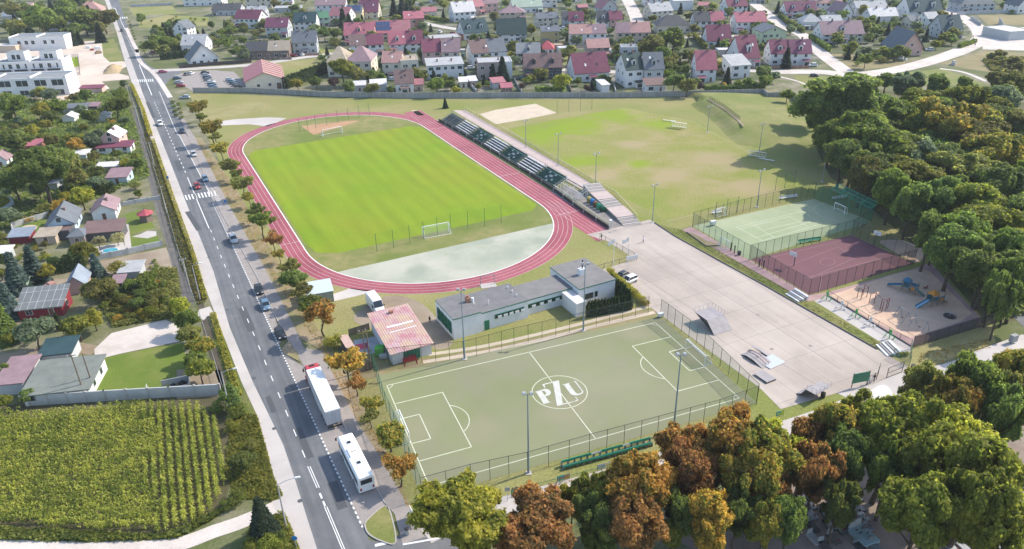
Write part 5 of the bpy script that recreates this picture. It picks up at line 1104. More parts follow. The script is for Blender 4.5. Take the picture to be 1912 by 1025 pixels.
b = MB(); b.tube((.5, -.22, 3.34), (.5, -.22, 3.37), .12, n=10); b.tube((.5, .22, 3.34), (.5, .22, 3.37), .12, n=10); b.build('fan', m_plast, o)
# truck
pa, pb_ = (G(571.5, 692.6, 3.9) + G(598, 682.3, 3.9)) / 2, (G(604, 769, 3.9) + G(637.5, 762, 3.9)) / 2; d_ = (pa - pb_); hb = math.atan2(d_.y, d_.x); tl = d_.length
t = thing('truck', 'articulated truck with red cab and long white trailer parked in the bay', 'truck', ((pa.x + pb_.x) / 2, (pa.y + pb_.y) / 2, 0), hb); LAND.append((pa.x, pa.y, 'the red cab'))
m_trl = mat('trailer side', (.62, .60, .59), (.5, .46, .45), 1.5, .5); m_cab = mat('red cab paint', (.42, .05, .06), rough=.35, spec=.5)
b = MB(); b.box(0, 0, 1.15, tl, 2.55, 2.75, mi=0); b.face([(-tl / 2, -1.275, 3.904), (tl / 2, -1.275, 3.904), (tl / 2, 1.275, 3.904), (-tl / 2, 1.275, 3.904)], 1); tr_ = b.build('trailer', [m_trl, mat('trailer roof', (.80, .80, .79), rough=.5)], t)
for s in (-1, 1):
    b = MB(); b.box(-tl / 2 - .03, s * .64, 1.2, .06, 1.2, 2.6); o = b.build('rear_door', mat('pale grey door', (.50, .51, .53)), tr_)
    b = MB()
    for yy in (.3, .9): b.tube((-tl / 2 - .08, s * yy, 1.25), (-tl / 2 - .08, s * yy, 3.7), .03, n=5)
    b.build('lock_bar', m_rim, o) if False else b.build('lock_bar', m_rim, tr_)
    for x in (-tl / 2 + 1.9, -tl / 2 + 3.2, -tl / 2 + 4.5, tl / 2 - .4, tl / 2 + 2.6): wheel(t, x, s * 1.1, .5, .32)
    b = MB(); b.box(0, s * 1.2, .55, 5, .05, .5); b.build('side_guard', m_frame, t)
b = MB(); b.box(0, 0, .85, tl - .3, 1.1, .3); b.build('chassis', m_plast, t)
b = MB(); b.box(-tl / 2 - .08, 0, .5, .1, 2.4, .25); b.build('rear_bumper', m_plast, t)
b = MB(); cx_ = tl / 2 + .35
b.loft([br(cx_, 1.24, .5, 3.7, .15), br(cx_ + 1.6, 1.24, .5, 3.6, .2), br(cx_ + 2.1, 1.2, .5, 2.9, .2), br(cx_ + 2.3, 1.15, .5, 1.9, .2)]); cb = b.build('cab', m_cab, t, fix=True)
b = MB(); b._add([(cx_ + 2.14, -1.0, 2.8), (cx_ + 2.14, 1.0, 2.8), (cx_ + 2.3, 1.0, 2.0), (cx_ + 2.3, -1.0, 2.0)], [(0, 3, 2, 1)]); b.build('windscreen', m_cglass, cb)
b = MB(); b.box(cx_ + 1.0, 0, 3.66, .5, .9, .08); b.build('roof_hatch', m_plast, cb)
for s in (-1, 1):
    b = MB(); b.box(cx_ + 1.3, s * 1.25, 1.9, 1.1, .03, .8); b.build('side_window', m_cglass, cb); b = MB(); b.box(cx_ + 2.2, s * 1.45, 2.0, .12, .25, .7); b.build('mirror', m_plast, cb)

# ================================================================ CLUBHOUSE AND GARAGES
joints(m_felt := mat('roofing felt', (.20, .195, .195), (.165, .16, .16), .6, .9, fine=.08), (5.5, 1.05), -.36, .8, .03)
def flatblock(t, P, h, wm_, rm_, par=.25, name='block'):
    """a flat roofed block on a plan in world points; walls, roof and metal edge"""
    b = MB(); b.poly(P, -.1, h); w = b.build('wall', wm_, t)
    c = (sum(p[0] for p in P) / len(P), sum(p[1] for p in P) / len(P))
    Q_ = [(c[0] + (p[0] - c[0]) * 1.02, c[1] + (p[1] - c[1]) * 1.02) for p in P]
    b = MB(); b.poly(Q_, h + .002, h + .25, 0, 1); r = b.build('roof', [mat('green roof edge', (.05, .19, .12), rough=.5), rm_], t); return w, r
m_felt2 = mat('brown roofing felt', (.215, .205, .2), (.18, .17, .165), .5, .9, fine=.08)
m_rend = mat('pale render', (.68, .69, .70), (.6, .61, .62), .5, .9, fine=.04); m_greenp = mat('green paint', (.025, .16, .09), rough=.5)
hc = 4.2
def at(x, y, z=0): return (lambda p: (p.x, p.y))(G(800 + x / 5.794, 490 + y / 5.794, z))
o0 = G(848, 635); t = thing('clubhouse', 'long white clubhouse with flat grey roofs and green window bands', 'clubhouse', (o0.x, o0.y, 0)); LAND.append((o0.x + 8, o0.y + 6, 'the white clubhouse'))
inv = lambda P: [(p[0] - o0.x, p[1] - o0.y) for p in P]
e = (Vector(at(1085, 605)) - Vector(at(280, 838))).normalized(); nn = Vector((-e.y, e.x))
F0 = Vector(at(280, 838)); LA = (Vector(at(1088, 607)) - F0).length; WA = (Vector(at(90, 410, hc)) - Vector(at(275, 620, hc))).length
A0 = [F0, F0 + e * LA, F0 + e * LA + nn * WA, F0 + nn * WA]
loc = lambda a, c: ((F0 + e * a + nn * c).x - o0.x, (F0 + e * a + nn * c).y - o0.y)
hh_ = math.atan2(e.y, e.x)
L1 = LA * .36
w1, r1 = flatblock(t, [loc(0, 0), loc(L1, 0), loc(L1, WA), loc(0, WA)], hc + .35, m_rend, m_felt)
w1b, r1b = flatblock(t, [loc(L1, .3), loc(LA, .3), loc(LA, WA - .2), loc(L1, WA - .2)], hc - .2, m_rend, m_felt)
W2, L2 = WA * .8, 11.5
w2, r2 = flatblock(t, [loc(LA, WA - W2 - .5), loc(LA + L2, WA - W2 - .5), loc(LA + L2, WA - .9), loc(LA, WA - .9)], 3.4, m_rend, m_felt2)
w3, r3 = flatblock(t, [loc(LA + L2, WA - W2 - 3.2), loc(LA + L2 + 9.2, WA - W2 - 3.2), loc(LA + L2 + 9.2, WA + 1.6), loc(LA + L2, WA + 1.6)], 4.3, m_rend, m_felt2)
def win_band(a0, a1, c, z, h_, n, open_=True):
    b = MB(); p0, p1 = loc(a0, c - .04), loc(a1, c - .04); b.bar((*p0, z + h_ / 2), (*p1, z + h_ / 2), .08, h_, 0); o = b.build('window_band', [m_cglass], t)
    f = MB()
    for k in range(n + 1): q_ = loc(a0 + (a1 - a0) * k / n, c - .09); f.bar((*q_, z - .05), (*q_, z + h_ + .05), .12)
    for zz in (z - .03, z + h_ + .03): f.bar((*loc(a0, c - .09), zz), (*loc(a1, c - .09), zz), .1, .12)
    f.build('window_frame', m_greenp, o)
    if open_:
        for k in range(1, n, 2): f = MB(); q_ = loc(a0 + (a1 - a0) * (k + .5) / n, c - .28); f.bar((q_[0] - .45 * e.x, q_[1] - .45 * e.y, z + .3), (q_[0] + .45 * e.x, q_[1] + .45 * e.y, z + .3), .05, .55); f.build('open_sash', m_frame, o)
win_band(L1 + 3.2, LA - 1, .3, 2.1, .8, 10); win_band(LA + .4, LA + L2 - .5, WA - W2 - .5, 1.7, .8, 11)
q_ = loc(L1 + 1.3, .24); b = MB(); b.bar((q_[0] - .55 * e.x, q_[1] - .55 * e.y, 1.1), (q_[0] + .55 * e.x, q_[1] + .55 * e.y, 1.1), .1, 2.2); b.build('door', m_greenp, t)
for k in range(4):     # big green windows on the gable facing the yard
    c0 = 1.0 + k * (WA - 1.6) / 4; c1 = c0 + (WA - 1.6) / 4 - .5; b = MB(); p0, p1 = loc(-.04, c0), loc(-.04, c1); b.bar((*p0, 2.3), (*p1, 2.3), .08, 2.6); o = b.build('window', m_cglass, t)
    f = MB()
    for c_ in (c0, (c0 + c1) / 2, c1): q_ = loc(-.1, c_); f.bar((*q_, 1), (*q_, 3.6), .16)
    for zz in (1.0, 2.2, 3.6): f.bar((*loc(-.1, c0), zz), (*loc(-.1, c1), zz), .12, .16)
    f.build('window_frame', m_greenp, o)
b = MB()
for k, w_ in ((1.6, .7), (2.7, 1.6), (4.3, .7)):
    q_ = loc(LA + L2 + k, WA - W2 - 3.25); b.bar((q_[0] - w_ / 2 * e.x, q_[1] - w_ / 2 * e.y, 2.2), (q_[0] + w_ / 2 * e.x, q_[1] + w_ / 2 * e.y, 2.2), .1, 1.3)
b.build('window', m_cglass, t)
q_ = loc(LA + L2 + 3.6, WA - W2 - 3.5); b = MB(); b.box(*q_, .8, 1.8, .5, .5, hh_); b.build('air_conditioner', m_rim, t)
b = MB(); b.box(*loc(L1 - .6, WA * .55), hc + .6, .9, .9, 1.0, hh_); b.tube((*loc(L1 - .6, WA * .55), hc + 1.6), (*loc(L1 - .6, WA * .55), hc + 2.1), .3); o = b.build('chimney', WALL['brick'], r1)
b = MB(); b.tube((*loc(L1 + .3, WA * .5), hc), (*loc(L1 + .3, WA * .5), hc + 1.5), .28, n=10); b.build('vent_pipe', m_frame, r1b)
b = MB(); b.tube((*loc(L1 + 3, WA * .3), hc), (*loc(L1 + 3, WA * .3), hc + 1.1), .1, n=8); b.build('vent_pipe', m_frame, r1b)
b = MB(); b.box(*loc(LA + L2 + 4, WA * .45), 4.5, 1.5, 1.1, 1.5, hh_); o = b.build('chimney', m_rend, r3)
b = MB(); b.tube((*loc(LA + L2 + 4.2, WA * .45), 6), (*loc(LA + L2 + 4.2, WA * .45), 8), .14, n=8); b.build('flue', m_plast, r3)
for k in range(3): b = MB(); b.tube((*loc(LA - 1.2, 3 + k * 2), hc), (*loc(LA - 1.2, 3 + k * 2), hc + .5), .14); b.build('vent_pipe', m_frame, r1b)
# white annexe box
Bq = [G2(1047.5, 571), G2(1076, 593.5), G2(1093, 587), G2(1065, 566)]
Bv = [Vector(at(1442, 465)), Vector(at(1598, 595)), Vector(at(1697, 563))]; Bv.append(Bv[0] + Bv[2] - Bv[1])
c0 = Bv[1]; t = thing('annexe', 'plain white windowless annexe between the clubhouse and thuja row', 'annexe', (c0.x, c0.y, 0))
b = MB(); P_ = [(q.x - c0.x, q.y - c0.y) for q in Bv]; b.poly(P_, -.1, 3.1); b.build('wall', WALL['white'], t)
cc_ = (sum(q[0] for q in P_) / 4, sum(q[1] for q in P_) / 4); b = MB(); b.poly([(cc_[0] + (q[0] - cc_[0]) * 1.04, cc_[1] + (q[1] - cc_[1]) * 1.04) for q in P_], 3.102, 3.25); b.build('roof', ROOF['white'], t)
# garage with corrugated reddish roof and green gate
fa, fb = Vector(G2(734, 681)), Vector(G2(806.5, 661)); e = (fb - fa).normalized(); nn = Vector((-e.y, e.x)); Wg = (fb - fa).length; Dg = 13.5
t = thing('garage', 'garage with faded red corrugated roof and wide green gate', 'garage', (fa.x, fa.y, 0), math.atan2(e.y, e.x)); LAND.append((fa.x + 3, fa.y + 6, 'the red corrugated garage'))
b = MB(); b.poly([(0, 0), (Wg, 0), (Wg, Dg), (0, Dg)], -.1, 2.7)
b.face([(0, 0, 2.7), (0, Dg, 2.7), (0, Dg, 4.1)]); b.build('wall', m_rend, t)
m_corr = mat('faded red corrugated sheet', (.40, .17, .19), (.46, .33, .34), .8, .8, (.46, .33, .24), .3, fine=.1, fscale=2)
stripes(m_corr, .5, .2, -math.atan2(e.y, e.x), False)
b = MB(); slab(b, [(-.5, -.7, 2.75), (Wg + .4, -.7, 2.75), (Wg + .4, Dg + .6, 4.2), (-.5, Dg + .6, 4.2)], .12); r_ = b.build('roof', m_corr, t)
b = MB(); s_ = 1.45 / (Dg + 1.3)
for yy, w_ in ((7.6, .4), (5.9, .15)): slab(b, [(1.6, yy, 2.8 + s_ * (yy + .7)), (Wg - .8, yy, 2.8 + s_ * (yy + .7)), (Wg - .8, yy + w_, 2.82 + s_ * (yy + .7 + w_)), (1.6, yy + w_, 2.82 + s_ * (yy + .7 + w_))], .05)
b.build('roof_strip', m_frame, r_)
b = MB(); b.box(Wg * .49, -.03, .05, Wg * .42, .1, 2.3); g_ = b.build('gate', m_greenp, t)
b = MB()
for k in range(5): b.box(Wg * (.3 + .095 * k), -.09, .05, .06, .04, 2.3)
b.build('gate_seam', mat('dark green', (.015, .1, .055)), g_)
b = MB(); b.box(4.0, Dg - 1.2, 4.05, .8, .7, .5); b.build('roof_vent', WALL['brick'], r_)
# metal container garage by the track
pa, pb_ = Vector(G2(583, 565)), Vector(G2(620, 563.5)); 
fa, fb = Vector(G2(601, 566.5)), Vector(G2(620.5, 562)); e = (fb - fa).normalized()
c0 = Vector(G2(620, 563)); e = -(Vector(G2(621, 563)) - Vector(G2(655, 554))).normalized(); nn = Vector((e.y, -e.x))
hx = heading((580, 567), (619, 560)); p = G(600, 563); t = thing('metal_garage', 'grey green sheet metal garage beside the running track', 'garage', (p.x, p.y, 0), hx)
b = MB(); b.poly([(-2.7, -1), (2.7, -1), (2.7, 4.4), (-2.7, 4.4)], 0, 2.5); b.build('wall', mat('grey green sheet', (.27, .29, .25), (.24, .26, .22), 2), t)
b = MB(); slab(b, [(-2.9, -1.2, 2.75), (2.9, -1.2, 2.75), (2.9, 4.6, 3.05), (-2.9, 4.6, 3.05)], .12); b.build('roof', mat('pale sheet roof', (.5, .56, .58), rough=.5), t)
b = MB(); b.box(2.73, 1.7, .05, .05, 3.8, 2.2); b.build('door', mat('grey door', (.33, .34, .3)), t)
# green recycling hut, crates and clutter in the fenced yard
def block(name, label, cat, u, v, sx, sy, sz, c, rot=0, lid=None, z=0):
    p = G(u, v); t = thing(name, label, cat, (p.x, p.y, z), rot); b = MB(); b.box(0, 0, .12, sx, sy, sz - .12, taper=1.04); b.build('body', c, t)
    b = MB(); b.box(0, 0, sz + .003, sx * 1.08, sy * 1.08, .1, taper=.9); b.build('lid', lid or c, t)
    b = MB()
    for i in (-1, 1):
        for j in (-1, 1): b.box(i * sx * .38, j * sy * .38, 0, .12, .12, .118)
    b.build('foot', m_plast, t); return t
block('storage_box', 'bright green storage box against the red corrugated garage', 'box', 710, 662, 1.6, 1.6, 1.7, mat('bright green', (.1, .42, .06)))
block('storage_box', 'grey white chest beside the bright green box', 'box', 716, 669, 1.4, .9, .8, WALL['grey'], .3)
p = G(650, 654); t = thing('shed', 'narrow timber shelter with ribbed pinkish roof inside the fenced yard', 'shed', (p.x, p.y, 0), heading((662, 663), (648, 640)))
b = MB()
for x in (-2.2, 2.2):
    for y in (-.6, .6): b.box(x, y, 0, .14, .14, 1.9)
b.box(0, .68, 0, 4.4, .08, 1.8); b.build('frame', WALL['brown'], t); b = MB(); slab(b, [(-2.6, -.9, 2.0), (2.6, -.9, 2.0), (2.6, .9, 2.3), (-2.6, .9, 2.3)], .08); b.build('roof', mat('ribbed pink roof', (.46, .34, .29), (.38, .26, .22), 3), t)
for k, (u, v, l_) in enumerate(((679, 660, 'heap of magenta tubular frames stacked in the fenced yard'), (768, 683, 'red hurdle frames stacked before the green gate'))):
    p = G(u, v); t = thing('hurdle_stack', l_, 'hurdles', (p.x, p.y, 0), .3)
    for i in range(6):
        b = MB(); y = i * .35
        for x in (-1.2, 1.2): b.tube((x, y, 0), (x, y + .15, 1.1), .04, n=5); b.tube((x, y, .04), (x, y + .6, .04), .04, n=5)
        b.bar((-1.25, y + .15, 1.05), (1.25, y + .15, 1.05), .06, .16); b.build('hurdle', mat('magenta paint', (.36, .05, .13)) if k == 0 else PAINT['red'], t)
p = G(687, 646); t = thing('concrete_slab', 'pale grey concrete pad with puddle stains inside the fenced yard', 'slab', (p.x, p.y, 0), .3); b = MB(); b.box(0, 0, 0, 5, 6, .08); b.build('pad', mat('stained concrete', (.33, .34, .35), (.5, .53, .56), .4), t)

# ================================================================ MASTS, LAMPS, POLES, WIRES
m_mast = mat('mast paint', (.23, .28, .30), rough=.5); m_steel = mat('galvanised steel', (.4, .41, .42), rough=.5, metal=.3); m_wood = mat('pole wood', (.19, .15, .12), (.14, .11, .09), 2); m_conpole = mat('concrete pole', (.42, .40, .37), (.34, .32, .3), 2)
def mast(u, v, h, label, big=True, rot=0.0, group=None):
    p = G(u, v); t = thing('floodlight_mast', label, 'floodlight', (p.x, p.y, 0), rot, group)
    b = MB(); b.tube((0, 0, 0), (0, 0, h), .17 if big else .12, .08 if big else .07, 10); b.build('pole', m_mast, t)
    b = MB(); b.box(0, 0, 0, .9, .9, .12); b.build('base', m_conc, t)
    b = MB(); w_ = .55 if big else .9; b.bar((-w_, 0, h - .1), (w_, 0, h - .1), .08); b.build('crossarm', m_steel, t)
    for s in (-1, 1):
        b = MB(); b.box(s * w_, -.1, h - .12, .55 if big else .42, .4, .45, taper=.85); o = b.build('floodlight', m_steel, t)
        b = MB(); b.box(s * w_, -.315, h - .05, .46 if big else .34, .03, .34); b.build('lens', m_lampw, o)
    return t
mast(987, 883.5, 15, 'tall floodlight mast beside the long green seat row'); mast(1257.5, 804.4, 15, 'tall floodlight mast where the russet trees begin'); mast(867.9, 670.2, 15, 'tall floodlight mast before the clubhouse wall', rot=3.1); mast(1089.3, 617.4, 15, 'tall floodlight mast before the thuja row', rot=3.1)
for u, v, h, l_ in ((1413, 386.6, 10.7, 'field floodlight mast at the tennis fence'), (1218, 415.4, 10.6, 'field floodlight mast on the corner of the plaza'), (1111.5, 350, 10.5, 'field floodlight mast above the stand steps'), (1042, 309, 10.5, 'field floodlight mast midway along the walkway'), (981.8, 275, 9.5, 'field floodlight mast by the sand court'), (1320.5, 247, 9.5, 'field floodlight mast below the grass bank'), (1417.5, 284, 9.5, 'field floodlight mast behind the second team shelter'), (1535, 339, 9.5, 'field floodlight mast in the shade of the forest edge')): mast(u, v, h, l_, False, .6)
def lamp(u, v, h, arm, rot, label, m=None):
    p = G(u, v); t = thing('street_lamp', label, 'street lamp', (p.x, p.y, 0), rot); b = MB(); b.tube((0, 0, 0), (0, 0, h), .14, .09, 8); b.build('pole', m or m_conpole, t)
    b = MB(); b.tube((0, 0, h - .1), (arm * .5, 0, h + .35), .05, n=6); b.tube((arm * .5, 0, h + .35), (arm, 0, h + .45), .05, n=6); o = b.build('arm', m_steel, t)
    b = MB(); b.box(arm + .3, 0, h + .38, .8, .28, .16, taper=.8); b.build('lamp_head', mat('lamp housing', (.7, .7, .68)), t); return t
lamp(431, 772, 8.5, 2.0, .25, 'street lamp beside the concrete wall of the corn field'); lamp(536, 990, 8.5, 2.4, .3, 'street lamp nearest the dark spruce by the road')
lamp(374, 560, 8.5, 1.5, .2, 'street lamp above the ditch by the garden entrance'); lamp(268, 225, 8.5, 1.6, .2, 'street lamp above the allotment hedge')
def upole(u, v, h, label, wood=True, cross=True):
    p = G(u, v); t = thing('utility_pole', label, 'pole', (p.x, p.y, 0), .4); b = MB(); b.tube((0, 0, 0), (0, 0, h), .15, .1, 8); b.build('pole', m_wood if wood else m_conpole, t)
    if cross:
        b = MB(); b.bar((-.7, 0, h - .3), (.7, 0, h - .3), .1); b.build('crossarm', m_wood if wood else m_steel, t)
        for x in (-.6, .6): b = MB(); b.tube((x, 0, h - .25), (x, 0, h - .02), .05, n=6); b.build('insulator', m_frame, t)
    return p
pp = [upole(243.5, 190, 8.5, 'utility pole at the top of the allotment hedge', False), upole(262, 238, 8.5, 'utility pole above the allotment lane by the white SUV', False), upole(289, 312, 8.5, 'utility pole level with the pink roofed pergola', False), upole(312, 400, 8.5, 'utility pole by the gap in the allotment fence', False), upole(356, 545, 8.5, 'utility pole at the lower end of the allotment lane', False)]
upole(159, 740, 9, 'leaning timber pole in front of the flat roofed workshop'); upole(176, 728, 8, 'timber pole behind the flat roofed workshop', cross=False); upole(686, 692, 9, 'dark timber pole beside the fenced yard'); upole(693, 690, 8, 'dark bracing pole leaning by the fenced yard', cross=False)
for a, c in zip(pp, pp[1:]):
    b = MB()
    for s in (-.6, .6):
        q0 = Vector((a.x + s, a.y, 8.3)); q1 = Vector((c.x + s, c.y, 8.3)); pv = q0
        for k in range(1, 9):
            f = k / 8; q = q0.lerp(q1, f); q.z -= 2.2 * f * (1 - f) * 2; b.tube(pv, q, .022, n=4, cap=False); pv = q
    o = b.build('power_line', m_plast); tag(o, 'pair of sagging wires hung between concrete poles over the allotment lane', 'wires', 'wires over the allotment lane')
for u, v, h, l_ in ((1144.5, 511, 9, 'flag pole with white flag nearest the clubhouse'), (1171, 503, 8.4, 'flag pole with white flag next to the white sign')):
    p = G(u, v); t = thing('flagpole', l_, 'flagpole', (p.x, p.y, 0), .3); b = MB(); b.tube((0, 0, 0), (0, 0, h), .07, .04, 8); b.build('pole', m_frame, t)
    b = MB()
    for k in range(5): b.face([(-k * .32, .1 * math.sin(k * 1.5), h - .15 - k * .12), (-k * .32 - .32, .1 * math.sin(k * 1.5 + 1.5), h - .27 - k * .12), (-k * .32 - .32, .1 * math.sin(k * 1.5 + 1.5), h - 1.25 - k * .1), (-k * .32, .1 * math.sin(k * 1.5), h - 1.15 - k * .1)])
    b.build('flag', m_white, t)
for u, v, h, l_ in ((1056, 152, 7, 'slim dark lamp pole between the magenta twin and the wall'),): lamp(u, v, h, .6, .2, l_, m_plast)

# ================================================================ FENCES, WALLS
def netmat(n, c, a): return mat(n, c, rough=.8, alpha=a)
m_net = netmat('chain link grey', (.11, .125, .115), .13); m_netg = netmat('green netting', (.03, .19, .12), .26); m_netd = netmat('dark mesh', (.07, .06, .06), .34); m_netb = netmat('black slatted mesh', (.03, .03, .032), .85); m_nety = netmat('yellow mesh', (.62, .58, .25), .35)
m_post = mat('fence post', (.045, .055, .05), rough=.6); m_postg = mat('green post', (.02, .13, .08), rough=.6); m_posty = mat('pale yellow post', (.62, .58, .36), rough=.6)
def fence(label, P, h, gap, pm=None, nm=None, top=True, pr=.045, name='fence', world=False, rail=False, z=0.0, cat='fence'):
    Pw = [tuple(p) if world else G2(*p) for p in P]; o = Pw[0]; t = thing(name, label, cat, (o[0], o[1], z)); pm = pm or m_post
    b = MB(); rb = MB(); posts = []
    for a, c in zip(Pw, Pw[1:]):
        A, Cc = (a[0] - o[0], a[1] - o[1]), (c[0] - o[0], c[1] - o[1]); L = math.dist(a, c); n = max(1, round(L / gap))
        b._add([(*A, .06), (*Cc, .06), (*Cc, h), (*A, h)], [(0, 1, 2, 3)])
        if top: rb.bar((*A, h), (*Cc, h), pr * 1.2)
        if rail: rb.bar((*A, .08), (*Cc, .08), pr * 1.2); rb.bar((*A, h / 2), (*Cc, h / 2), pr)
        posts += [seg(A, Cc, k / n) for k in range(n)]
    posts.append((Pw[-1][0] - o[0], Pw[-1][1] - o[1]))
    if nm is not False: b.build('mesh_panel', nm or m_net, t)
    if top or rail: rb.build('rail', pm, t)
    me = None
    for q in posts[:100]:
        if me is None:
            pb = MB(); pb.tube((0, 0, 0), (0, 0, h + .08), pr, n=6); ob = pb.build('post', pm, t); me = ob.data; ob.location = (*q, 0)
        else: inst('post', me, t, (*q, 0))
    return t
fence('tall netted fence along the red garage side of the turf pitch', [(696, 688), (788, 676.5), (866, 670.5), (960, 645), (1088, 615), (1210, 585)], 4.0, 3.0, nm=m_net)
fence('tall netted fence between the turf pitch and plaza', [(1233, 590), (1300, 640), (1360, 700), (1412, 752)], 4.0, 2.6, nm=m_netg)
fence('tall netted fence before the long green seat row', [(788, 931), (880, 905), (985, 882), (1100, 848), (1258, 805), (1340, 782), (1412, 756)], 4.0, 3.2, nm=m_net)
fence('tall green netted fence between the turf pitch and road trees', [(696, 688), (722, 770), (757, 850), (788, 931)], 4.5, 3.0, pm=m_postg, nm=m_netg)
fence('low wire fence with advertising banners along the south pavement', [(955, 928), (1000, 915), (1090, 892), (1220, 855), (1240, 850)], 1.2, 3.2, pm=m_postg)
fence('fence with many thin posts along the far side of the tennis court', [(1293, 422), (1400, 394), (1520, 366)], 4, 2.6, nm=m_net)
fence('green netted fence between the tennis court and plaza', [(1293, 424), (1345, 456), (1398, 487)], 4, 2.2, nm=m_netg)
fence('netted fence dividing the tennis court from the red court', [(1398, 486), (1500, 460), (1590, 437.5), (1627, 414)], 4, 2.6, nm=m_netg)
fence('green netted fence at the forest end of the tennis court', [(1520, 370), (1575, 392), (1627, 413)], 4, 2.6, pm=m_postg, nm=m_netg)
fence('dark fence between the red court and plaza', [(1400, 486), (1455, 521), (1510, 552)], 4, 2.2, nm=m_netd)
fence('dark fence between the red court and playground', [(1510, 552), (1610, 522), (1706, 494)], 4, 2.6, nm=m_netd)
fence('dark fence at the sandy end of the red court', [(1590, 438), (1650, 465), (1706, 493)], 4, 2.6, nm=m_netd)
fence('low fence with thin posts between the exercise path and playground', [(1545, 552), (1620, 599), (1701, 646)], 1.3, 3.0)
fence('black slatted fence along the street end of the playground', [(1703, 650), (1790, 624), (1868, 600)], 2.6, 3.0, nm=m_netb)
fence('short green fence closing the plaza corner', [(1667, 666), (1698, 682), (1700, 650)], 2.0, 2.5, pm=m_postg, nm=m_netg)
fence('pale yellow fence behind the long stand', [(868, 205), (960, 256), (1060, 313), (1150, 365), (1190, 410)], 1.3, 2.6, pm=m_posty, nm=m_nety, pr=.06)
fence('pale yellow railing above the black wall of the bin yard', [(1034, 352), (1090, 392), (1138, 425)], 1.2, 2.0, pm=m_posty, nm=m_nety, pr=.06)
fence('dark low fence running down the crest of the grass bank', [(p.x + .7, p.y) for p in CR[:3]], 1.4, 2.4, nm=m_netd, z=2.25, world=True)
fence('low wire fence along the drive behind the flag poles', [(1120, 444), (1185, 481)], 1.2, 2.5); fence('low wire fence before the flag poles', [(1113, 505), (1185, 484)], 1.2, 2.5)
fence('pale allotment fence along the lane, upper stretch', [(242, 165), (262, 240), (283, 300)], 1.5, 3, nm=m_net, pm=m_steel); fence('pale allotment fence along the lane, middle stretch', [(286, 310), (305, 370), (330, 460)], 1.5, 3, nm=m_net, pm=m_steel); fence('pale allotment fence along the lane, lower stretch', [(332, 466), (352, 530), (366, 572)], 1.5, 3, nm=m_net, pm=m_steel)
fence('pale fence between the gravel yard and ditch', [(374, 592), (396, 660), (417, 730)], 1.5, 3, nm=m_net, pm=m_steel)
fence('dark fence posts along the roadside hedge', [(246, 165), (287, 290), (330, 430), (368, 560)], 1.4, 3.5); fence('dark fence in front of the fenced yard by the road trees', [(600, 640), (640, 660), (697, 690)], 1.6, 2.5, nm=m_netd)
fence('timber paling fence at the back of the fenced yard', [(652, 628), (690, 616)], 1.6, 1.5, nm=netmat('timber paling', (.16, .13, .11), .95)); fence('timber paling fence on the road side of the fenced yard', [(668, 698), (697, 688)], 1.6, 1.5, nm=MATS['timber paling'])
fence('dark garden fence around the site lawn', [(112, 110), (146, 105), (150, 140), (120, 143)], 1.4, 2.5, nm=m_netd)
fence('dark board fence before the slate chalet', [(335, 128), (376, 124), (470, 117)], 1.8, 3, nm=netmat('dark boards', (.08, .06, .055), 1)); 
for P, l_ in (([(560, 246), (590, 239), (690, 216)], 'ball net on thin posts behind the far goal of the main pitch'), ([(704, 470), (766, 455), (842, 432), (936, 416)], 'green ball net on thin posts behind the near goal of the main pitch'), ([(1040, 212), (1105, 205)], 'ball net beside the beach court'), ([(1335, 410), (1376, 398)], 'ball net behind the training goal'), ([(1447, 356), (1482, 347)], 'second ball net toward the forest')):
    fence(l_, P, 5.0, 4.5, pm=m_postg, nm=netmat('thin net', (.05, .2, .1), .05), top=False, pr=.06, name='ball_net', cat='net')
def wall(label, P, h, m, th=.25, panels=3.0, name='concrete_wall'):
    Pw = [G2(*p) for p in P]; o = Pw[0]; t = thing(name, label, 'wall', (o[0], o[1], 0)); b = MB(); c = MB()
    for a, q in zip(Pw, Pw[1:]):
        A, B = (a[0] - o[0], a[1] - o[1]), (q[0] - o[0], q[1] - o[1]); b.bar((*A, h / 2 - .1), (*B, h / 2 - .1), th, h + .2); n = max(1, int(math.dist(A, B) / panels)); an = math.atan2(B[1] - A[1], B[0] - A[0])
        for k in range(n + 1): s = seg(A, B, k / n); c.box(*s, -.1, th + .08, th + .08, h + .25, an)
    b.build('panel', m, t); c.build('pillar', m_conpole, t); return t
m_wall = mat('weathered concrete panels', (.29, .285, .27), (.235, .23, .22), .5, .9, (.33, .325, .31), .1, fine=.1, fscale=3)
wall('long grey concrete wall between the sports field and the estate', [(362, 173), (470, 173), (600, 180), (760, 183), (960, 182), (1150, 182), (1320, 179), (1425, 176), (1432, 183), (1478, 181)], 2.3, m_wall)
wall('grey concrete wall behind the corn field', [(58, 757), (200, 748), (320, 741), (413, 736)], 2.2, mat('pale concrete panels', (.47, .47, .46), (.4, .4, .39), .5, .9, fine=.08))
wall('grey concrete wall at the forest corner of the estate', [(1478, 180), (1492, 198), (1497, 206)], 2.3, m_wall)
wall('grey wall enclosing the villa garden lawn', [(27, 441), (24, 425), (92, 405)], 1.6, MATS['pale concrete panels']); wall('grey panel fence below the villa pool', [(176, 487), (240, 474), (304, 459)], 1.5, MATS['pale concrete panels']); wall('pale wall above the villa roofs', [(170, 396), (230, 384), (300, 372)], 1.2, MATS['pale concrete panels'])
wall('white boundary wall behind the heath', [(1787, 28), (1850, 25), (1905, 24)], 2, WALL['grey']); wall('grey wall curving along the pale street', [(1812, 36), (1822, 42), (1831, 48)], 2, WALL['grey']); wall('pale wall around the northern plot across the road', [(245, 13), (322, 9)], 1.8, WALL['grey']); wall('white wall beside the narrow red house', [(768, 12), (790, 11)], 2.4, WALL['white']); wall('grey curved screen wall beside the industrial hall', [(1864, 45), (1872, 60), (1876, 74)], 4, WALL['grey'])
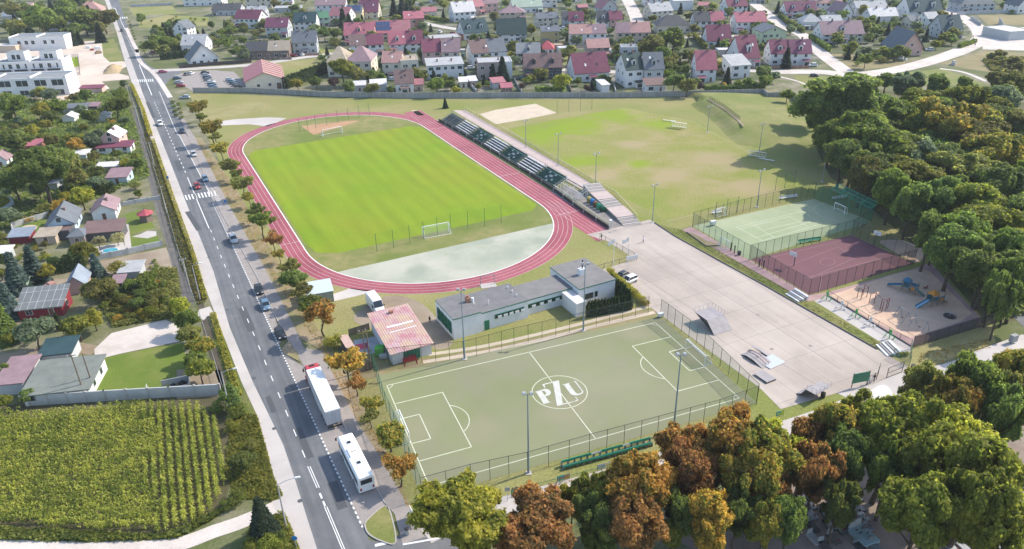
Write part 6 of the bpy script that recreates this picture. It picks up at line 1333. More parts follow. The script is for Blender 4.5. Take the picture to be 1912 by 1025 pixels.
wall('pale wall of the lane by the red brick outbuilding', [(792, 72), (840, 68)], 1.6, WALL['white'])
b_ = wall('low black retaining wall of the long stand', [(820, 226), (900, 272), (970, 314), (1034, 356), (1090, 397), (1138, 428)], .9, mat('black wall', (.035, .035, .035)), panels=6, name='retaining_wall')
p = G(1140, 421); t = thing('white_post', 'white square end post of the black stand wall', 'post', (p.x, p.y, 0)); b = MB(); b.box(0, 0, 0, .6, .6, 1.5, taper=.97); b.build('post', m_white, t); b = MB(); b.box(0, 0, 1.503, .72, .72, .1); b.build('cap', m_frame, t)

# ================================================================ SPORTS GROUND FURNITURE
m_goal = mat('white goal paint', (.8, .8, .78), rough=.5); m_gnet = netmat('goal net', (.55, .6, .55), .16)
def goal(label, a, c, h=2.3, d=1.6, side=1, mm=None, world=False):
    A, B = Vector(a if world else G2(*a)), Vector(c if world else G2(*c)); L = (B - A).length; e = (B - A).normalized(); t = thing('football_goal', label, 'goal', (A.x, A.y, 0), math.atan2(e.y, e.x)); mm = mm or m_goal
    b = MB(); r = .09
    b.tube((0, 0, 0), (0, 0, h), r); b.tube((L, 0, 0), (L, 0, h), r); b.tube((0, 0, h), (L, 0, h), r); b.build('frame', mm, t)
    b = MB(); y = side * d
    for x in (0, L): b.tube((x, 0, .05), (x, y, .05), .05); b.tube((x, 0, h), (x, y * .45, h * .93), .04); b.tube((x, y * .45, h * .93), (x, y, .05), .04)
    b.tube((0, y, .05), (L, y, .05), .05); b.build('back_stay', mm, t)
    b = MB(); b.face([(0, y * .45, h * .93), (L, y * .45, h * .93), (L, y, .05), (0, y, .05)]); b.face([(0, 0, h), (L, 0, h), (L, y * .45, h * .93), (0, y * .45, h * .93)])
    for x in (0, L): b.face([(x, 0, 0), (x, 0, h), (x, y * .45, h * .93), (x, y, 0)])
    b.build('net', m_gnet, t); return t
goal('white goal at the near end of the main pitch', (789.5, 440), (838, 431), 2.5, 2.0, -1); goal('white goal at the far end of the main pitch', (603.5, 255), (639.5, 248), 2.5, 2.0, 1)
goal('long white goal on the plaza side of the turf pitch', Q(PL + .2, CCy - 3.2), Q(PL + .2, CCy + 3.2), 2.2, 1.7, 1, world=True)
goal('white goal on the road side of the turf pitch', Q(-.2, CCy - 3.2), Q(-.2, CCy + 3.2), 2.2, 1.7, -1, world=True)
goal('white goal at the plaza end of the tennis court', (1346, 456), (1360, 465), 2.1, 1.2, -1); goal('white goal at the shady end of the tennis court', (1557, 391), (1576, 400), 2.1, 1.2, 1)
goal('white training goal lying beside the tennis fence', (1335, 402), (1352, 398), 1.8, 1.2, -1)
def shelter(label, u, v, rot):
    p = G(u, v); t = thing('team_shelter', label, 'shelter', (p.x, p.y, 0), rot); b = MB(); L = 5.6
    for k in range(6): x = -L / 2 + k * L / 5; b.bar((x, 0, 0), (x, 0, 1.9), .07); b.bar((x, 0, 1.9), (x, -1.2, 2.1), .07); b.bar((x, -1.2, 0), (x, -1.2, .4), .06)
    for z in (1.0, 1.9): b.bar((-L / 2, 0, z), (L / 2, 0, z), .07)
    b.build('frame', m_frame, t); b = MB(); slab(b, [(-L / 2, -1.3, 2.15), (L / 2, -1.3, 2.15), (L / 2, .05, 1.97), (-L / 2, .05, 1.97)], .06); b.build('roof', netmat('pale shelter sheet', (.65, .62, .5), .7), t)
    b = MB(); b.box(0, -.35, .42, L - .3, .4, .06); b.box(-L / 2 + .3, -.35, 0, .1, .35, .42); b.box(L / 2 - .3, -.35, 0, .1, .35, .42); b.build('bench', m_frame, t)
shelter('white team shelter on the far side of the training field', 1268, 238, -.55); shelter('cream team shelter near the forest shade', 1413, 293, -.55)
p = G(1250, 227); t = thing('bench', 'long pale bench extending from the far team shelter', 'bench', (p.x, p.y, 0), -.5); b = MB(); b.box(0, 0, .42, 5, .4, .07); b.build('seat', m_frame, t); b = MB()
for x in (-2.2, 0, 2.2): b.box(x, 0, 0, .1, .36, .42)
b.build('leg', m_steel, t)
p = G(1431, 300); t = thing('bench', 'low white bench beside the cream team shelter', 'bench', (p.x, p.y, 0), -.6); b = MB(); b.box(0, 0, .42, 5, .4, .07); b.build('seat', m_frame, t); b = MB()
for x in (-2.2, 0, 2.2): b.box(x, 0, 0, .1, .36, .42)
b.build('leg', m_steel, t)
# the stand: nine bays climbing away from the track
m_sgrey = mat('grey stand frame', (.2, .22, .22), rough=.6); m_sgreen = mat('dark green seats', (.018, .08, .065), rough=.5); m_swhite = mat('white seats', (.5, .52, .54), rough=.5); m_sdark = mat('bare dark boards', (.07, .085, .09), rough=.7)
F1, F2 = Vector(G2(824, 226)), Vector(G2(1034, 354.5)); e = (F2 - F1).normalized(); nn = Vector((-e.y, e.x))
if nn.x < 0: nn = -nn
FL = (F2 - F1).length; NB = 7; bl = FL / NB; ang = math.atan2(e.y, e.x)
WORDS = ['bare dark benches at the far tip of the long stand', 'white benches next to the bare far bay', 'green seats spotted white, farthest of the green bays', 'white benches between the far and middle green bays', 'green seats spotted white, middle green bay', 'white benches between the middle and near green bays', 'green seats spotted white, nearest to the bins']
sgn = 1 if (Vector((-math.sin(ang), math.cos(ang))) - nn).length < .1 else -1
for k in range(NB + 1):
    o = F1 + e * bl * k; bare = k == NB
    lb = 'open steel frame bay without seats beside the coloured bins' if bare else 'bay of ' + WORDS[k]
    t = thing('stand_bay', lb, 'stand', (o.x, o.y, 0), ang, 'bays of the long stand'); bw = bl * (.95 if not bare else .9)
    y = lambda q: q * sgn
    if k == 0: LAND.append((o.x, o.y, 'the far tip of the stand'))
    b = MB()
    for x in (.05, bw / 2, bw - .05):
        for r in range(5): b.bar((x, y(.4 + r * .95), 0), (x, y(.4 + r * .95), .75 + r * .42), .09)
        b.bar((x, y(.1), .55), (x, y(4.6), 2.6), .1)
    b.bar((0, y(.05), .8), (bw, y(.05), .8), .08); b.bar((0, y(.05), 1.35), (bw, y(.05), 1.35), .06); b.bar((0, y(4.7), 3.4), (bw, y(4.7), 3.4), .08)
    for x in (0.05, bw - .05): b.bar((x, y(4.7), 0), (x, y(4.7), 3.4), .09); b.bar((x, y(.05), 1.35), (x, y(4.7), 3.4), .06)
    if bare:
        for x in [bw * i / 6 for i in range(7)]: b.bar((x, y(2.6), 0), (x, y(2.6), 1.9), .08)
        b.bar((0, y(2.6), 1.9), (bw, y(2.6), 1.9), .08); b.bar((0, y(2.6), 1.0), (bw, y(2.6), 1.0), .08)
    b.build('frame', m_sgrey if not bare else m_frame, t)
    if not bare:
        b = MB()
        for r in range(5): b.box(bw / 2, y(.65 + r * .95), .52 + r * .42, bw, .9, .05)
        b.build('tread', m_sdark if k != 2 and k != 4 and k != 6 else m_sgreen, t)
    for r in range(2 if bare else 5):
        rr = r + 3 if bare else r; z = .9 + rr * .42; yy = y(.85 + rr * .95); b = MB(); mm = [m_sdark, m_swhite][k % 2] if k < 2 else ([m_sgreen, m_swhite][k % 2])
        if bare: mm = m_sdark
        n = 2 if mm in (m_swhite, m_sdark) else 14; w = bw / n; mi = []
        for i in range(n):
            spot = mm is m_sgreen and ((r == 2 and i in (6, 7)) or (r == 1 and i in (5, 9)) or (r == 3 and i in (4, 8)) or (r == 0 and i == 7))
            b.box((i + .5) * w, yy, z, w * .93, .48, .08, mi=1 if spot else 0)
            if mm is m_sgreen: b.box((i + .5) * w, yy + y(.22), z + .08, w * .9, .06, .3, mi=1 if spot else 0)
        b.build('seat_row', [mm, m_swhite], t)
# steps and landings from the stand down to the plaza
for lb, A, B_, zs, ze in (('upper stone steps behind the bare stand bay', (1104, 352), (1117, 366), 1.7, 1.3), ('middle stone steps between the two landings', (1132, 379), (1148, 391), 1.3, .8), ('lowest stone steps reaching the plaza', (1168, 409), (1182, 421), .8, .1)):
    p, q = Vector(G2(*A)), Vector(G2(*B_)); d = q - p; t = thing('steps', lb, 'steps', (p.x, p.y, 0), math.atan2(d.y, d.x)); L = d.length; n = 6
    for i in range(n):
        b = MB(); z = zs + (ze - zs) * (i + 1) / n; b.box(L * (i + .5) / n, 0, 0, L / n * .98, 5.2, max(.12, z)); b.build('step', m_pave if i % 2 else m_kerb, t)
for lb, A, B_, z in (('upper pale stone landing beside the bins', (1117, 366), (1132, 379), 1.25), ('lower pale stone landing above the plaza', (1148, 391), (1168, 409), .75)):
    p, q = Vector(G2(*A)), Vector(G2(*B_)); d = q - p; t = thing('landing', lb, 'landing', (p.x, p.y, 0), math.atan2(d.y, d.x)); b = MB(); b.box(d.length / 2, 0, 0, d.length, 5.0, z); b.build('base', m_wall, t); b = MB(); b.box(d.length / 2, 0, z + .003, d.length, 5.2, .1); b.build('top', MATS['pinkish slabs'], t)
for k, (c, l_) in enumerate((((.5, .42, .12), 'yellow lidded waste container at the stand end'), ((.03, .2, .5), 'blue waste container in the row of bins'), ((.25, .13, .06), 'brown waste container in the row of bins'), ((.03, .26, .14), 'pale green waste container in the row of bins'), ((.02, .12, .06), 'dark green waste container last before the landings'))):
    p = G(1101 + k * 6.0, 378 + k * 4.2); t = thing('waste_container', l_, 'bin', (p.x, p.y, 0), ang, 'waste containers below the stand'); b = MB(); b.box(0, 0, .12, 1.35, 1.1, 1.05, taper=1.1); b.build('body', mat('bin dark %d' % k, tuple(x * .45 for x in c) if k != 3 else c), t)
    b = MB(); b.tube((-.74, 0, 1.12), (.74, 0, 1.12), .58, n=10); b.build('lid', mat('bin lid %d' % k, c, rough=.5), t); b = MB()
    for x in (-.5, .5):
        for yy in (-.4, .4): b.tube((x - .04, yy, .1), (x + .04, yy, .1), .1, n=8)
    b.build('wheel', m_rub, t)
# benches with green seats south of the turf pitch
pa, pb_ = Vector(G2(1052, 877)), Vector(G2(1217, 832)); e = (pb_ - pa).normalized(); Ls = (pb_ - pa).length; t = thing('seat_stand', 'long double row of green plastic seats on dark frames', 'stand', (pa.x, pa.y, 0), math.atan2(e.y, e.x)); LAND.append(((pa.x + pb_.x) / 2, (pa.y + pb_.y) / 2, 'the long green seat row'))
b = MB()
for k in range(15): x = Ls * k / 14; b.box(x, .0, 0, .08, .5, .5); b.box(x, .75, 0, .08, .5, .95)
b.box(Ls / 2, 0, .46, Ls, .35, .08); b.box(Ls / 2, .75, .92, Ls, .35, .08); b.box(Ls / 2, .4, .3, Ls, .4, .05); b.build('frame', m_sgrey, t)
m_seat = mat('green plastic seat', (.03, .30, .19), rough=.45); sm = None
for r, (n, gaps) in enumerate(((34, ()), (34, (11, 12, 13, 14, 23, 24, 25)))):
    for k in range(n):
        if k in gaps: continue
        x = Ls * (k + .5) / n
        if sm is None:
            b = MB(); b.box(0, 0, 0, .43, .42, .07, taper=.9); b.box(0, -.2, .07, .43, .06, .32, taper=.9); sm = b.build('seat', m_seat, t); sm.location = (x, 0, .545); sm = sm.data
        else: inst('seat', sm, t, (x, r * .75, .545 + r * .46))
# skate obstacles
m_rampside = mat('ramp side', (.04, .04, .043), (.09, .08, .08), 1, .7); m_ramptop = mat('ramp deck', (.36, .325, .325), (.29, .265, .27), 1, .6); m_coping = mat('steel edge', (.6, .6, .6), rough=.35, metal=.5)
ps = lambda u, v: Vector(G2(u, v))
def ramp(label, o, ex, w, prof, deck_rail=None, cat='ramp', lilac=False):
    """o: ground point, ex: direction of the profile, w: width across, prof: (distance, height) outline"""
    t = thing('skate_ramp', label, cat, (o.x, o.y, 0), math.atan2(ex.y, ex.x)); b = MB(); n = len(prof)
    P = [(x, 0, z) for x, z in prof] + [(prof[-1][0], 0, 0.0)] if prof[-1][1] > .02 else [(x, 0, z) for x, z in prof]
    A = P; Bp = [(x, w, z) for x, _, z in P]; m = len(P)
    b._add(A + Bp, [tuple(range(m)), tuple(range(2 * m - 1, m - 1, -1))] + [(i, m + i, m + (i + 1) % m, (i + 1) % m) for i in range(m)]); b.build('body', m_rampside, t, fix=True)
    s = MB()
    for i in range(n - 1): (xa, za), (xb, zb) = prof[i], prof[i + 1]; slab(s, [(xa, -.03, za + .03), (xb, -.03, zb + .03), (xb, w + .03, zb + .03), (xa, w + .03, za + .03)], .05)
    s.build('deck', m_ramptop, t, fix=True)
    if deck_rail:
        r = MB()
        for (x0, y0), (x1, y1), z in deck_rail:
            L = math.hypot(x1 - x0, y1 - y0); k = max(2, int(L / .9)); r.bar((x0, y0, z + 1.0), (x1, y1, z + 1.0), .05)
            for i in range(k + 1): q = seg((x0, y0), (x1, y1), i / k); r.bar((*q, z), (*q, z + 1.0), .04)
        r.build('railing', m_steel, t)
    return t
a, c_, w_ = ps(1295, 599), ps(1334, 627), ps(1366, 616); ex = (c_ - a).normalized(); wv = (w_ - c_).length; L0 = (c_ - a).length
sd = Vector((-ex.y, ex.x)); 
ramp('tall skate platform with sloping bank and railing on the plaza', a, ex, wv, [(0, 2.2), (L0 * .6, 2.2), (L0, .04)], [((0, 0), (0, wv), 2.2), ((0, wv), (L0 * .58, wv), 2.2)])
LAND.append((a.x, a.y, 'the tall skate platform'))
a, c_ = ps(1383, 662), ps(1423, 688); ex = (c_ - a).normalized(); L0 = (c_ - a).length
t = ramp('skate funbox with curved wedge and dark red rails', a, ex, 2.8, [(0, .04), (L0 * .25, .55), (L0 * .6, .55), (L0, .04)])
b = MB()
for yy in (1.1, 1.9):
    q = [(L0 * .1, yy, .75), (L0 * .55, yy, 1.0), (L0 * .95, yy, .5)]
    for i in range(2): b.tube(q[i], q[i + 1], .05)
    for i in range(3): b.tube((q[i][0], yy, 0.1), q[i], .04)
b.build('rail', mat('dark red rail', (.2, .05, .06), rough=.4), t)
a, c_ = ps(1402, 653), ps(1436, 667); ex = (c_ - a).normalized(); L0 = (c_ - a).length; ramp('dark curved skate ledge behind the funbox', a, ex, .7, [(0, .75), (L0 * .45, .6), (L0, .1)])
a, c_ = ps(1425, 685), ps(1440, 692); p = ps(1440, 676); t = thing('skate_pad', 'flat pale skate pad joined to the funbox', 'ramp', (p.x, p.y, 0), heading((1436, 690), (1456, 681))); b = MB(); b.box(0, 0, 0, 4.2, 3.2, .14, taper=.96); b.build('slab', m_ramptop, t); b = MB(); b.box(0, 0, .143, 4.2, 3.2, .03, taper=.98); b.build('edge', m_coping, t)
a, c_ = ps(1407, 700), ps(1432, 717); ex = (c_ - a).normalized(); L0 = (c_ - a).length; ramp('low flat skate ledge with black front', a, ex, 2.2, [(0, .35), (L0, .35)])
a, c_ = ps(1509, 746), ps(1480, 732); ex = (c_ - a).normalized(); L0 = (c_ - a).length
a = ps(1512, 747); c_ = ps(1478, 728); ex = (c_ - a).normalized(); L0 = (c_ - a).length; w_ = -3.9
t = ramp('quarter pipe with railing at the street end of the plaza', ps(1548, 738) , ex, 4.2, [(0, 1.9), (L0 * .55, 1.9), (L0 * .62, 1.4), (L0 * .75, .6), (L0 * 1.0, .04)], [((0, 0), (0, 4.2), 1.9), ((0, 4.2), (L0 * .5, 4.2), 1.9)])
p = G(1604, 722); t = thing('notice_board', 'dark green notice board on two posts at the plaza entrance', 'notice board', (p.x, p.y, 0), .25); b = MB(); b.box(0, 0, 1.0, 3.4, .12, 2.0); b.build('board', m_greenp, t); b = MB()
for x in (-1.6, 1.6): b.box(x, 0, 0, .12, .1, 3.1)
b.build('post', m_post, t)
for u, v, r_, l_ in ((1636, 709, 1.0, 'left open gate leaf of wire mesh at the plaza entrance'), (1655, 706, .45, 'right gate leaf of wire mesh at the plaza entrance')):
    p = G(u, v); t = thing('gate', l_.replace('left ', 'narrow ').replace('right ', 'wide '), 'gate', (p.x, p.y, 0), r_); L = 2.4 if 'left' in l_ else 4.0; b = MB()
    for x in (0, L): b.bar((x, 0, 0), (x, 0, 2.2), .09)
    for z in (.1, 1.1, 2.2): b.bar((0, 0, z), (L, 0, z), .06)
    b.build('frame', m_post, t); b = MB()
    b.face([(0, 0, .1), (L, 0, .1), (L, 0, 2.2), (0, 0, 2.2)]); b.build('mesh', m_net, t)
# basketball hoops
for u, v, r_, l_ in ((1482, 496, -.9, 'white basketball board at the plaza end of the red court'), (1630, 461, 2.3, 'white basketball board at the forest end of the red court')):
    p = G(u, v); t = thing('basketball_hoop', l_, 'basketball hoop', (p.x, p.y, 0), r_); b = MB(); b.tube((0, 0, 0), (0, 0, 3.2), .1); b.tube((0, 0, 3.1), (0, -1.0, 3.4), .07); b.build('post', m_post, t); b = MB(); b.box(0, -1.05, 2.8, 1.8, .06, 1.1); o = b.build('backboard', m_white, t)
    b = MB()
    for k in range(10): a0, a1 = 2 * math.pi * k / 10, 2 * math.pi * (k + 1) / 10; b.tube((.23 * math.cos(a0), -1.36 + .23 * math.sin(a0), 3.05), (.23 * math.cos(a1), -1.36 + .23 * math.sin(a1), 3.05), .02, n=4)
    b.build('ring', mat('orange ring', (.5, .12, .02)), o)
for u, v, w_, l_, c in ((1512, 452, 6.5, 'green bench inside the tennis court fence', m_seat), (1568, 372, 5, 'pale roller bench at the shady end of the tennis court', m_frame), (1472, 371, 6, 'white aluminium bench behind the tennis court', m_frame), (1338, 399, 3, 'short white bench beside the ball net', m_frame)):
    p = G(u, v); t = thing('bench', l_, 'bench', (p.x, p.y, 0), .27); b = MB(); b.box(0, 0, .45, w_, .45, .08); b.build('seat', c, t); b = MB(); b.box(0, .25, .6, w_, .06, .45); b.build('backrest', c, t); b = MB()
    for x in (-w_ * .42, 0, w_ * .42): b.box(x, 0, 0, .08, .4, .45)
    b.build('leg', m_post, t)
pa, pb_ = G(1549, 372), G(1622, 410)
t = thing('canopy', 'green tubular canopy frame leaning over the tennis fence', 'frame', (pa.x, pa.y, 0), heading((1549, 372), (1622, 410))); Lc = (pb_ - pa).length; b = MB()
for k in range(5): x = Lc * k / 4; b.tube((x, 0, 0), (x, 0, 3.2), .07); b.tube((x, 0, 3.2), (x, 2.2, 4.4), .07)
for yy, z in ((0, 3.2), (1.1, 3.8), (2.2, 4.4)): b.tube((0, yy, z), (Lc, yy, z), .07)
b.build('frame', mat('mint green tube', (.07, .36, .24)), t); b = MB(); b.face([(0, 0, 3.22), (Lc, 0, 3.22), (Lc, 2.2, 4.42), (0, 2.2, 4.42)]); b.build('net', netmat('mint net', (.05, .3, .2), .3), t)
for (a0, a1), l_ in ((((1497, 552), (1478, 557)), 'stone steps with pale treads beside the dark court fence'), (((1672, 653), (1645, 655)), 'stone steps with pale treads at the lower end of the exercise path')):
    p, q = ps(*a0), ps(*a1); d = q - p; t = thing('steps', l_, 'steps', (p.x, p.y, 0), math.atan2(d.y, d.x)); L = d.length
    for i in range(5): b = MB(); b.box(L * (i + .5) / 5, 0, 0, L / 5 * .96, 4.0, .9 - i * .17); b.build('step', m_frame if i % 2 == 0 else m_pave, t)

# ================================================================ PLAYGROUND
m_dkred = mat('dark red steel', (.17, .035, .03), rough=.5); m_blue = mat('slide blue', (.03, .15, .25), rough=.4); m_bsh = mat('pale slide bed', (.3, .5, .62), rough=.3); m_play = mat('tower boards', (.12, .2, .18)); m_orng = mat('orange panel', (.5, .2, .03)); m_woodl = mat('play timber', (.25, .18, .11), (.2, .14, .09), 3)
def rack(label, pts, h=2.6):
    o = ps(*pts[0]); t = thing('climbing_frame', label, 'climbing frame', (o.x, o.y, 0)); W_ = [ps(*q) - o for q in pts]
    for q in W_: b = MB(); b.tube((q.x, q.y, 0), (q.x, q.y, h), .07, n=6); b.build('post', m_dkred, t)
    b = MB()
    for i in range(len(W_) - 1): b.tube((W_[i].x, W_[i].y, h - .1), (W_[i + 1].x, W_[i + 1].y, h - .1), .045); 
    b.build('bar', m_dkred, t); return t
rack('three post pull up bars of dark red steel on the sand', [(1600, 557), (1607, 560), (1618, 555), (1611, 551)]); rack('long dark red monkey bar frame on the sand', [(1622, 568), (1632, 566), (1643, 578), (1653, 580), (1657, 576), (1646, 583)])
def tower(label, u, v, rot, roofc, s=1.0):
    p = G(u, v); t = thing('play_tower', label, 'play tower', (p.x, p.y, 0), rot); t.scale = (s, s, s)
    for x, y in ((-.8, -.8), (.8, -.8), (.8, .8), (-.8, .8), (2.4, -.8), (2.4, .8)): b = MB(); b.box(x, y, 0, .12, .12, 2.7); b.build('post', m_woodl, t)
    b = MB(); b.box(0, 0, 1.25, 1.7, 1.7, .1); b.box(1.6, 0, 1.0, 1.6, 1.5, .1); b.build('platform', m_play, t)
    b = MB()
    for x0, y0, x1, y1 in ((-.8, .8, .8, .8), (.8, .85, 2.4, .85), (.8, -.85, 2.4, -.85)): b.bar((x0, y0, 1.75), (x1, y1, 1.75), .06, .7)
    b.build('side_panel', m_blue, t)
    b = MB(); 
    for k in range(4): a0, a1 = math.pi / 4 + k * math.pi / 2, math.pi / 4 + (k + 1) * math.pi / 2; b.face([(1.3 * math.cos(a0), 1.3 * math.sin(a0), 2.7), (1.3 * math.cos(a1), 1.3 * math.sin(a1), 2.7), (0, 0, 3.6)])
    b.build('roof', roofc, t, fix=True)
    b = MB(); slab(b, [(-4.0, -.35, .25), (-.85, -.35, 1.35), (-.85, .35, 1.35), (-4.0, .35, .25)][::-1], .06); sl = b.build('slide', m_bsh, t, fix=True)
    b = MB()
    for yy in (-.4, .4): b.bar((-4.0, yy, .38), (-.85, yy, 1.5), .08, .26)
    b.build('slide_rim', m_blue, sl)
    b = MB(); slab(b, [(2.45, -.6, 1.05), (4.2, -.6, .05), (4.2, .6, .05), (2.45, .6, 1.05)], .08); b.build('climbing_ramp', m_play, t, fix=True)
    b = MB(); b.box(1.6, -.87, 1.1, .9, .05, .8); b.build('play_panel', m_orng, t); return t
tower('blue play tower with slide facing the tennis court', 1690, 543, -.75, m_blue, .95); tower('blue and orange play tower with long slide toward the swings', 1738, 569, .35, m_orng, 1.0)
LAND.append((G(1700, 560).x, G(1700, 560).y, 'the playground'))
def swing(label, a, c):
    o, q = ps(*a), ps(*c); d = q - o; t = thing('swing_set', label, 'swing', (o.x, o.y, 0), math.atan2(d.y, d.x)); L = d.length; h = 2.5
    for x in (0, L):
        for s in (-1, 1): b = MB(); b.tube((x, s * 1.1, 0), (x, 0, h), .06); b.build('leg', m_mast, t)
    b = MB(); b.tube((0, 0, h), (L, 0, h), .06); b.build('beam', m_mast, t)
    for x in (L * .5,):
        b = MB(); b.box(x, 0, .5, .5, .25, .05); o_ = b.build('seat', m_plast, t); b = MB()
        for dx in (-.22, .22): b.tube((x + dx, 0, .53), (x + dx, 0, h), .015, n=4)
        b.build('chain', m_steel, o_)
swing('grey swing with one seat nearest the climbing frames', (1676, 591), (1692, 603)); swing('grey basket swing closest to the slatted fence', (1704, 608), (1727, 621))
for u, v, c, l_ in ((1727, 542, m_dkred, 'spring rider behind the two play towers'), (1773, 591, m_plast, 'dark merry go round in the tree shade of the playground')):
    p = G(u, v); t = thing('spring_rider' if c is m_dkred else 'roundabout', l_, 'play ride', (p.x, p.y, 0)); b = MB()
    if c is m_dkred: b.tube((0, 0, 0), (0, 0, .5), .12); b.build('spring', m_steel, t); b = MB(); b.box(0, 0, .5, .9, .3, .3, taper=.7); b.box(.35, 0, .8, .2, .2, .4); b.build('body', c, t)
    else:
        b.tube((0, 0, .1), (0, 0, .2), 1.2, n=16); b.build('disc', c, t); b = MB(); b.tube((0, 0, .2), (0, 0, .9), .06)
        for k in range(5): a0 = k * 1.257; b.tube((0, 0, .8), (1.1 * math.cos(a0), 1.1 * math.sin(a0), .7), .03); b.tube((1.1 * math.cos(a0), 1.1 * math.sin(a0), .7), (1.1 * math.cos(a0), 1.1 * math.sin(a0), .2), .03)
        b.build('handrail', m_steel, t)
def gym(label, u, v, c, kind):
    p = G(u, v); t = thing('exercise_machine', label, 'gym machine', (p.x, p.y, 0), -.7); b = MB(); b.tube((0, 0, 0), (0, 0, 1.9), .1, n=8); b.build('post', c, t)
    b = MB(); b.box(0, 0, 1.3, .5, .12, .7); b.build('panel', c, t)
    for s in (-1, 1): b = MB(); b.tube((0, 0, 1.1), (s * .7, .2, .9), .05); b.tube((s * .7, .2, .9), (s * .8, .2, .3), .05); b.box(s * .8, .2, .25, .3, .45, .06); b.build('lever', c, t)
    b = MB(); b.box(0, 0, .003, 1.6, .9, .05); b.build('plinth', m_conc, t)
m_gymg = mat('gym green', (.09, .36, .1)); m_gymw = mat('gym white', (.66, .68, .68))
gym('green exercise machine at the top of the exercise path', 1543, 560, m_gymg, 0); gym('green exercise machine in the middle of the exercise path', 1597, 593, m_gymg, 1); gym('green exercise machine in the shade at the lower path', 1660, 632, m_gymg, 0); gym('white exercise machine between the two upper green ones', 1570, 577, m_gymw, 1); gym('white exercise machine between the two lower green ones', 1624, 608, m_gymw, 0)
for u, v, l_ in ((1380, 476, 'black litter bin outside the green tennis fence'), (1536, 742, 'black litter bin behind the quarter pipe'), (1704, 690, 'black litter bin at the plaza corner post')):
    p = G(u, v); t = thing('litter_bin', l_, 'litter bin', (p.x, p.y, 0)); b = MB(); b.tube((0, 0, .1), (0, 0, 1.0), .38, .42, 10); b.build('body', m_plast, t); b = MB(); b.tube((0, 0, 0), (0, 0, .1), .2, n=8); b.build('foot', m_steel, t)
for u, v, l_ in ((1364, 468, 'short black post, first of the pair outside the green tennis fence'), (1371, 473, 'short black post, second of the pair outside the green tennis fence'), (1417, 498, 'short black post by the dark court fence'), (1425, 501, 'short black post by the dark fence gate')):
    p = G(u, v); t = thing('bollard', l_, 'bollard', (p.x, p.y, 0)); b = MB(); b.tube((0, 0, 0), (0, 0, 2.2), .14, n=8); b.build('post', m_plast, t); b = MB(); b.tube((0, 0, 2.2), (0, 0, 2.3), .17, .1, 8); b.build('cap', m_steel, t)
for u, v, w_, h_, l_, c in ((1180, 487, 3.2, 1.4, 'white sign panel at the drive behind the flags', m_white), (1890, 640, 1.4, 1.8, 'grey cabinet on the verge by the street', m_wall), (1331, 421, 1.4, 1.4, 'white box at the tennis court corner', m_white), (1233, 592, 1.2, 1.0, 'white box at the turf pitch corner gate', m_white)):
    p = G(u, v); t = thing('sign_panel' if w_ > 3 else 'utility_box', l_, 'sign' if w_ > 3 else 'box', (p.x, p.y, 0), .35); b = MB(); b.box(0, 0, .35, w_, .12 if w_ > 3 else w_ * .6, h_ - .35); b.build('panel' if w_ > 3 else 'body', c, t); b = MB()
    for x in (-w_ * .4, w_ * .4): b.box(x, 0, 0, .12, .1, .35)
    b.build('post' if w_ > 3 else 'foot', m_post, t)
m_ban = [mat('banner lime', (.5, .58, .05)), mat('banner teal', (.1, .35, .33)), mat('banner grey', (.35, .4, .45)), mat('banner pale', (.6, .62, .4)), mat('banner orange', (.55, .25, .08))]
for (a, c), i, j, l_ in ((((955, 923), (979, 916)), 1, 0, 'teal and lime banner tied to the low wire fence'), (((1040, 900), (1063, 894)), 1, 4, 'green and orange banner tied to the low wire fence'), (((1115, 879), (1138, 872)), 2, 3, 'grey banner tied to the low wire fence'), (((1190, 859), (1210, 853)), 3, 0, 'pale banner tied to the low wire fence'), (((1448, 779), (1462, 775)), 1, 0, 'green banner under the young tree by the pavement')):
    o, q = ps(*a), ps(*c); d = q - o; t = thing('banner', l_, 'banner', (o.x, o.y, 0), math.atan2(d.y, d.x)); L = d.length; b = MB(); b.box(L / 2, -.05, .2, L, .03, .95); ob = b.build('sheet', m_ban[i], t); b = MB(); b.box(L * .78, -.072, .25, L * .4, .012, .85); b.box(L * .3, -.072, .45, L * .35, .012, .3); b.build('printed_panel', m_ban[j], ob); b = MB()
    for x in (0, L): b.bar((x, -.05, 0), (x, -.05, 1.2), .04)
    b.build('stake', m_post, t)
# small blue and white road signs
def sign(u, v, h, c, label, rot=0.0, round_=True, edge=None):
    p = G(u, v); t = thing('road_sign', label, 'road sign', (p.x, p.y, 0), rot); b = MB(); b.tube((0, 0, 0), (0, 0, h), .04, n=6); b.build('post', m_steel, t); b = MB()
    if round_: b.tube((0, -.05, h - .1), (0, -.08, h - .1), .4, n=16)
    else: b.box(0, -.06, h - .5, .75, .03, .75)
    b.build('plate', c, t)
m_sblue = mat('sign blue', (.02, .17, .42), rough=.4)
sign(555, 1029, 2.6, m_sblue, 'round blue sign at the lower end of the cycle path'); sign(316, 345, 2.6, m_sblue, 'blue sign beside the cycle path at the zebra crossing', round_=False); sign(424, 392, 2.8, m_sblue, 'blue square sign among the young trees at the zebra crossing', round_=False); sign(948, 935, 2.4, mat('sign grey', (.4, .42, .42)), 'grey sign post at the corner by the low wire fence', round_=False); sign(198, 50, 3.6, mat('sign yellow', (.6, .45, .05)), 'yellow sign frame at the lane by the tall conifers', round_=False)
p = G(772, 975); t = thing('advert_board', 'white advertising board on the verge near the traffic island', 'sign', (p.x, p.y, 0), heading((768, 955), (778, 975))); b = MB(); b.box(0, 0, .6, 2.6, .1, 1.5); b.build('panel', m_white, t); b = MB(); b.box(-1.1, 0, 0, .1, .1, .6); b.box(1.1, 0, 0, .1, .1, .6); b.build('post', m_post, t)
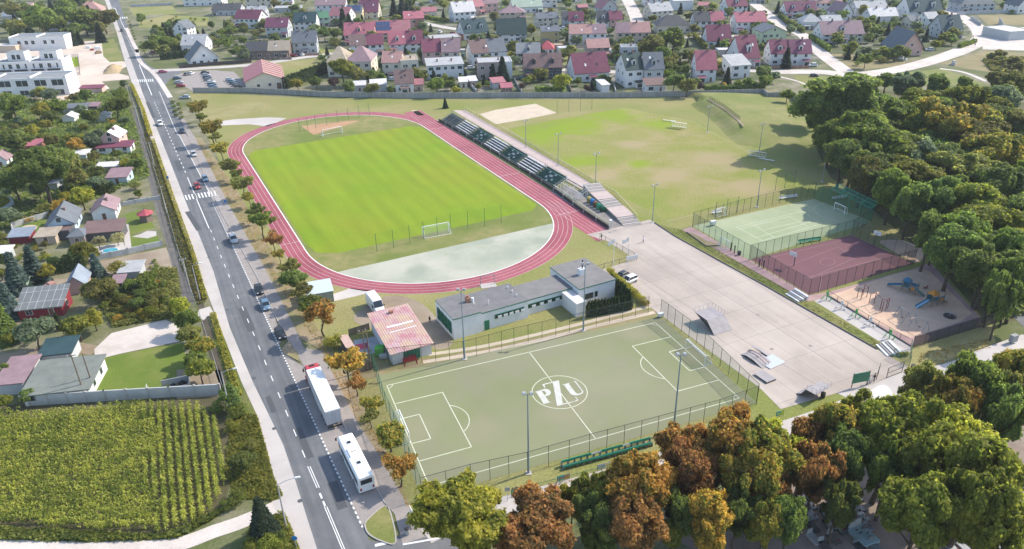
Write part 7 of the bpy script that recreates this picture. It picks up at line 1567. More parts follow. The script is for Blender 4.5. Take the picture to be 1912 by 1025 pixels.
p = G(761, 997); t = thing('litter_bin', 'round grey litter bin on the pavement by the traffic island', 'litter bin', (p.x, p.y, 0)); b = MB(); b.tube((0, 0, 0), (0, 0, 1), .35, .4, 10); b.build('body', m_steel, t); b = MB(); b.tube((0, 0, 1.003), (0, 0, 1.12), .42, .25, 10); b.build('lid', m_plast, t)
p = G(901, 533); t = thing('start_gate', 'pale concrete pad with two posts and rail beside the track', 'gate', (p.x, p.y, 0), .27); b = MB(); b.box(1.2, -.5, 0, 3.6, 2.2, .1); b.build('pad', m_conc, t); b = MB()
for x in (-.4, 2.8): b.tube((x, 0, .1), (x, 0, 2.4), .08)
b.tube((-.4, 0, 2.4), (2.8, 0, 2.4), .05); b.build('frame', m_mast, t)

# ================================================================ ALLOTMENT BUILDINGS
ROOF['panel'] = rm('panel', (.19, .2, .2)); joints(ROOF['panel'], (1.5, 3.1), -.18, 2.3, .06)
H(95, 140, 438, 10.5, 3.2, 2.6, 'f', 'slate', 'blue', 'pale blue cottage with slate gable roof, red chimney and aerial', 'the pale blue cottage', rot=.32, chim=1, ov=.6)
H(178, 216, 411, 8.5, 3.0, 1.8, 'f', 'mauve', 'white', 'white cottage with mauve brown roof behind the long dark veranda', 'the mauve cottage', rot=.3, chim=1, ov=.5)
H(163, 226, 450, 5.5, 2.7, .9, 'm', 'brown', 'dark', 'long dark veranda with brown single pitch roof', 'the brown veranda roof', rot=.18, chim=0, win=False, name='veranda', cat='veranda')
H(134, 160, 458, 5, 2.6, 1.2, 'h', 'slate', 'taupe', 'small annexe with slate hipped roof beside the veranda', 'the slate hip annexe', rot=.18, chim=0)
H(72, 105, 457, 4.5, 2.5, .5, 'm', 'beige', 'beige', 'beige hut with glazed flat roof beside dark pergola', 'the beige hut', rot=.15, chim=0, name='shed', cat='shed')
H(22, 56, 455, 4, 2.2, .6, 'm', 'blue', 'redwood', 'low red shed with pale roof at the villa wall', 'the low red shed', rot=.15, chim=0, win=False, name='shed', cat='shed')
H(107, 132, 448, 4, 2.3, .3, 't', 'brown', 'dark', 'dark open pergola between the beige hut and slate annexe', 'the dark pergola', rot=.15, chim=0, win=False, name='pergola', cat='pergola')
H(42, 116, 593, 6, 2.6, 1.8, 'm', 'panel', 'redwood', 'dark red hut with panelled grey roof and white door', 'the dark red hut', rot=.18, chim=0, name='hut', cat='hut')
H(131, 161, 548, 6.5, 2.5, 2.0, 'f', 'blue', 'pink', 'pink shed with pale blue grey gabled roof', 'the pink shed', rot=.3, chim=0, name='shed', cat='shed', win=False)
H(195, 226, 282, 8, 5.0, 2.2, 'f', 'white', 'pink', 'tall pink brick tower house with white gable roof', 'the pink tower house', rot=.12, chim=1)
H(185, 243, 287, 4.5, 2.5, .7, 'm', 'magenta', 'white', 'white pergola with long magenta roof before the tower house', 'the magenta pergola roof', rot=.1, chim=0, name='pergola', cat='pergola')
H(33, 74, 284, 5, 2.4, .8, 'm', 'pink', 'brick', 'shed with long pink roof half hidden in fruit trees', 'the long pink shed roof', rot=.12, chim=0, name='shed', cat='shed', win=False)
H(-6, 14, 313, 5, 3, 2, 'f', 'mauve', 'white', 'white hut with mauve roof cut by the picture edge', 'the mauve edge hut', rot=.2, chim=0, name='hut', cat='hut')
H(137, 162, 300, 4, 2.2, .5, 'm', 'white', 'grey', 'white roofed greenhouse left of the magenta pergola'.replace('left of', 'beside'), 'the white greenhouse', rot=.1, chim=0, win=False, name='greenhouse', cat='greenhouse')
H(204, 238, 345, 6, 2.6, .9, 'm', 'mauve', 'blue', 'pale blue hut with mauve grey flat roofs behind clipped hedge', 'the hut behind the clipped hedge', rot=.12, chim=0, name='hut', cat='hut')
H(74, 108, 356, 5, 2.4, .8, 'm', 'slate', 'grey', 'grey hut with slate roof beneath a big dark tree', 'the grey hut', rot=.1, chim=0, name='hut', cat='hut')
H(119, 139, 229, 5, 2.2, 1.2, 'f', 'white', 'white', 'small white gable greenhouse beside an olive tree', 'the small white greenhouse', rot=.15, chim=0, win=False, name='greenhouse', cat='greenhouse')
H(184, 201, 227, 5, 2.2, 1.2, 'f', 'light', 'grey', 'small grey gable hut near the allotment lane', 'the small grey gable hut', rot=.15, chim=0, win=False, name='hut', cat='hut')
H(121, 160, 212, 5, 2.4, .6, 'm', 'slate', 'grey', 'long hut with slate flat roof above a sandy path', 'the long slate hut', rot=.06, chim=0, name='hut', cat='hut', win=False)
H(160, 182, 208, 4, 2.3, .6, 'm', 'mauve', 'dark', 'dark hut with mauve roof beside the long slate hut', 'the dark mauve hut', rot=.06, chim=0, name='hut', cat='hut', win=False)
H(152, 190, 173, 4, 2.2, .5, 'm', 'magenta', 'pink', 'row of brick pallets under magenta sheet on site sand', 'the magenta sheet', rot=.06, chim=0, win=False, name='brick_store', cat='store')
H(-14, 14, 490, 4, 2.3, .4, 'm', 'white', 'grey', 'white roofed lean-to at the allotment edge', 'the white lean-to', rot=.1, chim=0, win=False, name='shed', cat='shed')
H(-10, 14, 392, 4, 2.4, 1.0, 'g', 'white', 'blue', 'large pale plastic greenhouse among shrubs', 'the pale plastic greenhouse', rot=.1, chim=0, win=False, name='greenhouse', cat='greenhouse')
H(228, 262, 522, 4.5, 2.2, .5, 'm', 'light', 'grey', 'low grey hut with light roof among vegetable beds', 'the low hut in the beds', rot=.15, chim=0, win=False, name='hut', cat='hut')
H(213, 230, 542, 3, 2, .4, 'm', 'mauve', 'dark', 'tiny dark shed beside the white cloth', 'the tiny dark shed', rot=.15, chim=0, win=False, name='shed', cat='shed')
H(184, 228, 321, 3.5, 2.0, .3, 'm', 'white', 'beige', 'white sheeted bench shelter below the young plum trees', 'the white sheeted shelter', rot=.1, chim=0, win=False, name='shelter', cat='shelter')
H(28, 52, 545, 4, 2.0, .9, 'g', 'palegreen', 'green', 'small pale green polythene greenhouse', 'the pale green greenhouse', rot=.2, chim=0, win=False, name='greenhouse', cat='greenhouse')
# workshop by the corn field
H(54, 166, 752, 9.6, 2.5, .7, 'm', 'felt', 'white', 'large flat roofed workshop with grey felt roof', 'the flat roofed workshop', rot=.16, chim=0, door=False)
H(0, 46, 737, 8, 2.6, .5, 'm', 'mauve', 'grey', 'low lean-to with mauve felt roof beside the workshop', 'the mauve lean-to', rot=.14, chim=0, win=False, name='shed', cat='shed')
H(84, 135, 681, 5, 2.6, .5, 'm', 'teal', 'grey', 'narrow shed with dark teal roof behind the workshop', 'the dark teal shed', rot=.18, chim=0, win=False, name='shed', cat='shed')
p = G(292, 424) ; p = G(274, 412); t = thing('gazebo', 'hexagonal gazebo with red roof on the villa lawn', 'gazebo', (p.x, p.y, 0)); LAND.append((p.x, p.y, 'the red gazebo'))
hexa = [(2.0 * math.cos(k * math.pi / 3), 2.0 * math.sin(k * math.pi / 3)) for k in range(6)]
b = MB(); b.poly([(x * .9, y * .9) for x, y in hexa], 0, 2.3); b.build('wall', WALL['brown'], t); b = MB()
for k in range(6): b.face([(hexa[k][0] * 1.2, hexa[k][1] * 1.2, 2.2), (hexa[(k + 1) % 6][0] * 1.2, hexa[(k + 1) % 6][1] * 1.2, 2.2), (0, 0, 3.4)])
b.build('roof', ROOF['red'], t); b = MB(); b.tube((0, 0, 3.35), (0, 0, 3.7), .08); b.build('finial', m_plast, t)
p = G(207, 470); t = thing('swimming_pool', 'round turquoise paddling pool on the villa terrace', 'pool', (p.x, p.y, 0)); t.scale = (1.05, .75, .8); b = MB(); b.tube((0, 0, 0), (0, 0, .55), 2.0, n=24); b.build('wall', m_frame, t); b = MB(); b.tube((0, 0, .553), (0, 0, .57), 1.82, n=24); b.build('water', mat('pool water', (.06, .32, .4), rough=.1, spec=.6), t)
t = thing('compost_bay', 'open grey board compost bay with black sacks', 'compost bay', (G(315, 735).x, G(315, 735).y, 0), heading((284, 738), (350, 724))); b = MB()
for (x0, y0), (x1, y1) in (((-3.6, 0), (3.6, 0)), ((-3.6, 0), (-3.6, 3)), ((3.6, 0), (3.6, 3)), ((-1.2, 3), (3.6, 3))): b.bar((x0, y0, .6), (x1, y1, .6), .12, 1.2)
b.build('board', MATS['pale concrete panels'], t)
for x, y, c, l_ in ((2.3, 2.0, m_plast, 'large black sack in the compost bay'), (.8, 1.7, m_plast, 'small black sack in the compost bay'), (1.2, .7, m_sblue, 'blue sheet folded in the compost bay'), (-.8, .9, m_ban[3], 'yellowish sheet folded in the compost bay')):
    q = t.matrix_basis @ Vector((x, y, 0)); s = thing('sack', l_, 'sack', (q.x, q.y, 0), .3); b = MB(); hz = .8 if c is m_plast else .2
    b.loft([[(r_ * 1.0 * math.cos(a_), r_ * .7 * math.sin(a_), z_) for a_ in [k * math.pi / 5 for k in range(10)]] for r_, z_ in ((.5, .02), (.75, hz * .4), (.6, hz * .8), (.2, hz))]); b.build('bag', c, s, smooth=True); b = MB(); b.tube((0, 0, hz), (.1, 0, hz + .15), .1, .16); b.build('knot', c, s)
for u, v, w_, h_, l_, c in ((1093, 169, 0, 0, '', None),): pass
for (u, v), l_, c, sz in (((165, 90), 'white and red rubble bags on the building site', m_white, 3.0), ((182, 92), 'white portable cabin roof on the building site', m_white, 4.0), ((184, 100), 'timber stack beside the site cabin', m_woodl, 3.5), ((172, 94), 'red pallet pile by the rear terrace', PAINT['red'], 2.2), ((260, 537), 'white cloth spread over a vegetable bed', m_white, 3.0), ((135, 355), 'sand pile beside the grey hut', m_sand, 2.2), ((95, 535), 'pink timber offcuts heaped by the dark red hut', ROOF['salmon'], 2.4), ((1683, 110), 'white tank on the heath by the pink chalet', m_white, 3.2), ((1691, 112), 'round white drum beside the tank', m_white, 1.8), ((1780, 121), 'grey concrete trough beside the sandy path', m_conc, 4.0)):
    p = G(u, v); t = thing('site_pile' if sz < 3.3 else 'site_unit', l_, 'pile' if sz < 3.3 else 'unit', (p.x, p.y, 0), rnd.uniform(0, 1)); b = MB(); q = random.Random(int(u))
    b.box(0, 0, 0, sz, sz * .5, sz * .35, taper=.9); b.build('body', c, t); b = MB(); b.box(.1, 0, sz * .35 + .003, sz * .6, sz * .35, sz * .14, .3, taper=.8); b.build('top', c, t)
p = G(222, 130)
t = thing('sand_heap', 'long heap of yellow sand beside the building site drive', 'sand heap', (p.x - 3, p.y, 0), 1.9); b = MB()
rs = np.random.RandomState(3); nx, ny = 22, 10; Vv = []
for i in range(nx):
    for j in range(ny): x, y = -11 + i * 22 / (nx - 1), -4 + j * 8 / (ny - 1); Vv.append((x + rs.normal(0, .2), y + rs.normal(0, .2), max(-.1, 2.6 * (1 - (x / 11) ** 2) * (1 - (y / 4) ** 2) * rs.uniform(.75, 1.1) - .05)))
b._add(Vv, [(i * ny + j, i * ny + j + 1, (i + 1) * ny + j + 1, (i + 1) * ny + j) for i in range(nx - 1) for j in range(ny - 1)]); b.build('heap', mat('yellow sand', (.42, .31, .18), (.34, .26, .15), .8), t, fix=True, smooth=True)

# ================================================================ PEOPLE
m_skin = mat('skin', (.45, .27, .19), rough=.6)
def person(u, v, rot, top, legs, label, walk=.25, arms=.15):
    p = G(u, v); verts = [(0, 0, .93), (0, 0, 1.15), (0, 0, 1.4), (0, .01, 1.52), (0, .02, 1.66), (0, .02, 1.76),
        (.1, 0, .9), (.1, walk * .5, .5), (.1, walk * .85, .09), (.1, walk * .85 + .16, .05), (-.1, 0, .9), (-.1, -walk * .5, .5), (-.1, -walk, .1), (-.1, -walk + .16, .05),
        (.19, 0, 1.4), (.26, -arms * .4, 1.12), (.26, arms * .3 - .02, .88), (.26, arms * .4, .78), (-.19, 0, 1.4), (-.26, arms * .4, 1.12), (-.26, arms, .9), (-.26, arms * 1.2, .8)]
    edges = [(0, 1), (1, 2), (2, 3), (3, 4), (4, 5), (0, 6), (6, 7), (7, 8), (8, 9), (0, 10), (10, 11), (11, 12), (12, 13), (2, 14), (14, 15), (15, 16), (16, 17), (2, 18), (18, 19), (19, 20), (20, 21)]
    rad = [.15, .14, .16, .055, .095, .07, .09, .065, .045, .04, .09, .065, .045, .04, .06, .045, .035, .03, .06, .045, .035, .03]
    me = bpy.data.meshes.new('person'); me.from_pydata(verts, edges, []); o = bpy.data.objects.new('person', me); C.objects.link(o); o.location = (p.x, p.y, .03); o.rotation_euler = (0, 0, rot)
    sk = o.modifiers.new('s', 'SKIN'); me.skin_vertices.new() if not me.skin_vertices else None
    for i, r in enumerate(rad): me.skin_vertices[0].data[i].radius = (r, r)
    me.skin_vertices[0].data[0].use_root = True
    o.modifiers.new('d', 'SUBSURF').levels = 1; o.modifiers['d'].render_levels = 1
    bpy.context.view_layer.update(); ev = o.evaluated_get(bpy.context.evaluated_depsgraph_get()); m2 = bpy.data.meshes.new_from_object(ev); o.modifiers.clear(); o.data = m2
    m2.materials.clear()
    for m in (top, legs, m_skin): m2.materials.append(m)
    for f in m2.polygons:
        z = f.center.z; x = abs(f.center.x); f.material_index = 2 if z > 1.5 or (x > .2 and z < .98) else (1 if z < .95 and x < .2 else 0); f.use_smooth = True
    tag(o, label, 'person')
    b = MB(); b.loft([[(.1 * s * math.cos(a_), .0 + .105 * s * math.sin(a_), z_) for a_ in [k * math.pi / 5 for k in range(10)]] for s, z_ in ((1.0, 1.67), (1.08, 1.74), (.8, 1.82), (.2, 1.85))]); b.build('hair', m_bark, o, smooth=True)
    return o
dk, wt, bl_ = mat('dark cloth', (.03, .03, .035)), mat('white cloth', (.7, .7, .7)), mat('blue cloth', (.05, .08, .16))
person(1201, 453, .8, wt, bl_, 'person in white top walking across the upper plaza'); person(803, 604, 2.6, dk, dk, 'person in dark clothes standing by the clubhouse gable'); person(942, 966, 1.2, dk, bl_, 'person in dark clothes walking on the south pavement'); person(1621, 717, 2.0, wt, dk, 'person in white top near the plaza gate'); person(1631, 713, .4, dk, dk, 'person in dark clothes beside the narrow gate leaf')
person(1816, 72, .3, dk, bl_, 'person in dark clothes on the pale street by the teal house'); person(1820, 87, .3, bl_, dk, 'person in blue top on the wide pale street'); person(1123, 448, 1.0, dk, dk, 'person in dark clothes at the drive fence', .1); person(1168, 19, 0, dk, dk, 'person in dark clothes on the upper gravel street')

# ================================================================ CEMETERY
m_st = [mat('grave granite %d' % i, c, tuple(x * .7 for x in c), 3, .25, spec=.6) for i, c in enumerate(((.05, .055, .06), (.2, .22, .23), (.12, .1, .095), (.4, .4, .4)))]
q = random.Random(5); gi = 0
def grave(x, y, k, s=1.0):
    t = thing('grave', ('black', 'blue grey', 'brown', 'pale grey')[k] + ' stone grave with upright headstone in the shaded rows under the trees', 'grave', (x, y, 0), .3 + q.uniform(-.08, .08), ('black', 'blue grey', 'brown', 'pale grey')[k] + ' graves under the trees'); t.scale = (s, s, 1)
    b = MB(); b.box(0, 0, 0, 1.1, 2.1, .28); b.build('slab', m_st[k], t); b = MB(); b.box(0, 1.0, .28, .95, .16, q.uniform(.6, 1.0), taper=.85); b.build('headstone', m_st[(k + q.randrange(2)) % 4], t)
    if q.random() < .6: b = MB(); b.tube((.25, -.5, .283), (.25, -.5, .5), .09, .12, 7); b.build('candle', m_dkred, t)
for u in range(1490, 1915, 24):
    for v in range(845, 1030, 20):
        uu, vv = u + q.uniform(-7, 7) + (v - 900) * .35, v + q.uniform(-4, 4)
        if uu > 1925 or q.random() < .16 or inside((uu, vv), [(1600, 880), (1640, 880), (1720, 1040), (1640, 1040)]): continue
        p = G(uu, vv); grave(p.x, p.y, q.choice((0, 0, 1, 2, 3)))
p = G(1612, 1003); t = thing('tomb', 'largest pale blue tomb slab with small dark lanterns', 'tomb', (p.x, p.y, 0), .35); b = MB(); b.box(0, 0, 0, 2.6, 3.2, .5); b.build('slab', mat('pale blue stone', (.26, .36, .38), rough=.15, spec=.6), t); b = MB(); b.box(0, 1.7, .5, 2.2, .25, 1.2, taper=.7); b.build('headstone', m_st[3], t)
for k in range(5): b = MB(); x, y = q.uniform(-.9, .9), q.uniform(-1.2, 1.2); b.tube((x, y, .503), (x, y, .75), .1, .08, 7); b.build('lantern', m_plast, t)

# ================================================================ TREES AND PLANTS
for x, y, ph in ((G(1560, 430), 0, 'the tennis court'), (G(1330, 205), 0, 'the grass bank'), (G(1850, 660), 0, 'the southern street'), (G(1480, 300), 0, 'the forest edge lamp'), (G(1890, 590), 0, 'the road bend'), (G(300, 130), 0, 'the side street mouth')): LAND.append((x.x, x.y, ph))
# young trees in the verge along the main road
row = [('airy', 'turning', 369, 201, 15), ('airy', 'green', 377, 219, 9), ('airy', 'turning', 394, 239, 17), ('airy', 'olive', 402, 257, 10), ('airy', 'turning', 412, 279, 15), ('airy', 'olive', 433, 310, 16), ('airy', 'green', 441, 325, 10), ('airy', 'olive', 453, 343, 17), ('airy', 'turning', 465, 370, 11), ('airy', 'dark', 477, 395, 15), ('airy', 'green', 487, 414, 20), ('airy', 'russet', 509, 447, 16), ('airy', 'turning', 521, 476, 11),
       ('airy', 'olive', 541, 500, 17), ('mid', 'dark', 550, 520, 20), ('airy', 'olive', 563, 546, 18), ('mid', 'green', 578, 568, 20), ('airy', 'orange', 599, 588, 28), ('bush', 'yellow', 623, 636, 17), ('airy', 'orange', 647, 680, 29), ('airy', 'russet', 664, 715, 18), ('airy', 'turning', 692, 757, 19), ('airy', 'olive', 690, 780, 16), ('mid', 'turning', 727, 812, 27), ('airy', 'orange', 745, 874, 27)]
ORD = ['first', 'second', 'third', 'fourth', 'fifth', 'sixth', 'seventh', 'eighth', 'ninth', 'tenth', 'eleventh', 'twelfth', 'thirteenth', 'fourteenth', 'fifteenth', 'sixteenth', 'seventeenth', 'eighteenth', 'nineteenth', 'twentieth', 'twenty-first', 'twenty-second', 'twenty-third', 'twenty-fourth', 'twenty-fifth', 'twenty-sixth']
for k, (kd, c, u, v, r) in enumerate(row): tree(kd, c, u, v, r * 1.15, label='%s %s in the roadside verge, %s from the top of the row' % (COLW[c], 'shrub' if kd == 'bush' else 'young tree', ORD[k]), group='young trees along the main road')
for k in range(8): tree('bush', 'green', 322 + (k % 2) * 9 + k * 1.2, 190 + k * 4.0, 5.5, H=1.6, label='small rounded bush on the pavement island at the parking bay', group='rounded bushes on the pavement')
for k in range(12): tree('bush', 'dark', 241 + k * 1.9 + (9 if k > 6 else 0), 40 + k * 5.4, 2.6, H=1.2, label='tiny dark bush in the strip beside the upper road', group='tiny bushes beside the upper road')
# big trees along the street at the bottom
for c, u, v, r, H_ in (('yellow', 862, 968, 72, 13), ('russet', 1008, 985, 62, 12), ('russet', 962, 1010, 30, 9), ('yellow', 1068, 940, 22, 9), ('lime', 1105, 930, 30, 11), ('dark', 1116, 962, 36, 11), ('green', 1122, 1006, 36, 9), ('orange', 1181, 915, 55, 14), ('russet', 1188, 975, 50, 12), ('lime', 1257, 928, 20, 9), ('dark', 1266, 968, 28, 11), ('lime', 1254, 998, 20, 8), ('russet', 1278, 850, 44, 13), ('russet', 1288, 892, 45, 14), ('orange', 1321, 972, 42, 12),
                       ('green', 1336, 878, 30, 13), ('orange', 1371, 828, 58, 16), ('turning', 1414, 845, 55, 16), ('turning', 1405, 900, 48, 15), ('dark', 1377, 962, 32, 12), ('russet', 1424, 925, 35, 13), ('turning', 1425, 980, 32, 11), ('yellow', 1458, 842, 38, 14), ('russet', 1503, 828, 30, 14), ('russet', 1520, 890, 38, 15), ('turning', 1552, 806, 42, 16), ('dark', 1570, 868, 38, 15), ('dark', 1565, 940, 30, 12), ('dark', 1470, 978, 30, 11), ('russet', 1448, 935, 28, 12),
                       ('lime', 1655, 822, 58, 17), ('lime', 1715, 812, 72, 19), ('yellow', 1775, 830, 52, 17), ('lime', 1812, 900, 72, 19), ('lime', 1752, 885, 62, 18), ('lime', 1715, 968, 60, 16), ('lime', 1836, 975, 66, 18), ('olive', 1726, 716, 31, 13), ('turning', 1765, 750, 42, 15), ('green', 1818, 718, 46, 16), ('dark', 1870, 765, 38, 16), ('turning', 1896, 696, 34, 15), ('olive', 1898, 740, 36, 15), ('lime', 1602, 762, 30, 11), ('green', 1660, 880, 44, 15)):
    tree('big', c, u, v + (14 if u > 1350 and v < 860 else 0), r * (.97 if c in ('lime', 'green') and u > 1600 else 1.07), H_)
# the wood on the east side
for c, u, v, r in (('dark', 1560, 196, 52), ('green', 1600, 165, 30), ('dark', 1528, 196, 26), ('dark', 1655, 152, 17), ('grey', 1693, 160, 20), ('dark', 1750, 166, 20), ('green', 1800, 156, 13), ('olive', 1862, 148, 18), ('olive', 1898, 165, 28), ('green', 1640, 215, 40), ('green', 1598, 250, 42), ('dark', 1560, 240, 32), ('lime', 1692, 222, 20), ('green', 1738, 212, 28), ('lime', 1822, 190, 26), ('lime', 1782, 190, 20), ('grey', 1872, 192, 26), ('turning', 1784, 236, 50), ('olive', 1832, 270, 44), ('lime', 1724, 250, 34), ('green', 1660, 285, 46), ('grey', 1706, 298, 40), ('dark', 1630, 325, 38), ('lime', 1692, 335, 42), ('dark', 1750, 306, 38),
                   ('olive', 1800, 322, 42), ('turning', 1868, 290, 44), ('olive', 1902, 240, 30), ('dark', 1750, 375, 34), ('dark', 1880, 350, 40), ('lime', 1815, 384, 40), ('dark', 1905, 410, 34), ('lime', 1850, 432, 50), ('green', 1800, 446, 42), ('green', 1892, 480, 42), ('dark', 1780, 474, 36), ('dark', 1840, 505, 42), ('green', 1902, 530, 32), ('dark', 1735, 440, 26), ('dark', 1700, 385, 26), ('dark', 1872, 560, 20), ('green', 1665, 360, 26), ('dark', 1590, 300, 30), ('green', 1552, 262, 27), ('dark', 1572, 296, 27), ('olive', 1612, 330, 26), ('green', 1528, 222, 22), ('grey', 1850, 553, 13)):
    tree('big', c, u, v, r * 1.15, H=max(15, 2.3 * r * MPP(u, v)) if r > 19 else max(8, 2.1 * r * MPP(u, v)))
for k in range(60):
    u, v = rnd.uniform(1600, 1925), rnd.uniform(150, 560)
    if u < 1640 + (v - 300) * .45 or not inside((u, v), [(1600, 180), (1912, 170), (1930, 560), (1860, 560), (1640, 330)]): continue
    r = rnd.uniform(18, 34); tree('big', rnd.choice(('dark', 'green', 'dark', 'olive', 'lime', 'green')), u, v, r, H=max(13, 1.9 * r * MPP(u, v)))
for k in range(14): u = 1480 + k * 28 - (0 if k < 5 else 10); tree('mid', rnd.choice(('dark', 'green', 'olive')), 1500 + rnd.uniform(-30, 40), 172 + rnd.uniform(-10, 10), rnd.uniform(8, 14)) if k < 4 else None
# garden trees along the estate wall
for kd, c, u, v, r in (('mid', 'dark', 590, 153, 13), ('mid', 'lime', 638, 128, 22), ('mid', 'olive', 666, 138, 17), ('mid', 'plum', 623, 153, 11), ('mid', 'dark', 651, 161, 13), ('mid', 'olive', 692, 164, 13), ('mid', 'yellow', 555, 155, 12), ('far', 'green', 730, 166, 7), ('mid', 'green', 815, 157, 17), ('far', 'dark', 841, 156, 11), ('far', 'yellow', 854, 168, 10), ('con', 'needle', 866, 134, 5), ('con', 'needle', 904, 148, 6), ('con', 'needle', 938, 128, 14), ('con', 'needle', 920, 133, 9), ('far', 'lime', 892, 160, 7), ('far', 'olive', 757, 158, 8), ('con', 'needle', 831, 192, 6), ('far', 'dark', 790, 142, 9), ('con', 'needle', 698, 138, 8),
                       ('mid', 'yellow', 1048, 152, 17), ('far', 'lime', 984, 148, 9), ('con', 'needle', 1010, 99, 8), ('far', 'yellow', 1051, 101, 8), ('far', 'green', 988, 80, 10), ('mid', 'green', 1258, 72, 24), ('mid', 'olive', 1216, 84, 21), ('far', 'lime', 1206, 101, 12), ('mid', 'green', 1238, 101, 17), ('mid', 'olive', 1294, 104, 15), ('far', 'dark', 1318, 105, 11), ('far', 'lime', 1279, 119, 7), ('mid', 'olive', 1246, 116, 14), ('mid', 'dark', 1259, 150, 18), ('mid', 'olive', 1284, 160, 17), ('mid', 'green', 1251, 138, 12), ('far', 'dark', 1296, 152, 11), ('far', 'plum', 1308, 160, 9), ('con', 'needle', 1359, 141, 10), ('far', 'orange', 1353, 158, 6),
                       ('mid', 'dark', 1424, 134, 16), ('mid', 'green', 1428, 151, 15), ('far', 'dark', 1402, 153, 13), ('far', 'green', 1382, 156, 11), ('far', 'grey', 1443, 141, 13), ('con', 'needle', 1470, 107, 12), ('mid', 'green', 1616, 112, 13), ('far', 'grey', 1477, 52, 11), ('far', 'plum', 975, 160, 8), ('far', 'plum', 1096, 163, 7), ('con', 'needle', 1015, 140, 6), ('con', 'needle', 1105, 158, 6), ('far', 'dark', 1078, 150, 9), ('far', 'grey', 455, 100, 13), ('con', 'needle', 640, 35, 11), ('con', 'needle', 652, 42, 10), ('mid', 'dark', 605, 60, 12), ('far', 'lime', 656, 72, 7), ('con', 'needle', 835, 101, 9), ('far', 'yellow', 955, 102, 9), ('con', 'needle', 760, 20, 9), ('con', 'needle', 750, 12, 10), ('con', 'needle', 735, 12, 9), ('con', 'needle', 768, 22, 6),
                       ('con', 'needle', 185, 60, 10), ('con', 'needle', 135, 70, 8), ('con', 'needle', 147, 70, 7), ('con', 'needle', 125, 67, 7), ('mid', 'olive', 192, 33, 19), ('mid', 'green', 75, 34, 24), ('mid', 'green', 155, 34, 20), ('mid', 'green', 120, 28, 18), ('far', 'dark', 261, 33, 10), ('mid', 'olive', 20, 18, 16), ('mid', 'olive', 30, 50, 15), ('far', 'green', 300, 65, 10), ('con', 'needle', 305, 52, 6), ('mid', 'green', 280, 84, 14), ('mid', 'green', 310, 78, 14)):
    tree(kd, c, u, v, r)
hedge('hedge', 'tall dark thuja hedge beside the cream warehouse', [(533, 166), (575, 149), (622, 130)], 2.4, 4.6, 'thuja', size=.6, dens=14)
for P, h, c, l_ in (([(290, 96), (345, 93)], 3.2, 'dark', 'long dark hedge before the large pale grey roof'), ([(300, 112), (362, 106)], 3.4, 'thuja', 'dark clipped hedge before the slate chalet'), ([(390, 82), (435, 80)], 3, 'dark', 'dark hedge behind the slate chalet'), ([(1314, 172), (1395, 170), (1428, 168)], 2.6, 'dark', 'dark hedge along the eastern part of the estate wall'), ([(1296, 70), (1310, 86), (1318, 92)], 2.6, 'lime', 'bright green hedge along the drive behind the magenta cross roof'), ([(1455, 30), (1470, 45), (1500, 62)], 2.8, 'dark', 'dark hedge curving along the pale street bend'), ([(1512, 72), (1548, 96)], 2.4, 'green', 'green hedge between the pale street and mauve villa'), ([(800, 35), (836, 42)], 2, 'lime', 'bright yellow green hedge by the small rose roof'),
                    ([(1664, 18), (1694, 18)], 3.4, 'dark', 'dark hedge beside the very large teal roof'), ([(1622, 50), (1680, 50)], 2.6, 'dark', 'dark hedge below the nearly white roof'), ([(1605, 112), (1670, 106)], 2.2, 'green', 'green hedge before the pink chalet'), ([(1790, 90), (1820, 80)], 2, 'green', 'green hedge below the teal gable house'), ([(440, 96), (470, 92)], 2.4, 'dark', 'dark hedge beside the brown barn'), ([(1000, 172), (1055, 173)], 2.4, 'dark', 'ivy hedge hanging over the estate wall'), ([(708, 165), (716, 140)], 3, 'dark', 'dark hedge beside the salmon roofed house'), ([(885, 92), (990, 92)], 2, 'dark', 'dark hedge below the huge dark green roof')):
    hedge('hedge', l_, P, 1.8, h, c, size=.65, dens=9)
q = random.Random(11)
# thuja row and golden shrubs by the clubhouse
a, c_ = G(1099, 591), G(1176, 577)
for k in range(14): p = a.lerp(c_, k / 13); plant_at('col', 'thuja', p.x, p.y, .62, 3.7 + q.uniform(-.2, .3), 'column of thuja in the straight row beside the annexe', 'thuja row beside the annexe')
a, c_ = G(1174, 570), G(1141, 540)
for k in range(9): p = a.lerp(c_, k / 8); plant_at('col', 'thuja', p.x, p.y, .62, 3.9 + q.uniform(-.2, .3), 'column of thuja in the row between golden shrubs and clubhouse', 'thuja row along the golden shrubs')
a, c_ = G(1206, 571), G(1138, 511)
for k in range(15): p = a.lerp(c_, k / 14); plant_at('bush', 'gold', p.x, p.y, .95, 1.7 + q.uniform(-.2, .2), 'golden green shrub in the row edging the plaza', 'golden shrubs edging the plaza')
for k in range(5): tree('bush', 'gold', 1683 + k * 3, 661 - k * .4, 4, H=1.0, label='low golden shrub at the lower plaza corner steps', group='golden shrubs at the plaza corner')
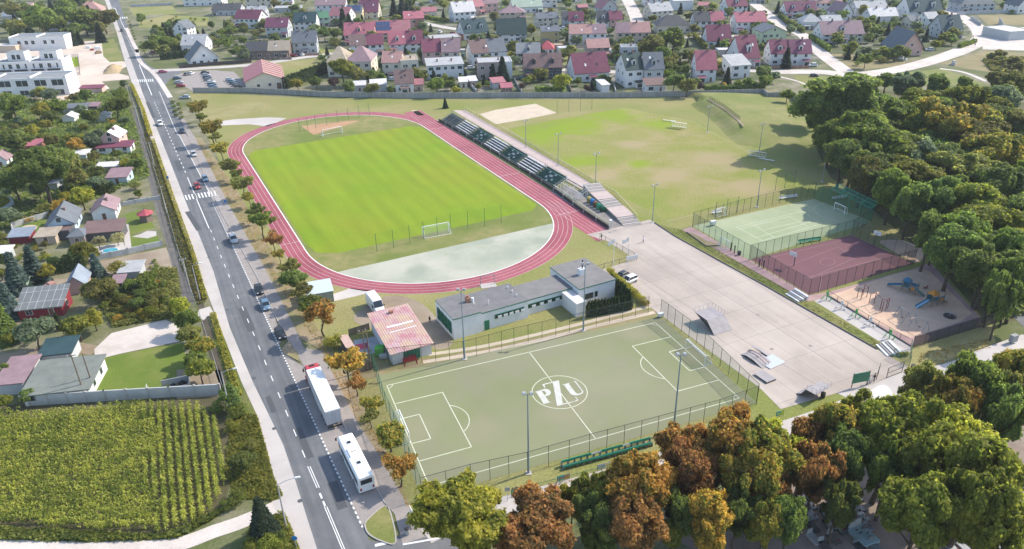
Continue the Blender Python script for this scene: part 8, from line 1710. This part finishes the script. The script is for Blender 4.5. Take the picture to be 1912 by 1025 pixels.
# west side: hedge along the road, garden trees
hedge('hedge', 'long bright green hedge between the cycle path and allotment lane, upper stretch', [(246, 160), (266, 205), (282, 255)], 1.4, 1.0, 'gold', size=.35, dens=16)
hedge('hedge', 'long weedy hedge between the cycle path and allotment lane, lower stretch', [(286, 262), (320, 362), (362, 480), (384, 560)], .9, .7, 'yellow', size=.3, dens=16)
hedge('hedge', 'narrow green hedge between the gravel yard ditch and cycle path', [(398, 588), (420, 660), (446, 740)], 1.1, .6, 'yellow', size=.3, dens=16)
hedge('hedge', 'thick clipped thuja hedge in front of the mauve grey hut', [(160, 369), (215, 357)], 2.2, 2.6, 'thuja', size=.35, dens=20)
hedge('hedge', 'tall clipped thuja hedge behind the pink shed', [(96, 512), (162, 498)], 2.2, 3.6, 'thuja', size=.35, dens=22)
for kd, c, u, v, r in (('mid', 'yellow', 334, 572, 21), ('mid', 'green', 350, 598, 24), ('mid', 'olive', 357, 622, 22), ('mid', 'turning', 374, 648, 24), ('mid', 'green', 368, 668, 22), ('mid', 'lime', 372, 690, 26), ('mid', 'grey', 64, 618, 30), ('mid', 'lime', 143, 608, 26), ('mid', 'yellow', 174, 594, 21), ('mid', 'olive', 184, 541, 27), ('con', 'blue', 12, 560, 22), ('con', 'dark', 4, 600, 24), ('col', 'thuja', 93, 600, 5), ('col', 'thuja', 108, 600, 6), ('big', 'dark', 75, 318, 42), ('mid', 'olive', 120, 304, 28), ('mid', 'olive', 146, 332, 22), ('mid', 'dark', 24, 340, 28), ('mid', 'yellow', 151, 366, 21), ('mid', 'orange', 108, 382, 14), ('weep', 'lime', 151, 463, 26), ('mid', 'pale', 182, 449, 12), ('mid', 'pale', 218, 444, 12), ('mid', 'dark', 177, 322, 15),
                       ('con', 'blue', 60, 492, 22), ('con', 'blue', 26, 506, 24), ('con', 'blue', 178, 494, 15), ('bush', 'yellow', 222, 500, 20), ('mid', 'yellow', 78, 205, 17), ('mid', 'green', 104, 200, 17), ('mid', 'grey', 95, 176, 15), ('mid', 'green', 22, 195, 24), ('mid', 'green', 170, 215, 17), ('mid', 'green', 215, 195, 20), ('mid', 'green', 225, 178, 14), ('mid', 'dark', 160, 178, 14), ('mid', 'orange', 140, 270, 16), ('mid', 'grey', 172, 262, 17), ('mid', 'dark', 30, 260, 26), ('mid', 'yellow', 235, 305, 12), ('mid', 'dark', 250, 305, 14), ('far', 'green', 258, 360, 9), ('bush', 'olive', 250, 345, 12), ('bush', 'gold', 270, 585, 14), ('bush', 'grey', 247, 567, 11), ('mid', 'green', 240, 532, 14), ('mid', 'green', 270, 528, 18), ('bush', 'green', 300, 555, 16), ('mid', 'dark', 45, 690, 14), ('mid', 'green', 15, 690, 16), ('mid', 'dark', 50, 738, 16), ('mid', 'lime', 8, 748, 14), ('bush', 'dark', 180, 545, 14), ('bush', 'lime', 215, 565, 9),
                       ('mid', 'dark', 430, 738, 24), ('bush', 'green', 405, 760, 16), ('bush', 'green', 440, 765, 20), ('bush', 'lime', 432, 795, 16), ('mid', 'dark', 455, 860, 22), ('bush', 'olive', 470, 830, 14), ('bush', 'green', 445, 925, 20), ('bush', 'green', 425, 940, 16), ('conbig', 'needle', 487, 966, 32), ('bush', 'lime', 500, 1012, 26), ('bush', 'lime', 470, 1022, 22), ('bush', 'dark', 520, 1000, 16), ('bush', 'lime', 525, 1020, 18), ('bush', 'green', 535, 1005, 12)):
    tree(kd, c, u, v, r)
# the rest of the gardens, sown between the houses
def sow(poly, n, kinds, rr, seed, hmul=1.0):
    q = random.Random(seed); k = tries = 0; us = [p[0] for p in poly]; vs = [p[1] for p in poly]
    while k < n and tries < n * 60:
        tries += 1; u = q.uniform(min(us), max(us)); v = q.uniform(min(vs), max(vs))
        if not inside((u, v), poly): continue
        p = G(u, v); kd, c = q.choice(kinds); r = q.uniform(*rr) * (.55 if kd == 'con' else 1)
        if kd == 'bush': r *= .6
        if any((p.x - bx) ** 2 + (p.y - by) ** 2 < (br_ + r * .75) ** 2 for bx, by, br_ in BLOCK): continue
        H_ = r * HR[kd] * q.uniform(.85, 1.15) * hmul
        plant_at(kd, c, p.x, p.y, r, H_); BLOCK.append((p.x, p.y, r * .45)); k += 1
GK = [('far', 'dark'), ('far', 'green'), ('far', 'dark'), ('far', 'olive'), ('con', 'needle'), ('bush', 'green'), ('bush', 'dark'), ('far', 'lime'), ('bush', 'olive'), ('far', 'grey')]
sow([(440, 30), (700, 30), (980, 30), (1180, 40), (1180, 120), (960, 165), (660, 170), (620, 130), (560, 112), (450, 112), (385, 80)], 240, GK, (2.2, 4.3), 1)
sow([(1180, 40), (1420, 30), (1480, 110), (1440, 128), (1180, 168), (1100, 168)], 125, GK, (2.2, 4.3), 2)
sow([(1470, 10), (1760, 10), (1810, 70), (1790, 95), (1600, 125), (1490, 60)], 125, GK, (2.2, 4.2), 3)
sow([(440, -4), (1100, -4), (1100, 30), (440, 30)], 55, GK, (2.8, 5), 4); sow([(1190, -4), (1500, -4), (1912, -4), (1912, 20), (1190, 30)], 60, GK, (2.8, 5), 5)
sow([(1840, 0), (1912, 0), (1912, 30), (1840, 26)], 6, GK, (2.8, 4.5), 15)
sow([(0, -5), (196, -5), (208, 60), (190, 74), (60, 76), (0, 84)], 62, [('far', 'dark'), ('far', 'green'), ('far', 'olive'), ('far', 'dark'), ('mid', 'green'), ('con', 'needle')], (3.5, 6.5), 6)
sow([(290, 52), (440, 50), (460, 90), (300, 110), (285, 92)], 66, GK, (2.2, 4.2), 7)
AK = [('mid', 'green'), ('mid', 'olive'), ('mid', 'dark'), ('bush', 'yellow'), ('bush', 'olive'), ('mid', 'yellow'), ('bush', 'dark'), ('mid', 'lime'), ('bush', 'grey'), ('bush', 'orange'), ('mid', 'grey')]
sow([(0, 172), (120, 184), (235, 165), (258, 250), (282, 330), (230, 350), (120, 400), (0, 430)], 118, AK, (1.5, 2.9), 8)
sow([(0, 500), (100, 500), (90, 530), (0, 560)], 8, AK, (1.4, 2.4), 9); sow([(190, 530), (330, 520), (345, 590), (210, 608), (190, 570)], 42, AK, (1.1, 2.0), 10); sow([(0, 625), (60, 640), (110, 620), (40, 660)], 5, AK, (1.2, 2), 12)
sow([(230, 520), (320, 470), (328, 505), (250, 530)], 14, [('bush', 'green'), ('bush', 'lime'), ('bush', 'olive')], (.7, 1.3), 13); sow([(10, 440), (95, 445), (90, 490), (0, 490)], 16, [('bush', 'yellow'), ('bush', 'lime'), ('mid', 'olive')], (1.0, 2.0), 14)
sow([(1845, 110), (1912, 105), (1912, 140), (1850, 135)], 8, [('bush', 'olive'), ('far', 'olive')], (2.4, 4), 16); sow([(255, 30), (390, 34), (388, 48), (262, 50)], 8, [('bush', 'olive')], (1.6, 3), 17)
# rough growth
weeds('bank_weeds', [(268, 200), (279, 252), (324, 381), (371, 507), (385, 560), (372, 570), (340, 500), (300, 370), (270, 260)], 7000, .5, 'olive', .4, 2)
weeds('bank_weeds', [(440, 770), (480, 775), (512, 893), (528, 925), (505, 936), (440, 930), (420, 880), (432, 800)], 6000, .5, 'lime', .32, 3)
weeds('bank_weeds', [(-30, 985), (300, 1000), (420, 950), (400, 970), (330, 1006), (180, 1012), (-30, 1008)], 4200, .8, 'green', .35, 4)
weeds('bank_weeds', [(470, 985), (530, 960), (560, 1030), (450, 1040)], 3500, 1.2, 'lime', .35, 5)
weeds('allotment_undergrowth', [(0, 180), (120, 188), (235, 165), (258, 250), (282, 330), (230, 350), (120, 400), (0, 430)], 22000, 1.3, 'green', .6, 6)
weeds('allotment_undergrowth', [(190, 520), (330, 500), (345, 590), (210, 612), (185, 560)], 9000, 1.0, 'olive', .4, 7)
weeds('forest_undergrowth', [(1640, 330), (1912, 300), (1930, 590), (1860, 590), (1780, 510)], 14000, 2.0, 'dark', .8, 8)
weeds('meadow_tufts', [(1224, 419), (1272, 430), (1506, 562), (1667, 653), (1640, 651), (1432, 533)], 2500, .14, 'olive', .2, 9)
weeds('plot_growth', [(1835, 112), (1912, 108), (1912, 140), (1850, 132)], 4000, 1.5, 'olive', .9, 11)
# the corn
Pc = [(-60, 778), (60, 774), (180, 768), (255, 758), (330, 762), (372, 762), (405, 792), (423, 845), (424, 895), (405, 945), (370, 975), (300, 996), (180, 992), (60, 984), (-60, 978)]
Pw = [G2(*p) for p in Pc]; rs = np.random.RandomState(12)
d0 = (Vector(G2(280, 868)) - Vector(G2(0, 884))).normalized(); d1 = (Vector(G2(372, 965)) - Vector(G2(352, 790))).normalized(); LV, LN = [], []
def cornrow(o, d, L, ok):
    t = 0.0
    while t < L:
        t += rs.uniform(.14, .24); x, y = o[0] + d.x * t + rs.normal(0, .07), o[1] + d.y * t + rs.normal(0, .1)
        if not inside((x, y), Pw) or not ok(x, y) or rs.uniform() < .06: continue
        gap = .55 + .45 * math.sin(x * .35) * math.sin(y * .5 + 2); h = rs.uniform(1.9, 2.4) * (.86 + .14 * gap)
        for k in range(8):
            a = rs.uniform(0, 6.28); z = h * rs.uniform(.3, .98); LV.append((x, y, z, a, rs.uniform(.36, .6), h)) 
uv = lambda x, y: photo((x, y, 0))
o = Vector(G2(-60, 768)); nrm = Vector((d0.y, -d0.x))
for k in range(44): cornrow(o + nrm * (k * 1.2 - 3), d0, 60, lambda x, y: uv(x, y)[0] < 285 + 22 * math.sin(y * .4))
o = Vector(G2(270, 740)); nrm = Vector((-d1.y, d1.x))
if (G2(420, 860)[0] - o.x) * nrm.x < 0: nrm = -nrm
for k in range(-3, 22): cornrow(o + nrm * k * 1.2 - d1 * 5, d1, 60, lambda x, y: uv(x, y)[0] >= 285 + 22 * math.sin(y * .4))
A = np.array(LV); ca, sa = np.cos(A[:, 3]), np.sin(A[:, 3]); L = A[:, 4]; w = .07
p0 = np.stack([A[:, 0], A[:, 1], A[:, 2] - .25], 1); up = np.stack([ca * L * .45, sa * L * .45, L * .35], 1); tip = np.stack([ca * L, sa * L, -.05 * L], 1); sd = np.stack([-sa * w, ca * w, 0 * sa], 1)
V = np.concatenate([np.stack([p0 - sd * .5, p0 + sd * .5, p0 + up + sd, p0 + up - sd], 1).reshape(-1, 3), np.stack([p0 + up - sd, p0 + up + sd, p0 + tip + sd * .3, p0 + tip - sd * .3], 1).reshape(-1, 3)])
o = bpy.data.objects.new('corn_crop', quadmesh('corn_crop', V, LEAF['corn'])); C.objects.link(o); o['kind'] = 'stuff'
# fallen leaves on the verge and bottom path
rs = np.random.RandomState(4); P = []
for poly, n in (([(364, 256), (440, 350), (560, 560), (740, 880), (790, 1000), (705, 845), (600, 655), (477, 469)], 2500), ([(960, 925), (1240, 850), (1460, 790), (1460, 802), (1240, 866), (960, 942)], 700), ([(1715, 690), (1850, 650), (1850, 630), (1715, 660)], 500)):
    Pw = [G2(*p) for p in poly]; c = 0; xs = [p[0] for p in Pw]; ys = [p[1] for p in Pw]
    while c < n:
        p = (rs.uniform(min(xs), max(xs)), rs.uniform(min(ys), max(ys)))
        if inside(p, Pw): P.append((*p, .06)); c += 1
P = np.array(P); o = bpy.data.objects.new('fallen_leaves', quadmesh('fallen_leaves', quads(P, np.tile(np.array([[0, 0, 2.0]]), (len(P), 1)), .2, rs), LEAF['orange'])); C.objects.link(o); o['kind'] = 'stuff'

# ---------------------------------------------------------------- say which plant is which
bpy.context.view_layer.update()
ORDW = ['', 'second', 'third', 'fourth', 'fifth', 'sixth', 'seventh', 'eighth', 'ninth', 'tenth', 'eleventh', 'twelfth']
seen = {}
rows = []
for o, sz, col, noun, x, y in PLANTS:
    c = []
    for lx, ly, ph in LAND:
        d = math.hypot(x - lx, y - ly); c.append((d, lx, ly, ph))
    c.sort(); rows.append((c[0][0], o, sz, col, noun, x, y, c[:5]))
rows.sort(key=lambda r: r[0])
for _, o, sz, col, noun, x, y, c in rows:
    best = None
    for d, lx, ly, ph in c[:4]:
        dx, dy = x - lx, y - ly; rel = ('behind' if dy > 0 else 'in front of') if abs(dy) > abs(dx) * .8 else 'beside'
        key = (sz, col, noun, rel, ph); n = seen.get(key, 0)
        if best is None or n < best[0]: best = (n, key)
        if n == 0: break
    n, key = best; seen[key] = n + 1; sz, col, noun, rel, ph = key
    base = '%s %s %s %s %s' % (sz, col, noun, rel, ph)
    o['label'] = base if n == 0 else '%s nearest %s' % (ORDW[min(n, 11)], base)
    far = {'thuja': 'thujas in the gardens', 'conifer': 'conifers in the gardens', 'shrub': 'shrubs in the gardens'}.get(noun, 'trees of the place')
    o['group'] = far if noun != 'tree' else ('big trees' if o.name.startswith(('broadleaf', 'autumn')) else 'garden trees')

for k, (P, h, m) in enumerate((([(600, 112), (660, 98)], 1.4, WALL['grey']), ([(700, 100), (780, 94)], 1.2, WALL['cream']), ([(800, 98), (880, 97)], 1.2, WALL['grey']), ([(1000, 98), (1062, 92)], 1.3, WALL['white']), ([(1070, 90), (1140, 88)], 1.2, WALL['beige']), ([(1150, 90), (1220, 86)], 1.2, WALL['grey']), ([(1050, 126), (1150, 128)], 1.2, WALL['beige']), ([(1160, 128), (1250, 126)], 1.2, WALL['grey']), ([(1380, 127), (1436, 130)], 1.2, WALL['brown']), ([(1380, 94), (1420, 92)], 1.2, WALL['grey']), ([(1440, 128), (1512, 127)], 1.1, WALL['brick']), ([(720, 150), (800, 149)], 1.1, WALL['grey']), ([(868, 150), (890, 172)], 1.2, WALL['white']), ([(960, 150), (975, 175)], 1.2, WALL['grey']), ([(1060, 156), (1068, 176)], 1.2, WALL['brown']), ([(1145, 156), (1150, 174)], 1.2, WALL['white']), ([(1260, 128), (1290, 150)], 1.2, WALL['grey']), ([(550, 104), (596, 103)], 1.1, WALL['brick']), ([(455, 111), (545, 111)], 1.1, WALL['brown']), ([(800, 70), (850, 67)], 1.1, WALL['cream']))):
    c = (G(*P[0]) + G(*P[1])) / 2; lm = min(LAND, key=lambda l: math.hypot(l[0] - c.x, l[1] - c.y))[2]
    wall('low %s garden wall with pillars near %s' % (m.name.split()[-1], lm), P, h, m, .2, 3, 'garden_wall')
# thin autumn haze
b = MB(); b.box(0, 2100, -1, 5300, 5100, 86); hz = b.build('haze', bpy.data.materials.new('haze air')); hz['kind'] = 'stuff'
m = hz.data.materials[0]; m.use_nodes = True; m.node_tree.nodes.remove(m.node_tree.nodes['Principled BSDF']); pv = m.node_tree.nodes.new('ShaderNodeVolumePrincipled')
pv.inputs['Color'].default_value = (.86, .93, 1, 1); pv.inputs['Density'].default_value = .00011; pv.inputs['Anisotropy'].default_value = 0
m.node_tree.links.new(pv.outputs[0], m.node_tree.nodes['Material Output'].inputs['Volume'])
